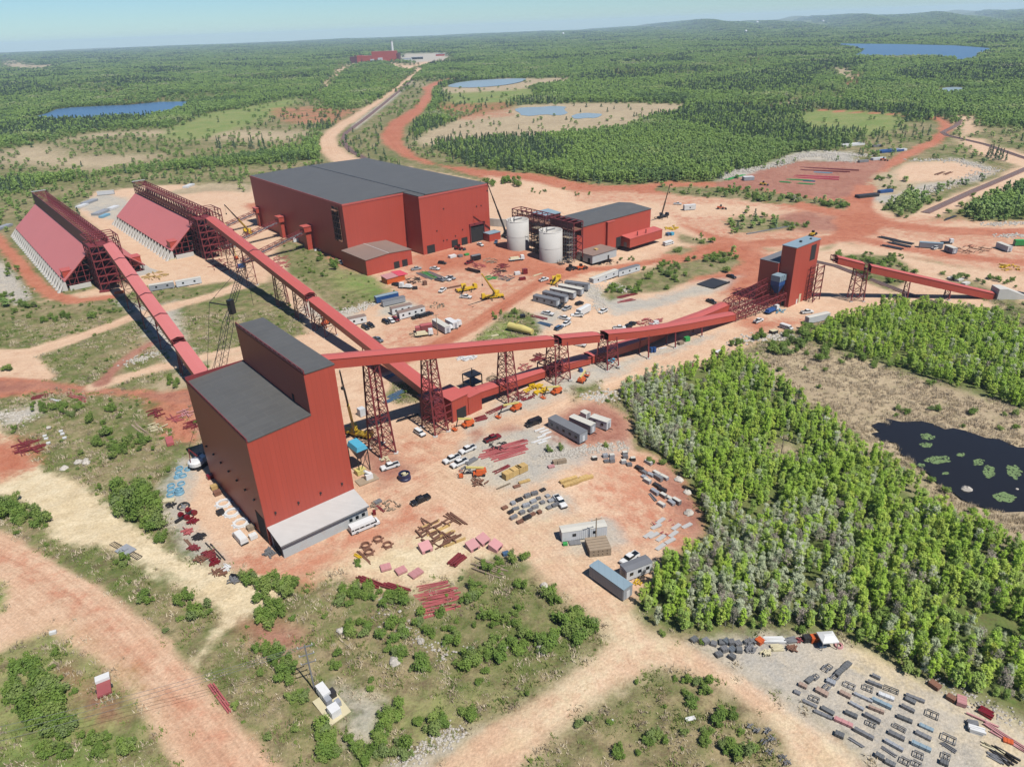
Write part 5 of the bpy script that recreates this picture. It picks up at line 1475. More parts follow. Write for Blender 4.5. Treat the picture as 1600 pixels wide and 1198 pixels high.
# ------------------------------------------------------------------ trailers and containers
def box_trailer(name,label,c,p,q,w=3.0,h=3.0,body=WHITET,roof=ROOFW,wheels=False,win=3,cat='trailer',group=None,legs=.45,extra=None):
 """p,q: ends of the seen long lower edge (near side); the box lies behind that edge"""
 a,b=G(c,*p),G(c,*q);d=b-a;d.z=0;L=d.length;d.normalize()
 n=Vector((-d.y,d.x,0))
 if n.dot(a)<0:n=-n
 m=(a+b)/2+n*(w/2);m.z=float(terrain(m.x,m.y));rz=math.atan2(d.y,d.x)
 t=thing(name,label,cat,m,rz,group)
 s=MB();s.box(-L/2,L/2,-w/2,w/2,legs,legs+h)
 if 'container' in name:
  k=-L/2+.25
  while k<L/2-.2:
   for e in(-1,1):s.box(k,k+.22,*((w/2+.01,w/2+.06)if e>0 else(-w/2-.06,-w/2-.01)),legs+.15,legs+h-.15)
   k+=.55
 s.build('body',body,t)
 r=MB();r.prism([(-L/2-.08,-w/2-.08,legs+h+.01),(-L/2-.08,w/2+.08,legs+h+.01),(-L/2-.08,w/2+.08,legs+h+.1),(-L/2-.08,0,legs+h+.26),(-L/2-.08,-w/2-.08,legs+h+.1)],
  (L+.16,0,0));r.build('roof',roof,t)
 u=MB();u.box(-L/2+.4,L/2-.4,-w/2+.3,w/2-.3,legs-.25,legs-.01);u.build('chassis',STEELD,t)
 side=-1 if n.dot(Vector((-math.sin(rz),math.cos(rz),0)))>0 else 1
 for k in range(win):
  x=-L/2+L*(k+.6)/(win+.2);z=MB()
  y0,y1=(side*(w/2+.02),side*(w/2+.07));z.box(x-.5,x+.5,min(y0,y1),max(y0,y1),legs+1.2,legs+2.1);z.build('window',GLASS,t)
 for e in(-1,1):
  z=MB();x0,x1=(e*(L/2+.02),e*(L/2+.08));z.box(min(x0,x1),max(x0,x1),-.55,.55,legs+.1,legs+2.2);z.build('door',GREYT if body is not GREYT else WHITET,t)
 if wheels:
  for x in(-L/2+1.4,-L/2+2.7):
   for e in(-1,1):
    z=MB();z.tube((x,e*(w/2-.35),.45),(x,e*(w/2-.05),.45),.45,.45,12);z.build('wheel',RUBBER,t)
  z=MB();z.bar((L/2,0,legs),(L/2+1.5,0,.5),.2);z.build('hitch',STEELD,t)
 else:
  z=MB()
  for x in np.linspace(-L/2+.8,L/2-.8,max(2,int(L/4))):
   z.box(x-.25,x+.25,-w/2+.1,w/2-.1,-.1,legs-.26)
  z.build('block',CONC,t)
 return t
for a in[('site_trailer','grey-roofed grey trailer, leftmost of three long ones on the brown pad','g',(66,868),(262,982),3.6,3.3,GREYT,ROOFG,False,5),('semi_trailer',
 'cream-roofed grey semi trailer, middle of three long ones on the brown pad','g',(196,852),(330,922),2.6,3.0,GREYT,ROOFW,True,0),('site_trailer','short white trailer, rightmost of three long ones on the brown pad',
 'g',(326,850),(430,898),2.8,2.9,WHITET,ROOFW,True,2),('cargo_trailer','small white cargo trailer behind the cream-roofed semi trailer','g',(266,806),(302,
 828),2.2,2.0,WHITET,ROOFW,True,0),('long_container','long pale grey container van beside the bottom access road','h',(962,838),(1132,962),3.0,3.2,GREYT,
 ROOFT,False,0),('site_trailer','grey office trailer with a dark roof at the wood edge by the access road','h',(1148,862),(1276,815),3.0,2.8,WHITET,ROOFG,
 True,3),('site_container','pale green-white site container behind the wooden stack and the pole','h',(826,664),(1050,640),2.8,2.9,WHITET,ROOFW,False,2),
 ('site_trailer','white office trailer with a brown roof, farther of the two before the black cars','t',(1040,440),(1228,396),3.2,3.0,WHITE,ROOFB,False,
 3),('site_trailer','longer white office trailer with a brown roof, nearer of the two before the black cars','t',(1108,482),(1348,418),3.2,3.0,WHITE,ROOFB,
 False,4),('site_trailer','white office trailer partly hidden behind the right barn gallery','t',(640,540),(800,506),3.2,3.0,WHITE,ROOFB,False,2),('site_container',
 'blue container with a pale blue roof below the hall annex track','t',(892,330),(1100,282),2.8,2.9,BLUE,ROOFT,False,0),('open_container','grey open-fronted storage box in front of the blue container',
 't',(952,362),(1162,314),2.8,2.4,GREYT,ROOFG,False,0),('site_trailer','grey office trailer, nearest of the five side by side','c',(370,802),(516,846),
 3.2,2.9,GREYT,ROOFG,False,3),('site_trailer','grey office trailer with a grey roof, second nearest of the five side by side','c',(428,774),(568,824),3.2,
 2.9,GREYT,ROOFG,False,3),('site_trailer','office trailer with a white roof, middle of the five side by side','c',(474,750),(620,800),3.2,2.9,GREYT,ROOFW,
 False,3),('site_trailer','office trailer with a white roof, second farthest of the five side by side','c',(526,728),(668,778),3.2,2.9,GREYT,ROOFW,False,
 3),('site_trailer','grey office trailer, farthest of the five side by side','c',(566,706),(712,748),3.2,2.9,GREYT,ROOFG,False,3),('site_trailer','long white trailer in the row of two beside the grassy strip, left one',
 'c',(748,692),(902,652),3.2,3.0,WHITET,ROOFW,False,3),('site_trailer','long white grey-roofed trailer, right of the two beside the grassy strip','c',(906,
 652),(1038,614),3.2,3.0,WHITET,ROOFG,False,3),('box_trailer','white box trailer behind the white pickup in the car park','c',(668,896),(732,872),2.6,2.8,
 WHITE,WHITE,True,0),('site_container','white container beside the dirt road right of the transfer tower foot','d',(476,1090),(586,1064),2.6,2.9,WHITET,
 ROOFW,False,0),('site_container','long grey container right of the black pipe bundles','d',(1050,690),(1172,698),2.8,2.9,GREYT,ROOFT,False,0),('site_container',
 'short white container beside the truck cab right of the black pipes','d',(1178,706),(1222,724),3.0,3.0,GREYT,ROOFW,False,1),('site_container','white container alone near the right edge below the red road',
 'd',(1446,690),(1508,714),2.8,3.0,WHITET,ROOFW,False,0),('site_container','green container cut by the right edge of the view','d',(1548,682),(1620,682),
 2.8,3.0,GRNP,GRNP,False,0),('site_trailer','grey-blue trailer beside the left barn gallery, left of two end to end','v',(300,306),(508,272),3.0,2.9,GREYT,
 ROOFW,False,2),('site_trailer','pale blue-white trailer beside the left barn gallery, right of two end to end','v',(526,272),(740,234),3.0,2.9,WHITET,
 ROOFW,False,2),('site_container','white container in the small cluster beside the dark red track, long one','yc',(432,800),(548,872),2.8,2.9,WHITET,ROOFW,
 False,0),('site_container','rust red container in the small cluster beside the dark red track','yc',(336,862),(436,846),2.8,2.9,REDP,REDP,False,0),('small_container',
 'small rust red box at the left of the container cluster','yc',(288,866),(332,860),2.6,2.2,REDP,REDP,False,0),('site_trailer','white covered trailer at the right of the container cluster',
 'yc',(548,790),(620,830),2.8,2.6,WHITE,WHITE,True,0),('site_container','dark container with its end to the hall in the pipe yard','yc',(792,222),(868,
 206),2.6,2.6,BLACKP,ROOFG,False,0),('long_container','white trailer behind the barns near the far gravel','a',(522,124),(612,116),3.0,3.0,WHITET,ROOFW,
 False,0),('site_container','white site hut far behind the lower red building','c',(1315,238),(1385,232),3.2,3.4,WHITE,WHITE,False,1),]:box_trailer(*a[:2],
 a[2],a[3],a[4],*a[5:])
# ------------------------------------------------------------------ cranes and lifts
def truck_crane(label,c,p,q,tip,length_m,col=YEL,upper=None):
 """carrier from p to q; boom from its middle to the point on the sight line of tip at the given length"""
 m,rz,L=pose(c,p,q)
 t=thing('mobile_crane',label,'crane',m,rz)
 b=MB();b.box(-5.5,5.5,-1.25,1.25,.7,1.6);b.tbox(3.6,5.6,-1.25,1.25,1.6,2.9,.25,.15);b.build('carrier',col,t)
 for x in(-4.3,-2.8,2.2,3.7):
  for s in(-1,1):
   w=MB();w.tube((x,s*.95,.55),(x,s*1.3,.55),.55,.55,12);w.build('wheel',RUBBER,t)
 for x in(-5.0,1.0):
  o=MB();o.bar((x,-3.4,.8),(x,3.4,.8),.3);o.box(x-.4,x+.4,-3.7,-3.1,0,.2);o.box(x-.4,x+.4,3.1,3.7,0,.2);o.bar((x,-3.4,.2),(x,-3.4,.9),.2);o.bar((x,3.4,
   .2),(x,3.4,.9),.2);o.build('outrigger',STEELD,t)
 foot=Vector((-1.5,0,2.6))
 fw=m+Matrix.Rotation(rz,3,'Z')@foot
 d=ray(*Q(c,*tip));o=Vector((0,0,CAM_H));dn=d.normalized();w0=o-fw
 bq=2*dn.dot(w0);cq=w0 .length_squared-length_m**2;disc=max(bq*bq-4*cq,0)
 s=(-bq+math.sqrt(disc))/2 if upper else(-bq-math.sqrt(disc))/2
 tw=o+dn*s
 tl=Matrix.Rotation(-rz,3,'Z')@(tw-m)
 hd=Vector((tl.x-foot.x,tl.y-foot.y,0)).normalized();sd=Vector((-hd.y,hd.x,0))
 b=MB();b.quadbox([foot-hd*3-sd*1.2-Vector((0,0,.9)),foot+hd*1.2-sd*1.2-Vector((0,0,.9)),foot+hd*1.2+sd*1.2-Vector((0,0,.9)),foot-hd*3+sd*1.2-Vector((0,
  0,.9)),foot-hd*2.8-sd*1.2+Vector((0,0,.7)),foot+hd*.6-sd*1.2+Vector((0,0,.5)),foot+hd*.6+sd*1.2+Vector((0,0,.5)),foot-hd*2.8+sd*1.2+Vector((0,0,.7))])
 b.build('turntable',col,t)
 b=MB();b.bar(foot,foot.lerp(tl,.45),.8,.95);b.build('boom_base',col,t)
 b=MB();b.bar(foot.lerp(tl,.45),foot.lerp(tl,.72),.55,.65);b.bar(foot.lerp(tl,.72),tl,.4,.45);b.build('boom_extension',STEELD if col is YEL and length_m>30 else col,
  t)
 b=MB();b.bar(foot+hd*1.6-Vector((0,0,.8)),foot.lerp(tl,.25),.3);b.build('ram',STEELG,t)
 b=MB();b.bar(tl,tl-Vector((0,0,5)),.08);b.box(tl.x-.3,tl.x+.3,tl.y-.3,tl.y+.3,tl.z-5.8,tl.z-5);b.build('hook',STEELD,t)
truck_crane('yellow mobile crane with a long black boom close to the process tower right wall','f',(195,790),(285,812),(122,395),46)
truck_crane('big yellow mobile crane with its boom raised in the middle of the main yard','yc',(1035,540),(905,556),(872,330),24)
truck_crane('small yellow mobile crane on the track by the office trailers','yc',(1520,418),(1545,398),(1535,352),8)
truck_crane('yellow telescopic crane with a long dark boom beside the right barn','s',(520,335),(440,300),(215,0),60)
truck_crane('dark crane with a steep black boom right of the lower red building','c',(1145,290),(1215,270),(1225,72),34,BLACKP)
truck_crane('dark crane with a curved boom between the mill hall and the left silo','c',(190,400),(225,380),(82,55),44,STEELD)
truck_crane('orange and yellow crane lying low beside the long brown beam','yc',(690,490),(790,470),(730,428),9,YEL)
def crawler_crane():
 m,rz,_=pose('m',(130,290),(240,215))
 t=thing('crawler_crane','white crawler crane with a very long black lattice boom behind the process tower','crane',m,rz)
 for s in(-1,1):
  b=MB();b.tbox(-3.2,3.2,s*1.8-.4,s*1.8+.4,0,1.0,.3,0);b.build('track',BLACKP,t)
 b=MB();b.lathe([(.1,1.0),(1.9,1.1),(2.3,1.4),(2.3,2.5),(1.9,2.9),(.1,3.0)],18,(-1.6,0,0));b.box(-1.6,2.4,-1.2,1.2,1.1,2.7);b.build('upperworks',WHITE,
  t,False)
 b=MB();b.box(.8,2.4,1.25,2.3,1.2,3.0);b.build('cab',GLASS,t)
 R_=Matrix.Rotation(-rz,3,'Z')
 tip=R_@(atz(361,478,46)-m);jib=R_@(atz(382,410,58)-m)
 foot=Vector((2.2,0,2.2))
 def lat(nm,p,q,w,n,mat):
  d=(q-p).normalized();r=d.cross(Vector((0,0,1))).normalized();u=r.cross(d);b=MB()
  def c_(f,i,j):
   k=w*min(1,.25+6*min(f,1-f));return p.lerp(q,f)+r*i*k/2+u*j*k/2
  for i,j in((-1,-1),(1,-1),(1,1),(-1,1)):
   for k in range(n):b.bar(c_(k/n,i,j),c_((k+1)/n,i,j),.12)
  for k in range(n):
   for(i,j),(i2,j2)in(((-1,-1),(1,-1)),((1,-1),(1,1)),((1,1),(-1,1)),((-1,1),(-1,-1))):
    b.bar(c_(k/n,i,j),c_((k+1)/n,i2,j2),.07)
  b.build(nm,mat,t)
 lat('main_boom',foot,tip,2.4,26,BLACKP);lat('luffing_jib',tip,jib,1.5,16,BLACKP)
 b=MB();b.box(tip.x-.8,tip.x+.8,tip.y-.8,tip.y+.8,tip.z-2.5,tip.z+2.0);b.build('boom_head',BLACKP,t)
 b=MB();mast=Vector((-2.8,0,7.5));b.bar((0,-.7,2.7),mast,.25);b.bar((0,.7,2.7),mast,.25);b.bar((-3.4,0,2.6),mast,.18);b.build('gantry_mast',REDS,t)
 b=MB()
 bs=tip+(jib-tip).normalized().cross(Vector((1,0,0))).normalized()*0+Vector((-6,2,3));b.bar(tip,bs,.35);b.build('jib_strut',BLACKP,t)
 for p,q in((mast,tip),(bs,jib),(bs,foot)):
  b=MB();b.bar(p,q,.09);b.build('pendant',STEELD,t)
 b=MB();b.bar(jib,jib-Vector((0,0,14)),.09);b.build('hoist_rope',STEELD,t)
crawler_crane()
def boom_lift(label,c,p,q,rise=1.6,boom=PALEY):
 """p: chassis, q: basket end"""
 a,b_=G(c,*p),G(c,*q);d=b_-a;rz=math.atan2(d.y,d.x);L=Vector((d.x,d.y)).length
 t=thing('boom_lift',label,'lift',a,rz,'orange boom lifts')
 b=MB();b.tbox(-1.9,1.9,-1.2,1.2,.55,1.2,.15,.1);b.tbox(-2.3,1.0,-1.0,1.0,1.22,2.1,.2,.15);b.build('chassis',ORG,t)
 for x in(-1.3,1.3):
  for s in(-1,1):
   w=MB();w.tube((x,s*.95,.5),(x,s*1.35,.5),.5,.5,12);w.build('wheel',RUBBER,t)
 b=MB();b.bar((-1.5,0,2.4),(L*.7,0,2.4+rise),.5,.55);b.build('boom',boom,t)
 b=MB();b.bar((L*.7,0,2.4+rise),(L-.6,0,1.0),.25);b.build('jib',STEELD,t)
 b=MB()
 for s in(-1,1):
  for x in(L-.6,L+.6):b.bar((x,s*1.0,.5),(x,s*1.0,1.6),.1)
  b.bar((L-.6,s*1.0,1.6),(L+.6,s*1.0,1.6),.1)
 b.box(L-.65,L+.65,-1.05,1.05,.4,.55);b.bar((L+.6,-1,1.6),(L+.6,1,1.6),.1);b.build('basket',ORG,t)
boom_lift('orange boom lift in front of the transfer house doorway','o',(455,828),(352,862))
boom_lift('orange boom lift with a cream boom below the low gallery, middle one','o',(830,700),(692,765))
boom_lift('orange boom lift with a cream boom by the orange mats','o',(1145,572),(1042,610))
boom_lift('orange boom lift on the gravel below the second open joint','o',(1345,482),(1385,446),.8)
boom_lift('orange boom lift with a white arm lying by the parts heap on the yard edge','h',(412,326),(322,335),.8)
boom_lift('orange boom lift standing by the lattice trestle of the right barn gallery','t',(412,520),(345,540),1.0)
boom_lift('orange boom lift with a long white arm beside the right barn tower','s',(350,600),(240,330),9)
def loader(label,c,p,q,col=YEL,name='wheel_loader'):
 m,rz,_=pose(c,p,q)
 t=thing(name,label,'loader',m,rz)
 b=MB();b.tbox(-3,.3,-1.1,1.1,.9,2.0,.2,.1);b.box(.35,2,-.8,.8,.9,1.7);b.bar((1.2,-.7,1.6),(3.2,-.7,.7),.3);b.bar((1.2,.7,1.6),(3.2,.7,.7),.3);b.build('body',
  col,t)
 b=MB();b.tbox(-.9,.6,-.8,.8,2.02,3.3,.15,.1);b.build('cab',GLASS,t)
 b=MB();b.prism([(3.1,-1.4,.1),(4.3,-1.4,.1),(3.4,-1.4,1.4),(3.1,-1.4,1.2)],(0,2.8,0));b.build('bucket',STEELD,t)
 for x in(-2,1.4):
  for s in(-1,1):
   w=MB();w.tube((x,s*.9,.75),(x,s*1.45,.75),.75,.75,12);w.build('wheel',RUBBER,t)
loader('yellow wheel loader on the maroon storage pad','d',(218,362),(266,366))
loader('yellow loader parked behind the right transfer tower','d',(485,632),(512,618))
loader('orange loader on the far pad beside the red road','d',(850,236),(882,238),ORG)
loader('orange track machine in the mud left of the office trailers','c',(640,604),(700,600),ORG)
loader('black track machine beside the orange one on the red track','c',(580,612),(630,602),BLACKP)
loader('red telehandler at the hall doors','yc',(640,112),(702,118),CARRED,'telehandler')
loader('orange machine at the upper right of the filter building, far off','c',(1510,226),(1575,228),ORG,'telehandler')
def truck(label,c,p,q,cabc=WHITE,deck=STEELG,Lm=9.5,load=None):
 m,rz,_=pose(c,p,q)
 t=thing('flatbed_truck',label,'truck',m,rz)
 b=MB();b.tbox(Lm/2-2.2,Lm/2,-1.2,1.2,.8,3.0,.2,.1);b.build('cab',cabc,t)
 b=MB();b.tbox(Lm/2-1.3,Lm/2+.02,-1.1,1.1,1.9,2.7,.14,.1);b.build('window',GLASS,t)
 b=MB();b.box(-Lm/2,Lm/2-2.3,-1.25,1.25,1.0,1.25);b.build('deck',deck,t)
 if load:b=MB();b.tbox(-Lm/2+.5,Lm/2-3,-1.1,1.1,1.27,2.3,.3,.3);b.build('load',load,t)
 for x in(-Lm*.36,-Lm*.22,Lm*.33):
  for s in(-1,1):
   w=MB();w.tube((x,s*.85,.5),(x,s*1.2,.5),.5,.5,12);w.build('wheel',RUBBER,t)
truck('white crane truck at the foot of the left silo','yc',(1140,218),(1228,208),WHITE,WHITE,9,CREAM)
truck('white truck cab unit right of the black pipe bundles','d',(1172,668),(1216,668),WHITE,STEELD,7)
truck('blue and white concrete pump truck below the truss bridges','d',(255,1036),(312,1012),WHITE,BLUE,9,BLUE)
truck('white flatbed with machine parts in the container cluster','yc',(320,890),(400,880),WHITE,CREAM,8,CREAM)
truck('white tank truck beside the covered trailer in the container cluster','yc',(590,830),(660,800),WHITE,WHITE,8,WHITE)
truck('white service truck with tanks in front of the red tarp tent','yc',(230,462),(165,458),WHITE,WHITE,7,WHITE)
# ------------------------------------------------------------------ laid-out material
def beams(name,label,c,p,q,width,n,mat,h=.35,layers=1,jit=.15,cat='steel',group=None,t=.3,seed=1):
 """a bundle of long members between two seen ends, laid over a strip of the given width"""
 a,b_=G(c,*p),G(c,*q);m=(a+b_)/2;m.z=float(terrain(m.x,m.y));d=b_-a;L=Vector((d.x,d.y)).length
 rr=random.Random(seed+int(p[0]*7+p[1]));o=MB()
 for l in range(layers):
  for k in range(n):
   y=-width/2+width*(k+.5)/n+rr.uniform(-jit,jit);ln=L*rr.uniform(.7,1.0);x=rr.uniform(-1,1)*(L-ln)/2;s=rr.uniform(-jit,jit)*1.5
   o.bar((x-ln/2,y-s,.2+l*h*1.05),(x+ln/2,y+s,.2+l*h*1.05),t,h)
 for x in(-L*.3,L*.3):o.bar((x,-width/2,.06),(x,width/2,.06),.14)
 e=o.build(name,mat);e.location=m;e.rotation_euler=(0,0,math.atan2(d.y,d.x))
 return tag(e,label,cat,group)
def heap(name,label,c,x,y,rx,ry,n,mat,ln=3.0,cat='steel',seed=3,t=.22):
 """a loose heap of members inside a seen ellipse"""
 ctr=G(c,x,y);rr=random.Random(seed+int(x+y));o=MB()
 for k in range(n):
  a=rr.uniform(0,6.28);q=math.sqrt(rr.random());p=G(c,x+rx*q*math.cos(a),y+ry*q*math.sin(a))-ctr
  b=rr.choice((.6,.65,.7,2.2,2.3))+rr.uniform(-.2,.2);l=ln*rr.uniform(.5,1);z=rr.uniform(.1,.7);w=Vector((math.cos(b),math.sin(b),rr.uniform(-.06,.06)))*l/2
  o.bar(p-w+Vector((0,0,z)),p+w+Vector((0,0,z)),t*rr.uniform(.6,1.5),t*rr.uniform(.6,1.8))
 e=o.build(name,mat);e.location=ctr
 return tag(e,label,cat)
def crate(name,label,c,x,y,lx,ly,h,rz,mat,group=None,cat='crate',top=None,slat=True):
 p=G(c,x,y);o=MB()
 o.box(-lx/2,lx/2,-ly/2,ly/2,.14,h)
 for e in(-.35,0,.35):o.box(-lx/2,lx/2,e*ly-.06,e*ly+.06,0,.13)
 if slat:
  for k in range(3):o.box(-lx/2+lx*(k+.25)/3,-lx/2+lx*(k+.45)/3,-ly/2-.04,ly/2+.04,.1,h+.05)
 if top:o.m=list(o.m);o.box(-lx/2+.05,lx/2-.05,-ly/2+.05,ly/2-.05,h+.055,h+.12,1)
 e=o.build(name,[mat,top]if top else mat);e.location=p;e.rotation_euler=(0,0,rz)
 return tag(e,label,cat,group)
def frame(name,label,c,x,y,lx,ly,h,rz,mat,group,n=3):
 p=G(c,x,y);o=MB()
 for s in(-1,1):o.bar((-lx/2,s*ly/2,h),(lx/2,s*ly/2,h),.14);o.bar((-lx/2,s*ly/2,.07),(lx/2,s*ly/2,.07),.14)
 for k in range(n):
  xx=-lx/2+lx*k/(n-1);o.bar((xx,-ly/2,h),(xx,ly/2,h),.12)
  for s in(-1,1):o.bar((xx,s*ly/2,0),(xx,s*ly/2,h),.12)
 e=o.build(name,mat);e.location=p;e.rotation_euler=(0,0,rz)
 return tag(e,label,'frame',group)
def ring(name,label,c,x,y,r,h,th,mat,group=None,tilt=0.0,cat='ring',inner=None,lugs=0):
 p=G(c,x,y)
 t=thing(name,label,cat,p,0,group);t.rotation_euler=(tilt,0,.4)
 o=MB();o.lathe([(r,0),(r,h*.35),(r*.93,h*.4),(r*.93,h),(r-th,h),(r-th,0)],28,(0,0,0),0,True);o.build('rim',mat,t)
 if lugs:
  o=MB()
  for k in range(lugs):a=6.28*k/lugs;o.rbox((r+.15)*math.cos(a),(r+.15)*math.sin(a),0,.5,.35,h*.5,a)
  o.build('lug',mat,t)
 if inner:
  o=MB();o.lathe([(.02,h+.2),(r*.3,h+.1),(r*.4,.3),(.02,.3)],16)
  for k in range(4):a=1.57*k+.4;o.bar((0,0,h*.6),((r-th)*math.cos(a),(r-th)*math.sin(a),h*.6),.3)
  o.build('hub',inner,t)
 return t
# rings left of the tower
for k,(x,y,s,lb)in enumerate(((222,178,2.0,'sky blue ring, topmost of the two columns left of the tower'),(214,214,2.0,'sky blue ring, second in the left column from the top'),
 (252,240,2.0,'sky blue ring, right of the second row left of the tower'),(200,252,1.7,'sky blue solid disc in the third row left of the tower'),(236,308,
 2.1,'sky blue ring in the right column, above the tall blue drum'),(150,326,2.1,'sky blue ring, upper one of the lower left column'),(150,362,2.1,'sky blue ring, middle one of the lower left column'),
 (146,402,2.1,'sky blue ring, lowest of the lower left column'))):
 ring('steel_ring',lb,'lf',x,y,s*.56,.6,.28,LBLUE,'sky blue rings left of the tower',0,'ring',LBLUE if k==3 else None)
ring('drum','tall sky blue drum with a dark base among the blue rings','lf',222,385,1.4,1.5,.3,LBLUE,None,0,'drum',LBLUE)
ring('steel_ring','pale blue ring beside the white crawler crane','lf',290,185,1.0,.6,.3,LBLUE)
for x,y,lb in((597,474,'white flanged ring, farthest of three along the tower left wall'),(668,553,'white flanged ring, middle of three along the tower left wall'),
 (743,640,'white flanged ring, nearest of three along the tower left wall')):
 ring('flange_ring',lb,'lf',x,y,2.2,.5,.8,WHITE,'white rings along the tower wall',0,'ring',None,10)
ring('gear_ring','dark spoked steel wheel lying left of the red track','lf',256,500,1.8,.4,.5,STEELD,None,.25,'ring',STEELG)
ring('blue_ring','dark blue ring with a pale hub on the sand right of the tower','h',40,345,1.9,2.0,.4,NAVY,None,0,'ring',CREAM)
for x,y,lb in((490,210,'rusty collar ring, upper left of four below the lean-to'),(545,182,'rusty collar ring, top one of four below the lean-to'),(504,
 240,'rusty collar ring, lower left of four below the lean-to'),(588,208,'rusty collar ring, right one of four below the lean-to')):
 ring('collar_ring',lb,'k',x,y,1.25,.8,.35,RUST,'rusty collars below the lean-to',0,'ring',None,6)
# crates and bundles
for k,(x,y,lb)in enumerate(((558,338,'big plywood crate, left of three'),(594,320,'big plywood crate, middle of three'),(624,308,'big plywood crate, right of three'))):
 crate('plywood_crate',lb+' by the red beams','h',x,y,3.4,2.2,2.1,rad(38),WOOD,'big plywood crates')
crate('lumber_bundle','single flat bundle of yellow boards in front of the plywood crates','h',638,362,3.6,1.0,.5,rad(25),WOOD)
crate('lumber_bundle','flat orange board stack beside the yellow boards','h',600,385,2.2,1.2,.4,rad(25),RUST)
for k,(x,y)in enumerate(((838,362),(855,380),(878,350),(886,372),(900,364),(925,355),(935,345),(958,345))):
 crate('lumber_bundle','bundle of yellow boards in the row on the curved sandy track','h',x,y,3.0,1.1,.9,rad(28),WOOD,'yellow board bundles on the sandy track')
for k,(x,y)in enumerate(((792,270),(812,268),(834,264))):
 crate('pallet_box','small tan box in the row of three by the rocky strip','h',x,y,1.6,1.2,1.3,rad(20),WOODP,'tan boxes by the rocky strip')
crate('pallet_box','pink wrapped box beside the three tan boxes','h',772,288,2.0,1.2,.6,rad(20),PINK)
rr=random.Random(21)
gridA=[(545+i*36+j*22+rr.uniform(-8,8),492-i*17+j*24+rr.uniform(-5,5))for i in range(6)for j in range(4)]
for k,(x,y)in enumerate(gridA):
 if rr.random()<.08:continue
 crate('steel_crate','grey crate in the tight grid beside the white pickup on the gravel','h',x,y,rr.uniform(1.2,2.4),rr.uniform(.8,1.2),rr.uniform(.5,
  1.1),rad(28)+rr.uniform(-.15,.15),rr.choice((STEELG,STEELG,GREYT,STEELD,RUST)),'grey crates in the tight grid')
gridB=[(988,250),(1042,238),(1075,238),(1048,262),(1076,262),(1140,226),(1142,244),(1180,254),(1133,268),(1162,280),(1258,270),(1212,302),(1232,318),(1268,
 330),(1300,322),(1306,348),(1336,344),(1238,342),(1252,364),(1300,386),(1290,418),(1328,408),(1332,436),(1364,448),(1372,470),(1398,466),(1322,480)]
for k,(x,y)in enumerate(gridB):
 big=k>=10
 crate('steel_crate','grey crate standing loose on the red-brown ground at the yard right side','h',x,y,rr.uniform(2.0,3.2)if big else 1.6,1.2,rr.uniform(.7,
  1.4),rad(-52 if big else 10)+rr.uniform(-.12,.12),rr.choice((STEELG,GREYT,STEELD,STEELG)),'grey crates on the red-brown ground',top=rr.choice((None,ROOFW)))
for k,(x,y)in enumerate(((1318,560),(1296,588),(1258,630),(1284,632),(1320,646),(1396,590),(1382,626),(1366,660),(1450,584),(1318,690))):
 crate('grating_stack','pale grey grating stack on the brown edge near the wood','h',x,y,3.4,1.1,.5,rad(38)+rr.uniform(-.1,.1),GALV,'grating stacks near the wood',
  slat=False)
beams('walkway_section','long grey walkway section lying among the grey crates','h',(1262,418),(1296,460),1.2,2,STEELG,.3,1,.02)
heap('small_parts','few red parts scattered on the brown ground','h',1340,590,60,60,9,REDP,1.4)
# gravel yard: frames and bundles
STEELM=paint('mid_grey_steel',(120,122,124),.6,.2,.3,.8,rand=.4)
PLANK=paint('pinkish_planks',(176,150,134),.8,0,.3,1.0,rand=.3)
gy=[(330,105,2.4,1.4,'f'),(348,95,1.6,1.4,'f'),(465,82,3.2,1.4,'d'),(437,108,2.4,1.2,'d'),(410,135,2.8,1.2,'d'),(385,165,2.4,1.3,'f'),(360,192,2.6,1.4,
 'c'),(225,178,3,1.2,'d'),(262,160,2,1.1,'f'),(180,215,2.4,1.1,'r'),(145,258,1.8,1.1,'g'),(302,258,3.6,1.4,'r'),(335,225,2.4,1.2,'f'),(255,300,2.6,1.4,
 'f'),(225,330,4.2,.9,'g'),(310,400,5.0,.9,'g'),(340,375,3.6,1.2,'d'),(480,215,3.0,1.6,'f'),(452,272,3.2,1.1,'r'),(567,290,5.2,.8,'c'),(598,232,2.6,1.6,
 'f'),(640,205,4,.8,'g'),(650,160,2.4,.8,'g'),(715,285,4.2,1.1,'w'),(745,240,4,1.2,'f'),(685,330,5.4,1.0,'b'),(650,370,4.2,.7,'r'),(525,345,4,.8,'c'),(490,
 400,3.4,1.1,'d'),(440,450,5,1.1,'p'),(625,425,4.4,1.0,'g'),(618,460,2.4,1.4,'f'),(570,525,5.2,.9,'g'),(525,578,6.4,.9,'l'),(415,530,2.4,1.4,'d'),(900,
 295,5,.9,'g'),(870,310,2.8,1.2,'d'),(853,362,3.6,.9,'g'),(832,428,4,1.0,'d'),(800,485,3.2,1.0,'f'),(780,535,4.2,1.1,'g'),(763,598,4.8,.9,'c'),(735,635,
 4.4,1.1,'l'),(672,670,2.2,1.2,'d'),(1010,400,3,2.0,'f'),(972,482,3.6,1.0,'b'),(952,535,4,1.1,'g'),(938,605,4.8,1.0,'b'),(922,660,2.2,1.6,'f'),(835,700,
 2.2,1.6,'f'),(740,712,2.6,1.2,'d'),(910,718,2,1.4,'f'),(1115,555,3.4,2.0,'f'),(1115,605,3,1.6,'l'),(1098,668,1.8,1.6,'f'),(1085,710,2,1.3,'d')]
GMAT=dict(d=STEELM,c=GREYT,r=PLANK,g=STEELG,w=WHITET,b=ROOFT,p=PINK)
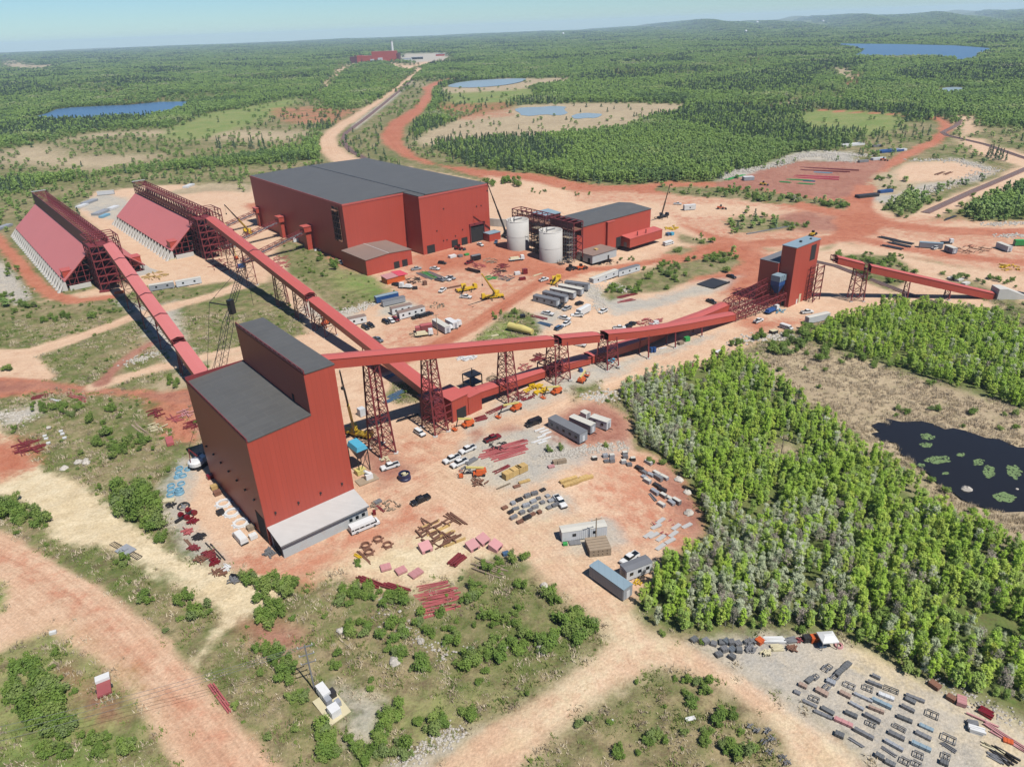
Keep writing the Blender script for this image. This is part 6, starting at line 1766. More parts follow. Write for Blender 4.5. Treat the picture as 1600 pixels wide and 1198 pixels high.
for k,(x,y,lx,ly,kd)in enumerate(gy):
 lx*=.66;ly*=.74
 rz=rad(-38 if kd not in 'fd' or k>12 else 38)+rr.uniform(-.1,.1)
 if kd=='f':frame('steel_frame','low grey steel frame lying on the gravel yard at the bottom right','gy',x,y,lx,ly,.5,rz,STEELG if rr.random()<.7 else STEELM,  # bare steel frames laid on the gravel, not racks
  'steel frames on the gravel yard')
 elif kd=='l':beams('pole_bundle','pair of long thin grey poles on the gravel yard at the bottom right','gy',(x-50,y-32),(x+50,y+32),ly,3,STEELG,.16,1,
  .05,'poles','pole bundles on the gravel yard',.14)
 else:
  frame_lab=dict(d='dark steel bundle',c='pale sheet bundle',r='rusty plank bundle',g='grey steel bundle',w='white sheet bundle',b='pale blue steel bundle',
   p='pinkish beam bundle')[kd]
  crate('steel_bundle',frame_lab+' laid out on the gravel yard at the bottom right','gy',x,y,lx,ly,rr.uniform(.45,.8),rz,GMAT[kd],frame_lab+'s on the gravel yard',
   'bundle')
# top edge of the gravel yard
for x,y in((130,165),(225,182),(295,198),(362,185),(400,180),(440,190),(495,198),(380,250),(445,245),(505,255),(335,288),(447,312)):
 crate('wire_bundle','dark grey lashed bundle in the row at the top left of the gravel yard','gt',x,y,rr.uniform(1.1,1.6),1.2,rr.uniform(.6,1.1),rr.uniform(0,
  1.5),rr.choice((STEELM,STEELG,CARGRY)),'dark bundles along the gravel yard top','bundle')
heap('scrap_heap','tangled grey heap of fittings in the row along the gravel yard top','gt',595,190,50,30,26,STEELG,1.6)
heap('scrap_heap','flat grey heap of fittings below the long white bundle','gt',610,245,50,18,18,STEELG,1.6)
beams('white_bundle','long white pipe bundle along the gravel yard top','gt',(690,165),(890,168),1.6,5,WHITE,.3,2,.05,'pipes')
beams('lumber_bundle','cream board bundle below the long white bundle','gt',(770,235),(870,225),1.6,5,CREAM,.25,2,.05,'boards')
beams('steel_bundle','grey steel bundle right of the long white bundle','gt',(880,175),(980,160),1.4,5,STEELG,.25,2,.05)
heap('board_heap','loose cream board heap on the gravel yard top','gt',725,272,40,20,14,CREAM,1.5,'boards',t=.3)
crate('orange_crate','orange tilted crate left of the long white bundle','gt',675,180,1.6,1.4,1.0,.6,ORG)
crate('orange_crate','orange crate left of the white tent','gt',1125,165,1.6,1.4,1.4,.1,ORG)
crate('dark_bin','dark bin beside the orange crate near the white tent','gt',1066,165,1.6,1.3,1.4,.1,STEELD)
heap('scrap_heap','red and brown parts heap left of the dark bin','gt',1010,165,26,18,14,REDP,1.4)
heap('brush_heap','dull brown brush heap on the gravel yard top','gt',945,240,40,25,22,RUST,1.5,'brush')
ring('tyre','single pinkish tyre right of the white tent','gt',1335,208,.9,.4,.4,PINK,None,0,'tyre')
p=G('gt',1230,200);t=thing('canopy_tent','white canopy tent at the upper edge of the gravel yard','tent',p,.05)
o=MB()
for x in(-1.6,1.6):
 for y in(-1.4,1.4):o.bar((x,y,0),(x,y,2.4),.12)
o.build('legs',STEELG,t)
o=MB();o.tbox(-1.75,1.75,-1.55,1.55,2.1,2.4,.02,.02);o.tbox(-1.75,1.75,-1.55,1.55,2.41,2.9,.9,1.2);o.box(-1.7,1.7,1.45,1.52,.6,2.1);o.build('canopy',WHITE,
 t)
crate('blue_cooler','dark blue-grey box under the white tent','gt',1195,212,1.6,1.0,.8,.1,CARBLU)
# right rim of the gravel yard
crate('rusty_bin','orange-brown bin at the wood edge of the gravel yard','gy',1025,215,2.0,1.4,.9,rad(-60),RUST)
crate('rusty_bin','brown small bin at the wood edge of the gravel yard','gy',1130,298,1.6,1.2,.9,rad(-50),RUST)
crate('plank_box','pinkish plank box at the wood edge of the gravel yard','gy',1195,318,2.2,1.6,1.0,rad(60),PINK)
beams('red_beams','red steel beams at the wood edge near the bottom right corner','gy',(1305,360),(1405,415),1.6,5,CARRED,.3,2,.1)
beams('pink_pipes','very long pink pipes running off the bottom right corner','gy',(1340,455),(1640,650),1.4,4,PINK,.3,1,.2)
beams('pink_pipes','long thin pale pink pipe above the very long pink pipes','gy',(1225,385),(1440,480),.4,1,PINK,.3,1,.02)
t=beams('white_tank','white wrapped roll in the bottom right corner of the yard','gy',(1235,488),(1350,522),1.2,3,WHITE,.5,2,.05,'roll',None,.45)
beams('steel_bundle','grey bundle above the white wrapped roll','gy',(1230,450),(1305,465),1.2,4,STEELG,.3,2,.05)
beams('steel_bundle','dark beams and cream boards in the bottom right corner','gy',(1380,600),(1560,720),2.0,5,STEELD,.3,1,.3)
beams('lumber_bundle','cream boards in the bottom right corner, left of the dark beams','gy',(1310,565),(1480,660),1.0,3,CREAM,.25,1,.3)
beams('steel_bundle','grey beam bundle at the lowest right corner, left of the dark beams','gy',(1355,640),(1480,715),1.2,4,STEELG,.3,1,.2)
crate('orange_crate','small orange crate among the pink pipes','gy',1495,570,1.6,1.0,.5,rad(-30),ORG)
# red steel in front of the tower and in the brush
beams('red_beams','long red beams on grey gravel, upper part of the pile','h',(398,232),(665,160),4.5,8,REDP,.35,1,.3,seed=2)
beams('red_beams','long red beams on grey gravel, lower part of the pile','h',(468,250),(655,195),3.5,6,REDP,.35,1,.3,seed=5)
beams('red_beams','short red beams below the long red pile','h',(480,318),(565,280),1.5,3,REDS,.3,1,.2)
heap('dark_fittings','dark fittings heap above the long red beams','h',510,185,55,22,22,STEELD,1.6)
heap('fittings_heap','grey and white fittings heap below the pair of white pickups','h',345,305,30,18,18,STEELG,1.6)
heap('fittings_heap','rusty fittings heap below the white-armed lift','h',410,365,40,22,22,RUST,1.8)
beams('steel_bundle','grey steel bundle right of the pair of white pickups','h',(345,275),(400,245),1.6,4,STEELG,.3,2,.1)
beams('lumber_bundle','leaning cream and orange boards left of the plywood crates','h',(495,400),(570,370),.6,2,WOODP,.2,1,.1)
for k,(x,y)in enumerate(((712,102),(738,108),(745,122),(722,136),(748,146),(700,160),(730,164))):
 beams('white_beam','white roof beam in the row left of the long grey trailer','h',(x-28,y+10),(x+28,y-10),.7,2,WHITE,.3,1,.02,'beam','white beams left of the long grey trailer')
heap('girder_heap','big heap of rusty girders and yellow-edged frames on the sand','h',205,620,100,70,46,RUST,4.5,t=.32)
beams('yellow_girder','yellow-topped girder in the rusty heap, upper one','h',(110,600),(215,555),.8,2,WOOD,.5,1,.02)
beams('yellow_girder','yellow-topped girder in the rusty heap, second from the top','h',(150,630),(270,575),.8,2,WOOD,.5,1,.02)
beams('yellow_girder','yellow-topped girder in the rusty heap, third from the top','h',(180,655),(290,605),.8,2,WOOD,.5,1,.02)
beams('yellow_girder','yellow-topped girder in the rusty heap, lowest','h',(235,690),(345,645),.8,2,WOOD,.5,1,.02)
beams('rusty_beams','rusty beams and straw-coloured brush above the girder heap','h',(245,520),(345,585),2,5,RUST,.4,1,.3)
for k,(x,y,lb)in enumerate(((145,700,'pink sheet box left of the girder heap'),(380,692,'pink sheet box, lower left of three right of the girder heap'),
 (432,662,'pink sheet box, top one of three right of the girder heap'),(495,692,'pink sheet box, right one of three right of the girder heap'))):
 p=G('h',x,y);t=thing('chute_section',lb,'chute',p,rad(30+k*9),'pink chute sections')
 o=MB();o.quadbox([(-1.5,-1.3,0),(1.5,-1.3,0),(1.5,1.3,0),(-1.5,1.3,0),(-1.5,-1.3,.9),(1.5,-1.3,.9),(1.5,1.3,1.9),(-1.5,1.3,1.9)]);o.build('shell',PINK,
  t)
 o=MB();o.box(-.7,.7,-1.36,-1.31,.15,.75);o.build('opening',DARK,t)
for k,(x,y,lb)in enumerate(((580,308,'flat pink panel stack, left of three on the pale sand'),(648,322,'flat pink panel stack, middle of three on the pale sand'),
 (714,335,'larger pink panel stack, right of three on the pale sand'))):
 crate('panel_stack',lb,'k',x,y,2.6+.7*(k==2),2.2,.7,rad(20+12*k),PINK,'pink panel stacks')
beams('red_beams','short stack of dark red beams on the bank below the girder heap','k',(870,300),(925,250),2.6,7,REDS,.3,2,.15)
beams('truss_section','dark red truss lying in the brush, left one','k',(450,350),(560,395),1.6,4,REDS,.3,2,.2)
beams('truss_section','dark red truss lying in the brush, right one','k',(565,380),(685,420),1.8,4,REDS,.3,2,.2)
for k,(p,q,lb)in enumerate((((720,410),(860,370),'pink-red beams in the brush, top row'),((700,445),(910,400),'pink-red beams in the brush, second row'),
 ((720,475),(930,430),'pink-red beams in the brush, third row'),((725,520),(920,470),'pink-red beams in the brush, bottom row'))):
 beams('red_beams',lb,'k',p,q,2.6,5,REDP,.3,1,.35,seed=k+31)
beams('yellow_posts','bright yellow posts beside the rusty collars','k',(440,245),(470,265),.8,3,YEL,.3,1,.1)
beams('rusty_beams','thin rusty bars beside the rusty collars','k',(455,230),(515,292),.8,3,RUST,.2,1,.15)
crate('blue_unit','small blue machine at the corner of the girder yard','h',545,726,1.6,1.2,.9,.3,CARBLU)
heap('machine_parts','grey and cream machine parts right of the lean-to','n',1100,545,140,50,30,WOODP,1.6,'parts')
crate('pallet_box','grey-blue pallet at the left of the machine parts','n',1020,510,2.2,1.4,.7,rad(40),STEELG)
beams('red_beams','two long dark red bars beside the lean-to corner','n',(965,510),(1080,600),.8,2,REDS,.25,1,.1)
crate('fuel_tank','small bright red tank at the lean-to corner','n',990,620,.9,.9,1.3,.2,CARRED)
# dust hopper and pump skid right of the tower
p=G('n',860,190);t=thing('blue_hopper','sky blue hopper on a dark stand against the process tower right wall','hopper',p,SITE_ROT)
o=MB();o.tbox(-1.9,1.9,-3,3,7.8,9.2,.5,.2);o.build('lid',CYAN,t)
o=MB();o.quadbox([(-.5,-.8,4),(.5,-.8,4),(.5,.8,4),(-.5,.8,4),(-1.9,-3,7.8),(1.9,-3,7.8),(1.9,3,7.8),(-1.9,3,7.8)]);o.build('hopper',NAVY,t)
o=MB()
for x in(-1.8,1.8):
 for y in(-2.8,2.8):o.bar((x,y,0),(x,y,7.8),.25)
o.bar((-1.8,-2.8,0),(1.8,-2.8,7),.15);o.bar((1.8,-2.8,0),(1.8,2.8,7),.15);o.build('stand',STEELD,t)
crate('yellow_platform','yellow-green platform under the sky blue hopper','n',860,235,3,2.2,1.6,SITE_ROT,PALEY)
p=G('n',920,300);t=thing('pump_skid','white machine on a pale timber skid right of the tower','machine',p,rad(35))
o=MB();o.box(-3.2,3.2,-1.8,1.8,.1,.35);o.build('skid',WOODP,t)
o=MB();o.box(-.4,1.8,-.7,.9,.36,2.0);o.tube((1.0,0,2),(-.4,.2,3.4),.5,.4,10);o.build('machine',WHITE,t)
heap('cream_parts','cream parts heap beside the tallest trestle foot','n',1100,110,50,26,14,CREAM,1.6,'parts')
crate('white_box','white machine box behind the yellow crane at the tower','o',-372,745,2.2,2.2,3.0,SITE_ROT,WHITET)
# under the crossing
for k,(x,y,lb)in enumerate(((620,545,'blue-grey pipes, upper bundle'),(640,700,'blue-grey pipes, long middle bundle'),(610,740,'blue-grey pipes, lower bundle'))):
 beams('pipe_bundle',lb+' between the tallest trestle and the transfer house','o',((x-640)*.82+0-170,y-90),((x-640)*.82-40,y-150),2.2,4,CARBLU,.3,1,.15,
  'pipes')
beams('dark_slab','dark flat steel slab lying in the shade of the upper gallery','f',(470,715),(620,670),1.6,2,BLACKP,.5,1,.02)
p=G('o',495,540);t=thing('pipe_platform','small black steel platform behind the low gallery','platform',p,SITE_ROT)
o=MB()
for x in(-2.6,2.6):
 for y in(-2.4,2.4):o.bar((x,y,0),(x,y,6.2),.3)
for z in(3,6.2):o.box(-2.7,2.7,-2.5,2.5,z,z+.3)
for z in(4.1,7.3):
 for y in(-2.5,2.5):o.bar((-2.6,y,z),(2.6,y,z),.1)
o.bar((0,0,6.4),(0,0,8.6),.3);o.build('platform',BLACKP,t)
heap('orange_mats','orange-yellow mats spread on the gravel below the low gallery','o',985,545,90,35,26,YEL,3.2,'mats',t=.5)
heap('red_fittings','dark red fittings along the gravel below the low gallery','o',905,600,80,30,22,REDS,3)
beams('ladder_racks','row of dark red ladder frames on the gravel by the third trestle','o',(600,735),(775,660),2.0,4,REDS,.2,1,.2)
beams('red_beams','dark red beams right of the transfer house lift','o',(505,785),(605,755),3.0,6,REDS,.3,1,.2)
heap('red_fittings','dark red frames lying behind the low gallery, upper group','o',1000,300,60,35,26,REDS,4)
heap('red_fittings','red machine parts lying behind the low gallery, lower group','o',895,375,50,25,16,REDP,2.5)
heap('white_parts','white and grey sheet heap behind the upper gallery','o',450,300,80,18,26,WHITE,2.6,'sheets',t=.4)
heap('pale_parts','pale pipe heap beside the small black platform','o',650,455,40,35,20,WOODP,3,'parts')
crate('blue_toilet','blue portable toilet, left of two under the low gallery','g',708,402,1.2,1.2,2.3,.6,BLUE);crate('blue_toilet','blue portable toilet, right of two under the low gallery',
 'g',727,400,1.2,1.2,2.3,.6,BLUE)
heap('blue_drums','blue and white tarp heap below the second open joint','g',460,455,25,14,14,CYAN,1.4,'tarp',t=.6)
crate('blue_box','blue box on the gravel near the orange lift','g',268,522,1.4,1.2,1.4,.5,BLUE)
crate('green_machine','bright green machine in the shade of the low gallery','g',930,330,2.4,1.8,1.9,.4,GRNP)
crate('steel_skip','grey-brown skip beside the green machine','g',892,350,2.6,1.8,1.3,.5,WOODP)
beams('white_plank','white planks lying left of the skip','g',(755,382),(805,370),1.0,3,WHITE,.2,1,.05,'planks')
crate('flat_skip','white topped flat skip at the wood edge by the road','g',1128,408,3.2,2.2,1.0,.5,WOODP,top=WHITE)
beams('red_beams','long bright red beam pair at the wood edge','g',(770,552),(858,520),1.2,3,CARRED,.3,1,.1)
heap('red_fittings','red and blue parts heap at the wood edge','g',960,500,50,25,22,REDP,2.4)
crate('dark_skip','dark skip with a pale top at the rocky wood edge','g',1470,282,3.2,2.4,1.4,.4,STEELD,top=CREAM)
heap('red_fittings','red steel heap with white sheets right of the row of black pickups','c',1105,935,95,32,40,REDP,4)
heap('white_sheets','white sheets on the red steel heap','c',1130,940,35,14,8,WHITE,3,'sheets',t=.6)
beams('red_beams','dark red beams beside the grassy strip, upper','c',(850,785),(1020,755),3,5,REDS,.35,1,.3)
beams('red_beams','dark red beams beside the grassy strip, lower','c',(880,812),(1000,790),3,5,REDP,.35,1,.4)
p=G('c',1490,692);o=MB();o.box(-7,7,-5,5,.02,.5)
for k in range(12):o.box(-6.6+k*1.2,-5.8+k*1.2,-5.8,-5.1,0,.8)
e=o.build('matting_pad',STEELD);e.location=p;e.rotation_euler=(0,0,SITE_ROT);tag(e,'dark square matting pad edged with blocks beside the grassy strip',
 'pad')
heap('red_fittings','flat red beams stacked left of the truss bridges','d',120,920,60,20,22,REDP,5)
heap('mixed_parts','blue and white parts heap at the foot of the truss bridges','d',330,1020,30,14,20,CYAN,1.8,'parts')
# yellow tank in the grassy patch
a,b_=G('yc',1120,830),G('yc',1325,880);t=thing('yellow_tank','long pale yellow tank on saddles in the grassy patch','tank',(a+b_)/2,math.atan2(b_.y-a.y,
 b_.x-a.x));L=(b_-a).length
o=MB();o.tube((-L/2,0,2.0),(L*.1,0,2.0),1.7,1.7,16);o.tube((L*.1,0,2.0),(L/2,0,1.7),1.7,1.2,16);o.build('shell',PALEY,t)
o=MB()
for x in(-L*.35,0,L*.38):o.box(x-.3,x+.3,-1.2,1.2,0,.9)
o.build('saddle',STEELG,t)
o=MB();o.tube((-L*.2,0,3.6),(-L*.1,.4,5.0),.35,.35,8);o.build('pipe_stub',PALEY,t)
crate('cable_reel','pale board stack in the grassy patch below the yellow tank','yc',990,885,3.4,1.2,.4,.4,CREAM)
beams('red_beams','red-brown beams on gravel right of the grassy patch','yc',(1320,700),(1460,745),2.5,5,REDP,.3,1,.2)
beams('steel_bundle','pale blue-grey beams on gravel right of the grassy patch','yc',(1370,765),(1500,800),2.5,5,CARBLU,.3,1,.3)
crate('tyre_stack','black bin in the grassy patch near the track','yc',1238,720,2.2,1.8,1.4,.2,BLACKP)
# main yard
p=G('yc',85,395);t=thing('tarp_tent','work tent with bright red tarps and orange sides at the hall annex','tent',p,SITE_ROT)
o=MB();o.box(-5.5,5.5,-3,3,0,3.0);o.build('side_wall',ORG,t)
o=MB();o.quadbox([(-5.8,-3.3,3.02),(1.4,-3.3,3.02),(1.4,3.3,3.6),(-5.8,3.3,3.6),(-5.8,-3.3,3.2),(1.4,-3.3,3.2),(1.4,3.3,3.8),(-5.8,3.3,3.8)]);o.build('tarp',
 PINK,t)
o=MB();o.quadbox([(1.5,-3.3,3.1),(7.5,-3.3,2.8),(7.5,4.6,3.2),(1.5,4.6,3.7),(1.5,-3.3,3.3),(7.5,-3.3,3.0),(7.5,4.6,3.4),(1.5,4.6,3.9)]);o.build('tarp',
 REDT,t)
for k,(p_,q_,m_,lb)in enumerate((((340,310),(470,380),GRNP,'green pipes, left rows'),((300,320),(440,385),STEELG,'grey pipes, lowest rows'),((390,310),
 (520,370),STEELG,'grey pipes, right rows'))):
 beams('pipe_rows',lb+' right of the hall annex','yc',p_,q_,3.0,5,m_,.3,1,.3,'pipes')
heap('mixed_parts','dark machine parts behind the red tarp tent','yc',270,395,70,30,34,STEELD,2.4,'parts')
crate('rusty_bin','rusty upright bin right of the dark machine parts','yc',366,430,2.0,1.8,2.2,.4,RUST);crate('dark_bin','low dark bin by the white service truck',
 'yc',278,468,2.6,1.6,1.4,.1,STEELD)
crate('white_tarp','white tarp-covered stack in front of the hall doors','yc',610,185,4.5,2.6,1.5,SITE_ROT,WHITE,slat=False)
crate('grey_pallet','grey pallet load right of the white tarp stack','yc',680,180,2.6,2.2,1.3,SITE_ROT,STEELG);crate('green_bin','green bin right of the grey pallet load',
 'yc',738,165,3,1.8,1.0,SITE_ROT,GRNP)
beams('dark_stack','black steel stack at the left of the pipe yard','yc',(735,295),(860,325),3,4,BLACKP,.6,2,.1)
for k,(x,y,rx,ry,m_,lb)in enumerate(((850,260,60,30,REDP,'red pipe fittings behind the black steel stack'),(960,215,70,25,WOODP,'pale sand and scrap heap in the pipe yard'),
 (1060,265,60,20,REDS,'dark red rebar coils in the pipe yard'),(1000,340,60,30,REDP,'salmon panels in the pipe yard'),(960,370,50,20,GRNP,'green bars in the pipe yard'),
 (1090,375,60,25,STEELG,'grey fittings at the lower right of the pipe yard'),(1040,300,60,22,STEELD,'black bars in the pipe yard'))):
 heap('pipe_heap',lb,'yc',x,y,rx,ry,22,m_,3.4,seed=k)
crate('red_skid','dark red upright skid at the right of the pipe yard','yc',1258,330,2.6,2.0,2.8,.3,CARRED);crate('white_machine','white machine beside the dark red skid',
 'yc',1190,338,3,2,1.6,.3,WHITE);crate('red_tank','red tank below the dark red skid','yc',1235,385,3.4,1.6,1.5,.3,CARRED)
beams('white_plank','white planks right of the dark red skid','yc',(1325,352),(1425,328),1.2,3,CREAM,.25,1,.1,'planks')
beams('brown_beam','long rusty plate girder lying beside the white pickup in the main yard','yc',(550,468),(730,432),1.4,2,RUST,1.0,1,.02)
heap('stone_ring','ring of pale rubble on the main yard ground','yc',468,618,70,26,26,WOODP,1.2,'rubble',t=.35)
for x,y,m_,lb in((1015,428,GRNP,'green tank at the red annex of the lower building'),(1042,430,CARBLU,'blue tank beside the green one at the red annex'),
 (1092,405,GREYT,'grey chiller unit left one at the red annex'),(1150,384,GREYT,'grey chiller unit right one at the red annex'),(1212,392,CARBLU,'blue tote pair left of the grass at the red annex'),
 (1235,390,CYAN,'pale blue tote right of the blue pair at the red annex')):
 crate('equipment_unit',lb,'c',x,y,2.8,2.2,2.0,SITE_ROT,m_,slat=False,cat='unit')
heap('scrap_row','dark scrap row along the red track below the silos','c',800,562,100,18,40,STEELD,2.0)
heap('yellow_mats','yellow mats and boards at the upper end of the lower red building','c',1240,345,50,12,16,YEL,3,'mats',t=.5)
# container cluster odds and power pole
heap('mixed_parts','white bags and dark parts at the left of the container cluster','yc',280,880,50,18,26,WOODP,1.8,'parts')
# left yards
heap('red_beams','dark red beams stacked on the far hillside at the left','i',180,400,85,45,40,REDS,5)
for k,(x,y)in enumerate(((970,185),(1090,215),(1165,185),(1195,262))):
 heap('red_racks',['thin red frames on the red soil, left group','pink-red frames on the red soil, middle group','pale pink frames on the red soil, right group',
  'dark red frames on the red soil, nearest the tower'][k],'i',x,y,45,26,16,(REDS,REDP,PINK,REDS)[k],4)
beams('red_beams','dark red beam rows at the left edge road bend','i',(190,90),(330,68),3,5,REDS,.3,1,.3)
beams('red_beams','red and yellow beams along the red road left of the tower','i',(410,60),(560,110),2.2,5,REDP,.3,1,.3)
beams('white_plank','white boards beside the red and yellow beams','i',(310,95),(380,108),1.4,4,WHITE,.2,1,.2,'planks')
beams('old_logs','weathered logs and boards beside the red soil','i',(840,245),(910,325),2.4,4,WOODP,.4,1,.4,'logs')
heap('old_boards','yellow and blue odd boards beside the red soil','i',980,275,55,24,20,CREAM,2.6,'boards')
crate('red_chute','long red chute lying above the crawler crane','i',1062,365,2.2,5.2,1.2,.5,REDP,slat=False)
for k,(x,y)in enumerate(((282,328),(290,345),(304,372),(382,298),(392,315),(405,340))):
 crate('white_block','small white block in the two rows on the hillside','i',x,y,1.2,.9,.6,.4,WHITE,'white blocks on the hillside')
crate('cream_bags','cream bags beside the dark spoked wheel','lf',130,455,3.4,1.6,.7,.1,CREAM);heap('mixed_parts','dark brown fittings below the cream bags',
 'lf',150,490,34,22,18,STEELD,1.6,'parts')
for k,(x,y,lb)in enumerate(((255,600,'red and black pump, left of two left of the tower'),(318,560,'red and black pump, right of two left of the tower'))):
 p=G('lf',x,y);t=thing('pump_unit',lb,'pump',p,rad(60),'red pumps left of the tower')
 for s in(-1,1):o=MB();o.tube((.3,s*.9,.8),(.3,s*1.7,.8),.8,.8,12);o.build('drum',CARRED,t)
 o=MB();o.box(-2.6,.9,-.35,.35,.3,.9);o.build('frame',STEELD,t)
for k,(x,y,m_,rx,lb)in enumerate(((285,715,REDP,34,'flat red parts below the red pumps'),(330,625,CARRED,30,'red plate parts right of the red pumps'),(385,
 760,STEELD,40,'grey brackets along the red track'),(345,850,REDS,36,'red frames along the red track'),(470,910,REDS,45,'red sheet parts above the dark poles end'),
 (405,955,RUST,40,'rusty red skids near the sand slope'),(520,970,CARRED,34,'red ladders and frames near the sand slope'),(560,1065,RUST,60,'rusty drum heap at the foot of the sand slope'),
 (610,1020,WHITE,34,'white bags at the foot of the sand slope'),(700,1130,STEELG,50,'grey scrap at the foot of the sand slope'))):
 heap('scrap_heap',lb,'lf',x,y,rx,24,20,m_,2.4,seed=k*3)
beams('dark_poles','two long dark poles lying along the red track left of the tower','lf',(450,800),(605,965),1.4,2,STEELD,.3,1,.05,'poles')
beams('brown_plank','brown plank frame below the flat red parts','lf',(265,770),(330,850),1.0,2,RUST,.3,1,.05)
beams('black_sheet','black sheet roll at the foot of the sand slope','lf',(640,1080),(750,1095),1.2,2,BLACKP,.4,1,.05,'roll')
for x,y,m_,lb in((520,345,WOOD,'yellow-brown machine box by the tower left wall'),(545,395,RUST,'brown machine box by the tower left wall'),(572,560,STEELD,
 'dark drum box between the white rings'),(830,690,WOODP,'tan pallet beside the nearest white ring'),(485,255,CARRED,'small red machine in the shade of the tower wall'),
 (850,765,WHITE,'white cart beside the white van')):
 crate('machine_box',lb,'lf',x,y,2.0,1.6,1.3,SITE_ROT,m_,cat='machine')
heap('sheet_heap','grey sheets and bags at the lean-to left end','m',775,1010,40,45,18,STEELG,2.0,'sheets',t=.35)
# steel scaffold pad on the sand slope
p=G('i',785,1040);t=thing('ladder_platform','grey platform with dark ladder ramps lying on the pale sand','platform',p,rad(-32))
o=MB();o.box(-2.2,2.2,-1.7,1.7,.1,.4);o.box(-.6,.6,-.6,.6,.41,.9);o.build('platform',GREYT,t)
for s in(-1,1):
 o=MB();x0,x1=(2.3,6.2)if s>0 else(-6.2,-2.3)
 for y in(-.7,.7):o.bar((x0,y,.2),(x1,y,.2),.14)
 for k in range(7):o.bar((x0+(x1-x0)*k/6,-.7,.2),(x0+(x1-x0)*k/6,.7,.2),.1)
 o.build('ladder',STEELD,t)
# roadside
p=G('j',525,640);t=thing('road_trailer','small red-decked trailer with a white end, on grass left of the haul road','trailer',p,rad(-58))
o=MB();o.box(-2.8,1.6,-1.3,1.3,.4,.9);o.build('deck',REDP,t);o=MB();o.box(-3.6,-2.0,-1.35,1.35,.92,1.6);o.build('cover',WHITE,t)
for s in(-1,1):o=MB();o.tube((-.5,s*1.32,.4),(-.5,s*1.6,.4),.4,.4,10);o.build('wheel',RUBBER,t)
t.rotation_euler.z=rad(-60)
beams('red_barrier','long low red barrier along the right edge of the haul road','j',(1052,605),(1155,745),1.3,3,REDP,.5,1,.02,'barrier')
crate('white_sign_box','small white box at the haul road fork','j',268,352,1.4,.7,.8,.3,WHITE)
# electrical pad
p=G('k',335,915);t=thing('transformer_pad','fenced pale pad with white transformers beside the power pole','transformer',p,0);
c4=[G('k',*q)-p for q in((252,905),(345,845),(425,948),(335,1012))]
o=MB();o.prism([Vector((q.x,q.y,.02))for q in c4],(0,0,.22));o.build('pad',CREAM,t)
d=(c4[2]-c4[1]).normalized();rz=math.atan2(d.y,d.x)
for(x,y,lx,ly,h,m_,nm)in((305,878,3.4,1.7,2.0,WHITE,'cabinet'),(352,958,2.2,2.0,1.7,WHITE,'cabinet'),(320,908,2.4,1.2,1.6,GREYT,'radiator'),(340,880,1.6,
 1.5,1.4,STEELD,'radiator'),(368,920,1.2,1.0,1.2,GREYT,'cabinet')):
 q=G('k',x,y)-p;o=MB();o.rbox(q.x,q.y,.26,lx,ly,h,rz)
 for k in range(4):o.rbox(q.x+(k-1.5)*lx*.2*math.cos(rz),q.y+(k-1.5)*lx*.2*math.sin(rz),.27,.08,ly+.12,h*.8,rz)
 o.build(nm,m_,t)
def power_pole(label,c,p,tp,arms=2,mat=STEELG):
 a=G(c,*p);h=topz(*Q(c,*tp),a)-a.z
 t=thing('power_pole',label,'pole',a,rad(20));tipv=Vector((0,0,h))
 o=MB();o.tube((0,0,0),tipv,.2,.13,8);o.build('pole',mat,t)
 for k in range(arms):
  o=MB();o.bar((-1.5,0,h-.5-k*2.2),(1.5,0,h-.5-k*2.2),.16);o.build('crossarm',mat,t)
  o=MB()
  for x in(-1.4,0,1.4):o.tube((x,0,h-.42-k*2.2),(x,0,h+.0-k*2.2),.1,.07,6)
  o.build('insulator',WHITE,t)
 return a,h
pa,ph=power_pole('grey power pole with crossarms beside the transformer pad','k',(262,850),(207,652),3)
power_pole('wooden power pole in the gap of the near wood','wd',(1095,785),(1110,592),1,WOODP)
power_pole('thin pole standing over the stacked timber by the site container','h',(995,670),(990,540),1,WOODP)
power_pole('thin pole at the container cluster beside the dark red track','yc',(480,880),(474,690),1,WOODP)
for k,(q,z)in enumerate((((150,880),7),((140,905),6.5),((160,930),6.2))):
 e=G('j',*q);e.z+=z;a=pa+Vector((-1+k,0,ph-.4));o=MB()
 far=a+(e-a)*1.7
 n=14
 pts=[a.lerp(far,i/n)-Vector((0,0,5*4*(i/n)*(1-i/n)*.4))for i in range(n+1)]
 for i in range(n):o.bar(pts[i],pts[i+1],.045)
 w=o.build('overhead_wire',STEELG);tag(w,['upper overhead wire crossing the haul road','middle overhead wire crossing the haul road','lower overhead wire crossing the haul road'][k],
  'wire')
# timber stack by the container
p=G('h',1005,700);t=thing('timber_stack','square stack of weathered timber mats beside the site container','timber',p,rad(8))
for k in range(5):
 o=MB()
 for j in range(5):o.box(-2.8+j*1.15,-1.85+j*1.15,-2.6,2.6,k*.46,k*.46+.4)if k%2 else o.box(-2.8,2.8,-2.6+j*1.08,-1.7+j*1.08,k*.46,k*.46+.4)
 o.build('layer',WOODP,t)
crate('green_crate','small green box left of the stacked timber','h',842,676,1.2,.9,.7,.1,GRNP);crate('grey_pallet','flat grey pallets left of the stacked timber',
 'h',890,668,3,1.6,.4,.1,STEELG)
crate('lumber_bundle','pale board pile right of the container beside the service pickup','h',1200,770,3.0,1.8,.5,rad(35),WOODP)
heap('mixed_parts','yellow and brown odds at the office trailer steps','h',1200,868,25,15,10,YEL,1.2,'parts')
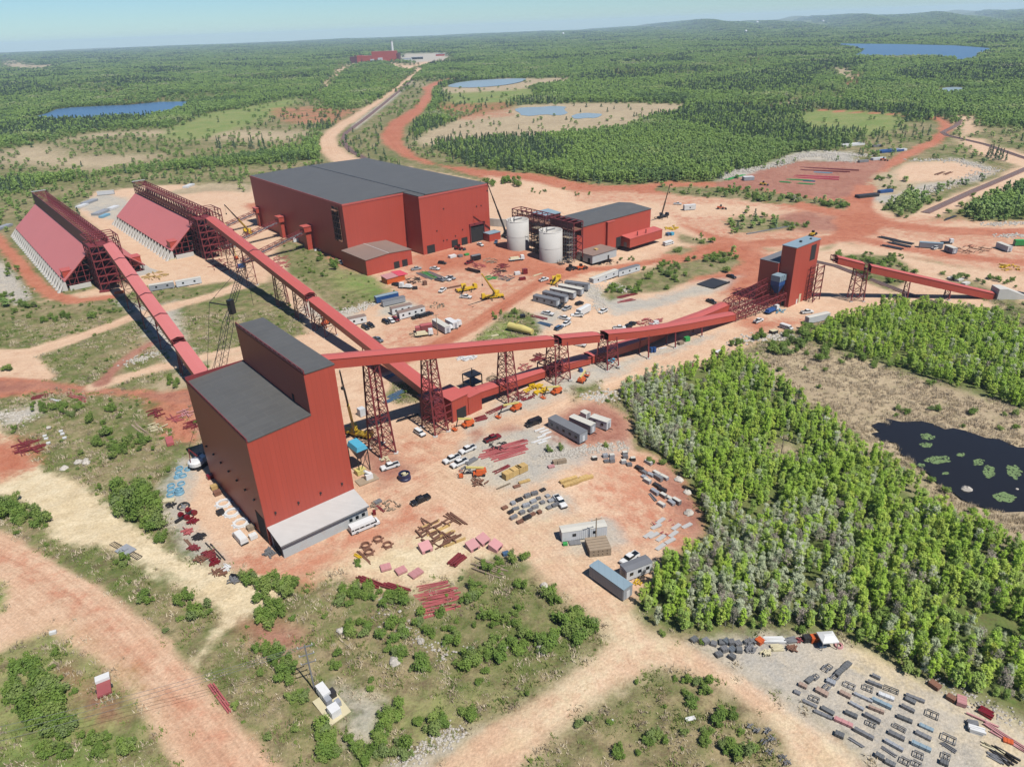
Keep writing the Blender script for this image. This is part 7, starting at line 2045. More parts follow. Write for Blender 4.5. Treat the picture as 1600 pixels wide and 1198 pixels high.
# right side laydown
for k,(p_,q_,lb)in enumerate((((838,632),(952,656),'black pipe bundle, topmost of four beside the red road'),((888,660),(1010,688),'black pipe bundle, right one of four beside the red road'),
 ((856,676),(970,700),'black pipe bundle, lowest of four beside the red road'),((905,650),(1022,672),'black pipe bundle, second from the top of four'))):
 beams('pipe_bundle',lb,'d',p_,q_,4.2,5,STEELD,.6,1,.1,'pipes','black pipe bundles',.6)
beams('black_pipe','thick black pipe lying right of the railway embankment','d',(1176,550),(1242,526),2.0,2,STEELD,.9,1,.1,'pipe',None,.9)
beams('long_pipe','long grey pipeline beside the dark soil heap','d',(155,620),(450,566),.8,1,STEELG,.8,1,.02,'pipe',None,.8)
for k,(x,y)in enumerate(((1218,852),(1258,862),(1292,880))):
 crate('concrete_block','pale concrete block in the row behind the right gallery','d',x,y,4.5,2.4,1.2,.5,CONC,'concrete blocks behind the gallery',slat=False)
heap('rusty_scrap','brown steel scrap field left of the white container','d',1330,700,95,22,46,RUST,4)
heap('yellow_parts','yellow mats and red parts at the right edge','d',1520,795,55,16,20,YEL,4,'mats',t=.4)
beams('rusty_girder','left of two rusty girders on the pale pad','d',(1132,314),(1186,294),3,3,RUST,1.0,1,.1);beams('rusty_girder','right of two rusty girders on the pale pad',
 'd',(1180,312),(1222,296),3,3,RUST,1.0,1,.1)
for k,(p_,q_,m_,lb)in enumerate((((46,340),(150,308),GRNP,'green pipe row at the left of the maroon pad'),((430,270),(740,290),REDS,'dark red rail row at the top of the maroon pad'),
 ((430,284),(700,298),REDS,'dark red rail row, second on the maroon pad'),((500,296),(610,304),LBLUE,'pale pipe row on the maroon pad'),((380,312),(640,
 326),REDT,'bright pink pipe row, upper, on the maroon pad'),((390,322),(640,336),REDT,'bright pink pipe row, lower, on the maroon pad'),((360,334),(500,
 342),GRNP,'green pipe row, upper, on the maroon pad'),((320,346),(390,352),GRNP,'green pipe row, lower left, on the maroon pad'),((415,354),(515,362),
 GRNP,'green pipe row, lower right, on the maroon pad'),((440,340),(515,346),BLUE,'blue pipe row on the maroon pad'))):
 beams('pipe_row',lb,'d',p_,q_,4,4,m_,.5,1,.3,'pipes',None,.5)
crate('white_shed_roof','white roofed shelter at the left of the maroon pad','d',162,338,9,5,3.0,.1,GREYT,top=WHITE)
for k,(x,y,m_,lx,lb)in enumerate(((700,158,WHITE,26,'white and blue sheet stacks beyond the maroon pad'),(900,190,BLUE,26,'bright blue tarped stack by the red road'),
 (955,186,WHITE,12,'white stack right of the bright blue tarps'),(760,245,STEELG,10,'grey steel stack beside the rock pile'),(838,232,WHITET,14,'white crates left of the orange loader'),
 (875,402,BLUE,12,'blue plate stack beside the embankment'),(780,425,STEELD,18,'dark pipe stack left of the blue plates'),(830,165,STEELG,10,'grey boxes above the bright blue tarps'))):
 crate('covered_stack',lb,'d',x,y,lx,lx*.3,2.0,.25,m_,cat='stack')
# materials north of the barns
for k,(x,y,lx,m_,lb)in enumerate(((440,182,12,WHITE,'white panel stacks between the two barns, left'),(545,215,18,GREYT,'grey panel stacks between the two barns, right'),
 (600,195,14,WHITE,'white panel stacks behind the shorter barn'),(480,160,16,GREYT,'grey panel stacks behind the longer barn'),(560,235,10,LBLUE,'pale blue panel stack between the barns'),
 (20,295,14,GREYT,'pale grey box row at the far end of the longer barn'),(1010,75,14,WHITE,'white sheets far behind the shorter barn'))):
 crate('panel_stack',lb,'a',x,y,lx,lx*.35,1.6,SITE_ROT+.8,m_,cat='stack')
heap('orange_steel','orange steel parts in front of the longer barn','a',830,550,60,26,34,WOOD,3.5,'parts',t=.35)
heap('red_racks','red lattice parts in front of the shorter barn','a',1185,495,65,32,44,REDS,4)
heap('rust_parts','pinkish steel heap on the bank beside the right barn gallery','s',850,630,110,70,40,REDP,4)
beams('white_beam','long white and yellow boom section lying before the shorter barn','r',(910,552),(1330,450),1.8,3,CREAM,.9,1,.05,'beam')
crate('orange_skid','orange skid under the left barn gallery','r',400,905,4.5,2,1.2,.3,ORG);crate('red_skid','dark red skid beside the orange one under the left barn gallery',
 'r',240,888,5,2,.8,.3,REDS)
crate('blue_plant','blue machine under the right barn gallery','s',405,690,4.5,2.4,2.0,.4,BLUE)
heap('white_bags','white bags beside the nearest chute tower','s',1240,490,60,26,16,WHITE,2.5,'bags',t=.8)
crate('white_tank_unit','white tanks between the chute towers','s',1010,405,4,3,2.4,.4,WHITE,slat=False)
# bottom odds
crate('white_sheet','white panel lying in the grass at the bottom','l',55,482,2.0,.9,.15,.2,WHITE,slat=False);beams('white_sheet','white strip lying in the grass by the bottom road',
 'k',(1570,1010),(1598,980),.5,1,WHITE,.15,1,.01)
for x,y in((330,520),(365,545),(410,540),(390,590),(430,580),(425,640),(480,665),(500,690)):
 heap('wire_coil','grey tangled coil on the verge below the gravel yard road','l',x,y,16,11,10,STEELG,1.0,'coil',seed=x,t=.12)['group']='wire coils on the verge'
beams('dead_logs','grey dead logs lying at the upper rim of the brushy bank','k',(960,280),(1120,330),4,6,WOODP,.3,1,.6,'logs')
# boulders and rubble
def boulder(label,c,x,y,r,group=None):
 rr=random.Random(int(x*3+y));p=G(c,x,y);o=MB();n=10
 prof=[]
 o.lathe([(.01,-.2*r),(r,0),(r*.95,.35*r),(r*.6,.7*r),(.01,.8*r)],n)
 o.v=[(v[0]*rr.uniform(.75,1.2),v[1]*rr.uniform(.75,1.2),v[2]*rr.uniform(.8,1.15))for v in o.v]
 e=o.build('boulder',STONE);e.location=p;e.rotation_euler=(0,0,rr.uniform(0,6));return tag(e,label,'boulder',group)
for a in(('pale boulder, leftmost of three on the hillside','i',490,490,1.3),('pale boulder, topmost of three on the hillside','i',535,474,.9),('pale boulder, right one of three on the hillside',
 'i',540,494,1.2),('tan boulder below the three pale ones','i',402,530,1.3),('small tan boulder by the gully','i',305,274,.9),('white boulder in the scrub slope above the curved track',
 'k',625,722,1.4),('white boulder in the middle of the scrub slope','k',738,636,.9),('pale tall boulder at the left of the scrub slope','k',380,588,1.0),
 ('pale boulder beside the access road','k',1286,386,1.0),('small pale boulder at the right of the scrub slope','k',965,668,.6),('broad grey boulder at the right of the scrub slope',
 'k',1280,672,1.5),('grey boulder left of the broad grey one','k',1110,655,1.1),('cream boulder at the red bend of the yard, upper','h',1452,415,1.2),('cream boulder at the red bend of the yard, lower',
 'h',1460,520,1.5),('cream boulder at the red bend of the yard, middle','h',1410,352,1.4),('pale rock in the marsh edge','pd',1020,755,1.6),('small pale rock in the pond',
 'pd',1490,752,.7)):
 boulder(*a)
def rubble(label,c,pts,n,r0,r1,spread,mat=STONE):
 rr=random.Random(n);o=MB();P_=[G(c,*p)for p in pts];ctr=P_[0]
 for _ in range(n):
  k=rr.randrange(len(P_)-1);p=P_[k].lerp(P_[k+1],rr.random())+Vector((rr.gauss(0,spread),rr.gauss(0,spread),0));p.z=float(terrain(p.x,p.y));r=rr.uniform(r0,
   r1);p-=ctr
  b=len(o.v)
  for q in((1,0,.2),(0,1,.25),(-1,0,.2),(0,-1,.15),(0,0,.9),(0,0,-.3)):o.v.append(tuple(p+Vector((q[0]*r*rr.uniform(.6,1.2),q[1]*r*rr.uniform(.6,1.2),q[2]*r))))
  for f in((0,1,4),(1,2,4),(2,3,4),(3,0,4),(1,0,5),(2,1,5),(3,2,5),(0,3,5)):o.f.append(tuple(b+i for i in f));o.m.append(0)
 e=o.build('rubble',mat);e.location=ctr;e['kind']='stuff'
rubble('a','d',[(10,330),(120,290),(230,275),(330,255),(420,215),(520,205),(640,230),(700,240)],900,.5,1.5,4)
rubble('a','d',[(560,190),(650,205),(780,210)],300,.5,1.3,4)
rubble('a','d',[(1000,235),(1250,235),(1430,285),(1330,330),(1150,375),(1040,420),(960,430)],700,.5,1.4,4)
rubble('a','c',[(740,700),(760,760),(790,830),(760,850)],240,.3,.8,2)
rubble('a','c',[(860,690),(960,730),(860,720)],160,.3,.8,2)
rubble('a','h',[(735,220),(860,215),(980,195),(1150,180)],380,.25,.7,1.3)
rubble('a','g',[(330,690),(400,680),(480,650)],160,.3,.9,2)
rubble('a','g',[(1230,340),(1350,310),(1480,310),(1590,300)],260,.3,.9,2.2)
rubble('a','t',[(570,400),(660,390),(760,360),(830,330)],260,.3,.8,2)
rubble('a','k',[(560,450),(660,560),(780,640),(870,720)],120,.15,.5,2)
rubble('a','k',[(640,1180),(800,1080),(920,1040)],260,.15,.45,1)
rubble('a','i',[(-40,200),(80,190),(180,230)],160,.2,.6,2)
rubble('a','a',[(30,560),(70,620),(120,680)],200,.3,.7,3)
rubble('a','a',[(700,1010),(760,1000),(840,960)],140,.3,.8,2)
rubble('a','l',[(1160,290),(1300,370),(1450,430),(1580,510)],160,.12,.4,1.2)
rubble('a','d',[(1390,575),(1500,565),(1600,560)],120,.4,1.1,2)
rubble('a','d',[(1460,635),(1560,625),(1620,630)],120,.4,1.1,2)
# ------------------------------------------------------------------ vegetation
def leaf_mat(name,cols,patch=0.0,trans=.45):
 m,nt,N,L=new_mat(name)
 b=N['Principled BSDF']
 oi=N.new('ShaderNodeObjectInfo')
 rp=N.new('ShaderNodeValToRGB');el=rp.color_ramp.elements
 el[0].color=(*cols[0],1);el[1].color=(*cols[-1],1)
 for k in range(1,len(cols)-1):
  e=el.new(k/(len(cols)-1));e.color=(*cols[k],1)
 v=oi.outputs['Random']
 if patch:
  big=noise(nt,1/170.0,4,None,.6)
  mr=N.new('ShaderNodeMapRange');mr.inputs[1].default_value=.33;mr.inputs[2].default_value=.67;L.new(big,mr.inputs[0])
  v=math_node(nt,'ADD',math_node(nt,'MULTIPLY',v,1-patch),math_node(nt,'MULTIPLY',mr.outputs[0],patch))
 L.new(v,rp.inputs[0])
 c=mix_col(nt,noise(nt,.9,3),mix_col(nt,1.0,rp.outputs[0],(.72,.72,.72,1),'MULTIPLY'),mix_col(nt,1.0,rp.outputs[0],(1.25,1.25,1.25,1),'MULTIPLY'))
 L.new(c,b.inputs['Base Color']);b.inputs['Roughness'].default_value=.7;b.inputs['Specular IOR Level'].default_value=.25
 tr=N.new('ShaderNodeBsdfTranslucent');L.new(c,tr.inputs[0])
 mx=N.new('ShaderNodeMixShader');mx.inputs[0].default_value=trans
 L.new(b.outputs[0],mx.inputs[1]);L.new(tr.outputs[0],mx.inputs[2])
 L.new(mx.outputs[0],N['Material Output'].inputs['Surface'])
 return m
GREEN=leaf_mat('aspen_leaves',[(.22,.33,.05),(.34,.48,.065),(.27,.41,.06),(.41,.50,.09),(.30,.42,.10)])
SHRUBG=leaf_mat('shrub_leaves',[(.10,.16,.03),(.16,.235,.045),(.125,.20,.04),(.19,.25,.06),(.15,.20,.07)])
GREEND=leaf_mat('alder_leaves',[(.20,.30,.07),(.30,.41,.10),(.25,.36,.08),(.36,.44,.14)])
PALE=leaf_mat('catkin_twigs',[(.40,.45,.28),(.48,.50,.36),(.34,.40,.22),(.44,.46,.34)])
YELG=leaf_mat('young_yellow_leaves',[(.36,.42,.07),(.28,.38,.07)])
SPRUCE=leaf_mat('spruce_needles',[(.055,.095,.05),(.075,.12,.055),(.085,.125,.07)],0,.1)
TWIG=leaf_mat('bare_twigs',[(.20,.17,.14),(.26,.22,.18),(.16,.15,.11)],0,.1)
FARG=leaf_mat('distant_leaves',[(.11,.175,.075),(.17,.26,.085),(.27,.38,.10),(.20,.30,.095),(.33,.41,.14),(.36,.36,.26)],.8)
BARK=paint('pale_bark',(176,170,156),.9,0,.3,2.0)
BARKD=paint('grey_bark',(110,98,86),.9,0,.3,2.0)
def leaf_cloud(b,lobes,n,size,rr,up=.75,m=0,flat=0.0):
 """n small leaf clumps spread over the skins of ellipsoid lobes"""
 for _ in range(n):
  cx,cy,cz,rx,rz=rr.choice(lobes)
  th=rr.uniform(0,2*math.pi);ph=math.asin(rr.uniform(-.75,1))
  o=Vector((math.cos(ph)*math.cos(th),math.cos(ph)*math.sin(th),math.sin(ph)))
  k=rr.uniform(.3,1.25)
  c=Vector((cx+o.x*rx*k,cy+o.y*rx*k,cz+o.z*rz*k))
  nrm=(o+Vector((rr.uniform(-.8,.8),rr.uniform(-.8,.8),rr.uniform(-.5,.8)+up))).normalized()
  a=nrm.orthogonal().normalized();a.rotate(Matrix.Rotation(rr.uniform(0,6.28),3,nrm));d=nrm.cross(a)
  s=size*rr.uniform(.6,1.4);s2=s*rr.uniform(.5,.9)
  b.face([c-a*s,c-d*s2+nrm*s*.15,c+a*s,c+d*s2+nrm*s*.15],m)
 return b
def lobes_for(kind,rr,h,r):
 L=[]
 if kind=='aspen':
  for k in range(30):
   f=rr.uniform(.16,.95);w=r*(math.sin(math.pi*min(1,(f-.02)/1.06))**.55)*.72
   a=rr.uniform(0,6.28);q=w*rr.uniform(.4,1.0)
   L.append((q*math.cos(a),q*math.sin(a),h*f,r*rr.uniform(.16,.38),h*rr.uniform(.04,.10)))
  L.append((rr.uniform(-.4,.4),rr.uniform(-.4,.4),h*.88,r*.4,h*.1))
 elif kind=='shrub':
  for k in range(9):
   a=rr.uniform(0,6.28);q=r*rr.uniform(.1,.72)
   L.append((q*math.cos(a),q*math.sin(a),h*rr.uniform(.3,.72),r*rr.uniform(.28,.48),h*rr.uniform(.2,.34)))
 elif kind=='spruce':
  n=9
  for k in range(n):
   f=k/(n-1)
   for j in range(3):
    a=rr.uniform(0,6.28);q=r*(1-f)*.5
    L.append((q*math.cos(a),q*math.sin(a),h*(.12+.84*f),max(.12,r*(1-f)*.6),h*.06))
 return L
def crown(name,kind,h,r,n,size,seed,mat):
 rr=random.Random(seed);b=MB();leaf_cloud(b,lobes_for(kind,rr,h,r),n,size,rr)
 return b.mesh(name,mat)
def trunk(name,h,r,seed,mat,limbs=6):
 rr=random.Random(seed);b=MB()
 b.tube((0,0,-.3),(rr.uniform(-.2,.2),rr.uniform(-.2,.2),h*.55),r,r*.6,6);p=Vector(b.v[-1])
 b.tube((p.x,p.y,h*.55),(rr.uniform(-.3,.3),rr.uniform(-.3,.3),h*.92),r*.6,r*.15,5)
 for k in range(limbs):
  z=h*rr.uniform(.3,.75);a=rr.uniform(0,6.28);q=h*rr.uniform(.1,.2)
  b.tube((0,0,z),(q*math.cos(a),q*math.sin(a),z+q*.9),r*.35,r*.1,4,0,False)
 return b.mesh(name,mat)
PR={}
for k in range(5):PR['aspen%d'%k]=(crown('aspen_crown','aspen',7.6+.9*(k%2),1.35+.3*(k%3),1150,.17,10+k,GREEN),trunk('aspen_trunk',7.6,.14,10+k,BARK))
for k in range(2):PR['alder%d'%k]=(crown('alder_crown','aspen',6.2,1.9,1200,.18,30+k,GREEND),trunk('alder_trunk',8.0,.14,30+k,BARKD))
for k in range(2):PR['pale%d'%k]=(crown('willow_crown','aspen',7.4,1.6,1150,.14,40+k,PALE),trunk('willow_trunk',9.0,.13,40+k,BARK,12))
PR['yell0']=(crown('young_crown','aspen',6.6,1.5,1000,.18,50,YELG),trunk('young_trunk',7.5,.12,50,BARK))
PR['spruce0']=(crown('spruce_crown','spruce',11,2.0,620,.34,60,SPRUCE),trunk('spruce_trunk',11,.16,60,BARKD,0))
PR['twig0']=(crown('bare_crown','aspen',6.8,1.6,480,.12,70,TWIG),trunk('bare_trunk',7.5,.12,70,BARK,14))
for k in range(3):PR['shrub%d'%k]=(crown('shrub_crown','shrub',2.5,1.6,520,.19,80+k,SHRUBG),trunk('shrub_stem',2.0,.06,80+k,BARKD,4))
def far_mesh(name,seed,conifer=False):
 rr=random.Random(seed);b=MB();leaf_cloud(b,lobes_for('spruce' if conifer else 'aspen',rr,10.5,1.7 if conifer else 2.3),170,.62 if not conifer else.55,
  rr)
 return b.mesh(name,SPRUCE if conifer else FARG)
FARM=[far_mesh('forest_tree',90+k)for k in range(3)]+[far_mesh('forest_spruce',95,True)]
def proj_np(P):
 v=P-np.array([0,0,CAM_H]);f,r,u=(np.array(q)for q in(_f,_r,_u))
 k=FPX/np.maximum(v@f,1e-3)
 return np.stack([800+(v@r)*k,599-(v@u)*k],1),v@f
def scatter(name,pts,rz,scl,kind,sources):
 """one object whose points carry copies of source crowns (geometry nodes)"""
 me=bpy.data.meshes.new(name);me.from_pydata([tuple(p)for p in pts],[],[])
 a=me.attributes.new('rz','FLOAT','POINT');a.data.foreach_set('value',np.asarray(rz,np.float32))
 a=me.attributes.new('sc','FLOAT_VECTOR','POINT');a.data.foreach_set('vector',np.asarray(scl,np.float32).ravel())
 a=me.attributes.new('kd','INT','POINT');a.data.foreach_set('value',np.asarray(kind,np.int32))
 o=bpy.data.objects.new(name,me);C.objects.link(o);o['kind']='stuff'
 ng=bpy.data.node_groups.new(name,'GeometryNodeTree')
 ng.interface.new_socket('Geometry',in_out='INPUT',socket_type='NodeSocketGeometry')
 ng.interface.new_socket('Geometry',in_out='OUTPUT',socket_type='NodeSocketGeometry')
 N,L=ng.nodes,ng.links
 gi,go=N.new('NodeGroupInput'),N.new('NodeGroupOutput')
 def named(n,t):
  q=N.new('GeometryNodeInputNamedAttribute');q.data_type=t;q.inputs['Name'].default_value=n
  return q.outputs[0]
 rzs,scs,kds=named('rz','FLOAT'),named('sc','FLOAT_VECTOR'),named('kd','INT')
 cx=N.new('ShaderNodeCombineXYZ');L.new(rzs,cx.inputs[2])
 jn=N.new('GeometryNodeJoinGeometry')
 for k,src in enumerate(sources):
  cp=N.new('FunctionNodeCompare');cp.data_type='INT';cp.operation='EQUAL'
  L.new(kds,cp.inputs[2]);cp.inputs[3].default_value=k
  oi=N.new('GeometryNodeObjectInfo');oi.inputs['Object'].default_value=src;oi.inputs['As Instance'].default_value=True
  ip=N.new('GeometryNodeInstanceOnPoints')
  L.new(gi.outputs[0],ip.inputs['Points']);L.new(cp.outputs[0],ip.inputs['Selection']);L.new(oi.outputs['Geometry'],ip.inputs['Instance'])
  L.new(cx.outputs[0],ip.inputs['Rotation']);L.new(scs,ip.inputs['Scale'])
  L.new(ip.outputs[0],jn.inputs[0])
 L.new(jn.outputs[0],go.inputs[0])
 md=o.modifiers.new('scatter','NODES');md.node_group=ng
 return o
CROWNS={}
def tree(kind,loc,rz,s,name,label,cat,group,sz=None):
 t=thing(name,label,cat,loc,rz,group);t.scale=(s,s,sz or s)
 cm,tm=PR[kind]
 c=bpy.data.objects.new('crown',cm);C.objects.link(c);c.parent=t
 q=bpy.data.objects.new('trunk' if 'shrub' not in kind else 'stem',tm);C.objects.link(q);q.parent=t
 CROWNS.setdefault(kind,c)
 return t
rg=np.random.default_rng(11)
# near woods on the right: every stem placed on a jittered grid
gx,gy=np.meshgrid(np.arange(-10,330,1.8),np.arange(70,400,1.8))
P=np.stack([gx.ravel(),gy.ravel()],1)+rg.uniform(-1.2,1.2,(gx.size,2))
W,_,_=cover(P)
P=P[(W[:,FLOOR]>.5)]
P=np.column_stack([P,terrain(P[:,0],P[:,1])])
px,dep=proj_np(P)
ok=(px[:,0]>-60)&(px[:,0]<1900)&(px[:,1]>440)&(px[:,1]<1260)
P,px,dep=P[ok],px[ok],dep[ok]
gap=np.sin(P[:,0]*.13+2*np.sin(P[:,1]*.06))*np.sin(P[:,1]*.11+1.5*np.sin(P[:,0]*.05))
keep=rg.random(len(P))<np.where(gap<-.55,.35,.92)
P,px,dep=P[keep],px[keep],dep[keep]
inframe=(px[:,0]>-5)&(px[:,0]<1605)&(px[:,1]<1225)
def wood_kind(x,y):
 u=RNG.random()
 pale=0.08
 if x<1085 and 590<y<705+(x-965)*.2:pale=.7
 elif 1070<x<1330 and 800<y<975:pale=.6
 elif 1380<x<1600 and 900<y<1100 and u<.5:pale=.3
 if RNG.random()<pale:return RNG.choice(('pale0','pale1','pale0','twig0'))
 if u<.045:return 'yell0'
 if u<.065:return 'twig0'
 if u<.30:return RNG.choice(('alder0','alder1'))
 return 'aspen%d'%RNG.randrange(5)
order=np.argsort(dep+np.where(inframe,0,1e4))
WLAB={'aspen':('aspen_tree','fresh green aspen in the dense wood between the stone yard and the dark pond','aspens of the near wood'),'alder':('alder_tree',
 'deep green broad alder in the dense wood between the stone yard and the dark pond','alders of the near wood'),'pale':('willow_tree','silvery grey-green willow in the dense wood right of the yards',
 'pale willows of the near wood'),'yell':('young_tree','yellow-green young tree among the darker greens of the near wood','yellow-green trees of the near wood'),
 'twig':('bare_tree','grey-brown tree still bare of leaves in the near wood','bare trees of the near wood')}
rest=[]
n_ind=0
for i in order:
 kd=wood_kind(px[i,0],px[i,1]);s=RNG.choice((RNG.uniform(.4,.7),RNG.uniform(.55,.85),RNG.uniform(.6,1.0)))
 edge=1.0
 if n_ind<290 and inframe[i]:
  nm,lb,gp=WLAB[kd[:-1]]
  tree(kd,P[i],RNG.uniform(0,6.28),s,nm,lb,'tree',gp,s*RNG.uniform(.8,1.15));n_ind+=1
 else:rest.append((P[i],RNG.uniform(0,6.28),(s,s,s*RNG.uniform(.8,1.15)),kd))
ks=sorted(set(r[3]for r in rest)|set(CROWNS))
ks=[k for k in ks if k in CROWNS]
rest=[r if r[3]in CROWNS else(r[0],r[1],r[2],'aspen0')for r in rest]
scatter('woodland',[r[0]for r in rest],[r[1]for r in rest],[r[2]for r in rest],[ks.index(r[3])for r in rest],[CROWNS[k]for k in ks])
# shrubs of the scrub land: crop, centre, spread, number, size
SH=[('bottom scrub','green shrub in the scrub slope between the process tower yard and the bottom road','k',[(90,390,80,40,12,1),(60,520,60,45,8,1),(450,
 440,90,70,17,1),(600,450,80,40,12,1),(460,580,70,40,10,1),(600,600,70,50,10,1),(640,690,50,40,7,1),(740,740,50,40,6,1),(780,560,70,60,9,.9),(880,620,40,
 30,5,1),(930,740,40,50,6,1),(1030,720,80,60,12,1),(1080,660,50,40,6,1),(1160,660,50,30,6,1.1),(1240,630,60,40,7,1.1),(1290,660,60,40,6,1),(1400,580,90,
 70,14,1.2),(1440,600,70,60,11,1.2),(1340,430,40,40,5,1.1),(1130,530,70,50,8,.9),(1020,550,60,40,7,.9),(980,420,60,40,8,.9),(1050,290,50,30,6,.9),(1180,
 390,30,20,3,.9),(1170,270,40,30,5,.9),(450,290,20,30,3,.7)]),('power pole scrub','green shrub in the rough grass around the power pole and the transformer pad',
 'k',[(350,720,40,40,4,.8),(120,720,40,60,7,.9),(130,790,40,40,5,.9),(60,690,60,30,6,.9),(190,880,40,40,3,.8),(510,835,30,30,2,.8),(310,1060,40,50,6,1),
 (340,1110,60,50,8,1),(300,1140,30,30,4,1),(430,1100,40,30,3,.8),(600,970,50,60,9,1),(560,1050,50,50,7,1),(640,1130,40,40,5,1),(530,1150,50,40,6,1),(820,
 1020,40,40,5,1),(730,1010,40,30,3,.9),(940,970,40,20,4,.9)]),('left corner scrub','green shrub in the thicket left of the wide haul road at the bottom left corner',
 'j',[(180,530,50,60,7,1),(100,560,60,50,7,1),(200,700,120,110,32,1.2),(260,820,110,80,20,1.1),(80,640,60,60,8,1),(480,900,100,60,9,.8),(580,930,100,60,
 9,.8),(230,940,60,40,7,.9),(330,960,40,40,4,.8)]),('haul road verge','green shrub on the grassy verge right of the wide haul road','j',[(720,200,40,30,
 4,.9),(930,190,40,30,5,.9),(1000,250,60,40,8,.9),(830,335,20,15,1,.8),(1240,90,50,50,7,1),(1400,120,90,50,11,1),(1320,180,60,50,7,1),(1350,270,60,60,8,
 1),(1410,230,30,30,3,.9),(1430,500,50,60,6,.9),(1300,550,20,30,1,.8),(1320,440,40,30,3,.8),(1490,690,40,40,3,.8)]),('left hillside scrub','green shrub on the brushy hillside left of the process tower',
 'i',[(250,150,60,40,8,.9),(400,180,70,40,9,.9),(490,150,30,20,3,.9),(580,240,30,40,4,1),(660,280,40,50,6,1),(700,400,40,70,8,1.1),(600,385,50,30,6,1),
 (800,370,50,40,7,1),(880,370,40,50,6,1.1),(770,450,50,30,4,.9),(770,720,60,110,14,1.6),(870,660,50,50,7,1.3),(910,830,90,110,18,1.6),(980,890,40,60,6,
 1.1),(990,970,40,30,5,.9),(50,780,70,60,11,1.2),(180,830,80,60,12,1.2),(260,870,60,40,8,1.1),(990,690,20,20,2,.8),(85,290,30,20,3,.8),(720,180,50,40,6,
 .9),(620,640,20,20,1,.8),(770,1110,50,40,4,.8)]),('lower road scrub','green shrub in the grass below the gravel yard road at the bottom edge','l',[(50,
 400,30,40,5,.9),(130,350,30,40,5,.9),(65,310,30,20,3,.8),(120,570,35,40,5,.9),(210,490,40,50,6,.9),(290,620,60,70,9,.9),(220,620,30,30,3,.8),(40,550,20,
 15,1,.8),(-120,560,70,60,6,.7),(-230,640,60,40,4,.7)]),('barn scrub','green shrub beside the tracks left of the long barn and its gallery','a',[(50,690,
 60,40,8,1),(130,740,80,40,9,1),(230,790,30,20,3,1),(330,780,60,20,6,1),(490,760,40,20,5,1),(590,745,30,15,2,.9),(50,510,50,50,6,1),(110,580,30,20,3,.9),
 (940,1130,50,25,6,.9),(30,1080,30,40,3,.9)]),('yard greens','green shrub in the overgrown strips between the site yards','c',[(1240,600,40,40,6,1.1),(1180,
 610,40,40,6,1.1),(1100,620,50,30,6,.9),(850,740,40,20,4,.9),(1400,410,60,20,5,.8),(960,540,50,15,5,.7),(150,900,60,30,6,.8),(230,890,40,20,4,.8)]),('yard greens',
 'green shrub in the overgrown strips between the site yards','b',[(575,745,25,20,4,1.4),(510,700,50,25,6,1.0),(430,790,20,20,2,.9),(500,820,10,20,1,.9)]),
 ('red hub greens','green shrub near the red dirt junction beyond the right transfer tower','d',[(940,470,60,40,10,1.16),(1010,460,30,20,4,1.02),(920,750,
 60,20,8,0.95),(1440,870,60,25,8,0.88),(1530,880,40,20,5,0.82),(1220,350,60,25,8,1.02),(160,520,20,12,2,0.95),(90,520,20,10,1,0.68),(220,430,120,22,16,
 1.16),(400,450,30,15,5,1.09),(60,400,60,18,8,1.22),(1380,460,80,60,12,1.09),(1520,400,80,50,10,1.09),(700,780,60,40,4,.8)]),('truss greens','green shrub at the wood edge below the low gallery',
 'p',[(1200,460,50,40,8,1.1),(1010,520,60,20,6,.9),(1350,560,60,50,9,1.2),(1500,550,80,60,10,1.2),(1580,430,40,40,6,1)]),('trailer greens','green shrub on the rocky strip below the three long trailers',
 'h',[(770,210,14,9,2,.8),(810,205,14,9,2,.8),(1040,190,15,10,1,.7),(1300,260,40,30,5,.9)]),('hall strip','green shrub in the strip between the mill hall and the red haul road',
 'sl',[(200,60,150,40,16,1.5),(540,60,60,50,10,1.8),(420,40,60,30,10,1.8),(800,170,160,30,8,.9),(1300,190,160,30,6,.8)])]
cand=[]
for gname,lab,cr,cl in SH:
 for(x,y,rx,ry,n,s)in cl:
  for k in range(n):
   a=RNG.uniform(0,6.28);q=math.sqrt(RNG.random())
   p=G(cr,x+rx*q*math.cos(a),y+ry*q*math.sin(a))
   cand.append((p.length,p,s*RNG.uniform(.55,1.15),lab,gname))
cand.sort(key=lambda c:c[0])
srest=[]
for k,(d,p,s,lab,gname)in enumerate(cand):
 kd='shrub%d'%RNG.randrange(3)
 if k<285:tree(kd,p,RNG.uniform(0,6.28),s,'shrub',lab,'shrub','shrubs of the '+gname,s*RNG.uniform(.8,1.4))
 else:srest.append((p,RNG.uniform(0,6.28),(s,s,s*RNG.uniform(.9,1.5)),int(kd[-1])))
# seedlings and low growth over the scrub
gx,gy=np.meshgrid(np.arange(-330,330,3.2),np.arange(45,620,3.2))
P=np.stack([gx.ravel(),gy.ravel()],1)+rg.uniform(-1.6,1.6,(gx.size,2))
W,_,_=cover(P)
cl=np.sin(P[:,0]*.09+2.2*np.sin(P[:,1]*.07))*np.sin(P[:,1]*.085+1.9*np.sin(P[:,0]*.06))
pr=(W[:,FLOOR]*.8*(np.hypot(P[:,0],P[:,1])<420)+W[:,SCRUB]*.9+W[:,MEADOW]*.5+W[:,MARSH]*.35)*np.clip(.14+.6*cl,.05,.45)
sel=rg.random(len(P))<pr
V=np.array([(v.co.x,v.co.y)for v in bpy.data.objects['marsh_pond'].data.vertices])
sel&=poly_sd(P,V)<-1
P=P[sel];P=np.column_stack([P,terrain(P[:,0],P[:,1])])
for p in P:
 s=RNG.uniform(.18,.62)if p[0]<50 else RNG.uniform(.5,1.1)*(1 if p[1]<260 else 1.5);srest.append((p,RNG.uniform(0,6.28),(s*1.15,s*1.15,s),RNG.randrange(3)))
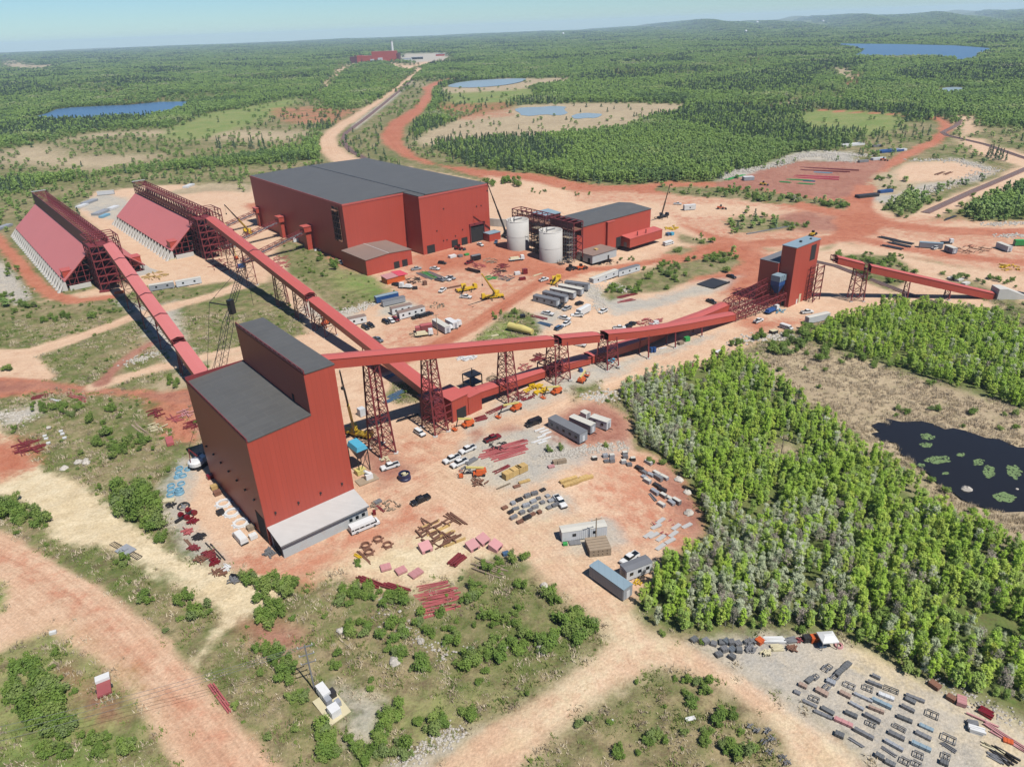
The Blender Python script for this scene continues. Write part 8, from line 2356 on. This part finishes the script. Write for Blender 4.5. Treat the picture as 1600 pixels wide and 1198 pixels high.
scatter('undergrowth',[q[0]for q in srest],[q[1]for q in srest],[q[2]for q in srest],[q[3]for q in srest],[CROWNS['shrub%d'%k]for k in range(3)])
# dry grass and weeds
def tuft(name,seed,mat,h):
 rr=random.Random(seed);b=MB()
 for k in range(26):
  a=rr.uniform(0,6.28);q=rr.uniform(0,.75);x,y=q*math.cos(a),q*math.sin(a);t=rr.uniform(0,6.28);w=.07
  lx,ly=rr.uniform(-.25,.25),rr.uniform(-.25,.25);hh=h*rr.uniform(.5,1.1)
  b.face([(x-w*math.cos(t),y-w*math.sin(t),-.05),(x+w*math.cos(t),y+w*math.sin(t),-.05),(x+lx,y+ly,hh)])
 return b.mesh(name,mat)
GRASSG=leaf_mat('grass_green',[(.12,.17,.04),(.20,.24,.07),(.16,.20,.05)],0,.3)
GRASSD=leaf_mat('grass_dry',[(.36,.30,.20),(.46,.39,.28),(.22,.17,.12)],0,.2)
REED=leaf_mat('marsh_reed',[(.42,.34,.23),(.50,.41,.29),(.34,.28,.20)],0,.2)
def stuff_tufts(name,meshes,pts,smin,smax):
 src=[]
 t0=[bpy.data.objects.new(name+'_tuft',m)for m in meshes]
 for o,p in zip(t0,pts):
  C.objects.link(o);o.location=p;o['kind']='stuff';src.append(o)
 n=len(pts);s=rg.uniform(smin,smax,n)
 return scatter(name,pts,rg.uniform(0,6.28,n),np.column_stack([s,s,s*rg.uniform(.7,1.2,n)]),rg.integers(0,len(meshes),n),src)
gx,gy=np.meshgrid(np.arange(-240,240,1.25),np.arange(55,330,1.25))
P=np.stack([gx.ravel(),gy.ravel()],1)+rg.uniform(-.7,.7,(gx.size,2))
W,_,_=cover(P)
cl=.5+.5*np.sin(P[:,0]*.21+2.2*np.sin(P[:,1]*.13))*np.sin(P[:,1]*.19+1.9*np.sin(P[:,0]*.11))
g=(rg.random(len(P))<(W[:,SCRUB]*.85+W[:,MEADOW])*cl)
V=np.array([(v.co.x,v.co.y)for v in bpy.data.objects['marsh_pond'].data.vertices])
md=(rg.random(len(P))<W[:,MARSH]*np.clip(.1+.9*cl,.1,.8)*(P[:,0]>60))&(poly_sd(P,V)<0)
g&=poly_sd(P,V)<0
z=terrain(P[:,0],P[:,1])
P3=np.column_stack([P,z])
pj,dp=proj_np(P3)
vis=(pj[:,0]>-30)&(pj[:,0]<1630)&(pj[:,1]<1230)
stuff_tufts('grass',[tuft('grass_tuft',1,GRASSG,.45),tuft('grass_tuft',6,GRASSG,.4),tuft('grass_tuft',2,GRASSD,.5),tuft('grass_tuft',3,GRASSD,.4)],P3[g&vis],
 .7,2.2)
stuff_tufts('reeds',[tuft('reed_tuft',4,REED,.9),tuft('reed_tuft',5,REED,.7)],P3[md&vis&~g],.8,1.8)
# the forest beyond: spacing grows with distance, from single stems to canopy clumps
def forest_points():
 out=[]
 k,R0,R1=.0046,390.0,15500.0
 rr_=R0
 while rr_<R1:
  s=max(3.9,rr_*k)
  n=int(1.56*rr_/s)
  az=-0.78+1.56*(np.arange(n)+rg.uniform(-.45,.45,n))/n
  r=rr_+rg.uniform(-.5,.5,n)*s
  out.append(np.column_stack([r*np.sin(az),r*np.cos(az),np.full(n,s)]))
  rr_+=s
 return np.concatenate(out)
F=forest_points()
W,_,_=cover(F[:,:2])
z=terrain(F[:,0],F[:,1])
pj,dp=proj_np(np.column_stack([F[:,:2],z]))
r=np.hypot(F[:,0],F[:,1])
clear=np.sin(F[:,0]/210.+2*np.sin(F[:,1]/330.))*np.sin(F[:,1]/260.+1.6*np.sin(F[:,0]/170.))
pr=W[:,FLOOR]*np.where(clear>.72,.2,.95)+W[:,MARSH]*.02+W[:,SCRUB]*.10*(r>430)+W[:,MEADOW]*.02
WATERS=[o for o in bpy.data.objects if o.name.startswith(('lake','pond'))]
ok=(rg.random(len(F))<pr)&(pj[:,0]>-220)&(pj[:,0]<1820)&~((pj[:,1]>440)&(F[:,0]>-10))
for o in WATERS:
 V=np.array([(v.co.x,v.co.y)for v in o.data.vertices]);lo,hi=V.min(0)-20,V.max(0)+20
 m=(F[:,0]>lo[0])&(F[:,0]<hi[0])&(F[:,1]>lo[1])&(F[:,1]<hi[1])
 idx=np.nonzero(m)[0]
 if len(idx):ok[idx[poly_sd(F[idx,:2],V)>-4]]=False
U_=F[:,0]*_cu+F[:,1]*_su;V_=-F[:,0]*_su+F[:,1]*_cu
ok&=~((U_>25)&(U_<420)&(V_>340)&(V_<625))&~((U_>240)&(U_<380)&(V_>250)&(V_<420))
# stems that would stand in the line of sight to the haul roads were cleared with them
near=np.nonzero(ok&(r<1700))[0]
for f in(1.045,1.09):
 _,ids,_=cover(F[near,:2]*f)
 ok[near[ids==STRUCT.index('haul_road')]]=False
F,z,r=F[ok],z[ok],r[ok]
print('forest',len(F))
spr=np.sin(F[:,0]/140.+1.3*np.sin(F[:,1]/190.))*np.sin(F[:,1]/160.+2*np.sin(F[:,0]/220.))
kind=np.where(rg.random(len(F))<np.where(spr>.35,.55,.07),3,rg.integers(0,3,len(F)))
sxy=np.maximum(1.0,F[:,2]/4.0)*rg.uniform(.65,1.15,len(F))
small=(W[ok][:,FLOOR]<.5)
sz=rg.uniform(.65,1.0,len(F))*np.where(small,.55,1.0)*np.where(kind==3,1.15,1.0)*(1+.25*sm(2000,6000,r))
fsrc=[]
for k,m in enumerate(FARM):
 p=at(*((1150,262),(1060,230),(960,250),(700,240))[k])
 o=bpy.data.objects.new(('aspen_tree','aspen_tree','aspen_tree','spruce_tree')[k],m);C.objects.link(o);o.location=p
 tag(o,'leafy tree at the near edge of the big forest beyond the red haul road' if k<3 else 'dark spruce in the big forest left end beyond the red haul road',
  'tree','edge trees of the big forest' if k<3 else None);fsrc.append(o)
scatter('forest',np.column_stack([F[:,:2],z-.2]),rg.uniform(0,6.28,len(F)),np.column_stack([sxy,sxy,sz]),kind,fsrc)
# lone dark spruces in the cut-over land
for k,(x,y)in enumerate(((682,462),(690,468),(782,462),(790,466),(812,466),(822,446),(828,470),(735,468))):
 p=G('x',x,y)
 tree('spruce0',p,RNG.uniform(0,6.28),RNG.uniform(1.0,1.5),'spruce_tree','lone dark spruce standing in the cut-over land left of the haul roads','tree',
  'lone spruces of the cut-over land')
for k,(x,y)in enumerate(((1400,235),(1425,222),(1440,240),(1450,225),(1465,235),(1480,232),(1500,240),(1415,210))):
 p=G('d',x,y)
 tree('spruce0',p,RNG.uniform(0,6.28),RNG.uniform(.7,1.1),'spruce_tree','dark spruce in the little clump beside the railway at the right edge','tree','spruces of the clump by the railway')
haze()
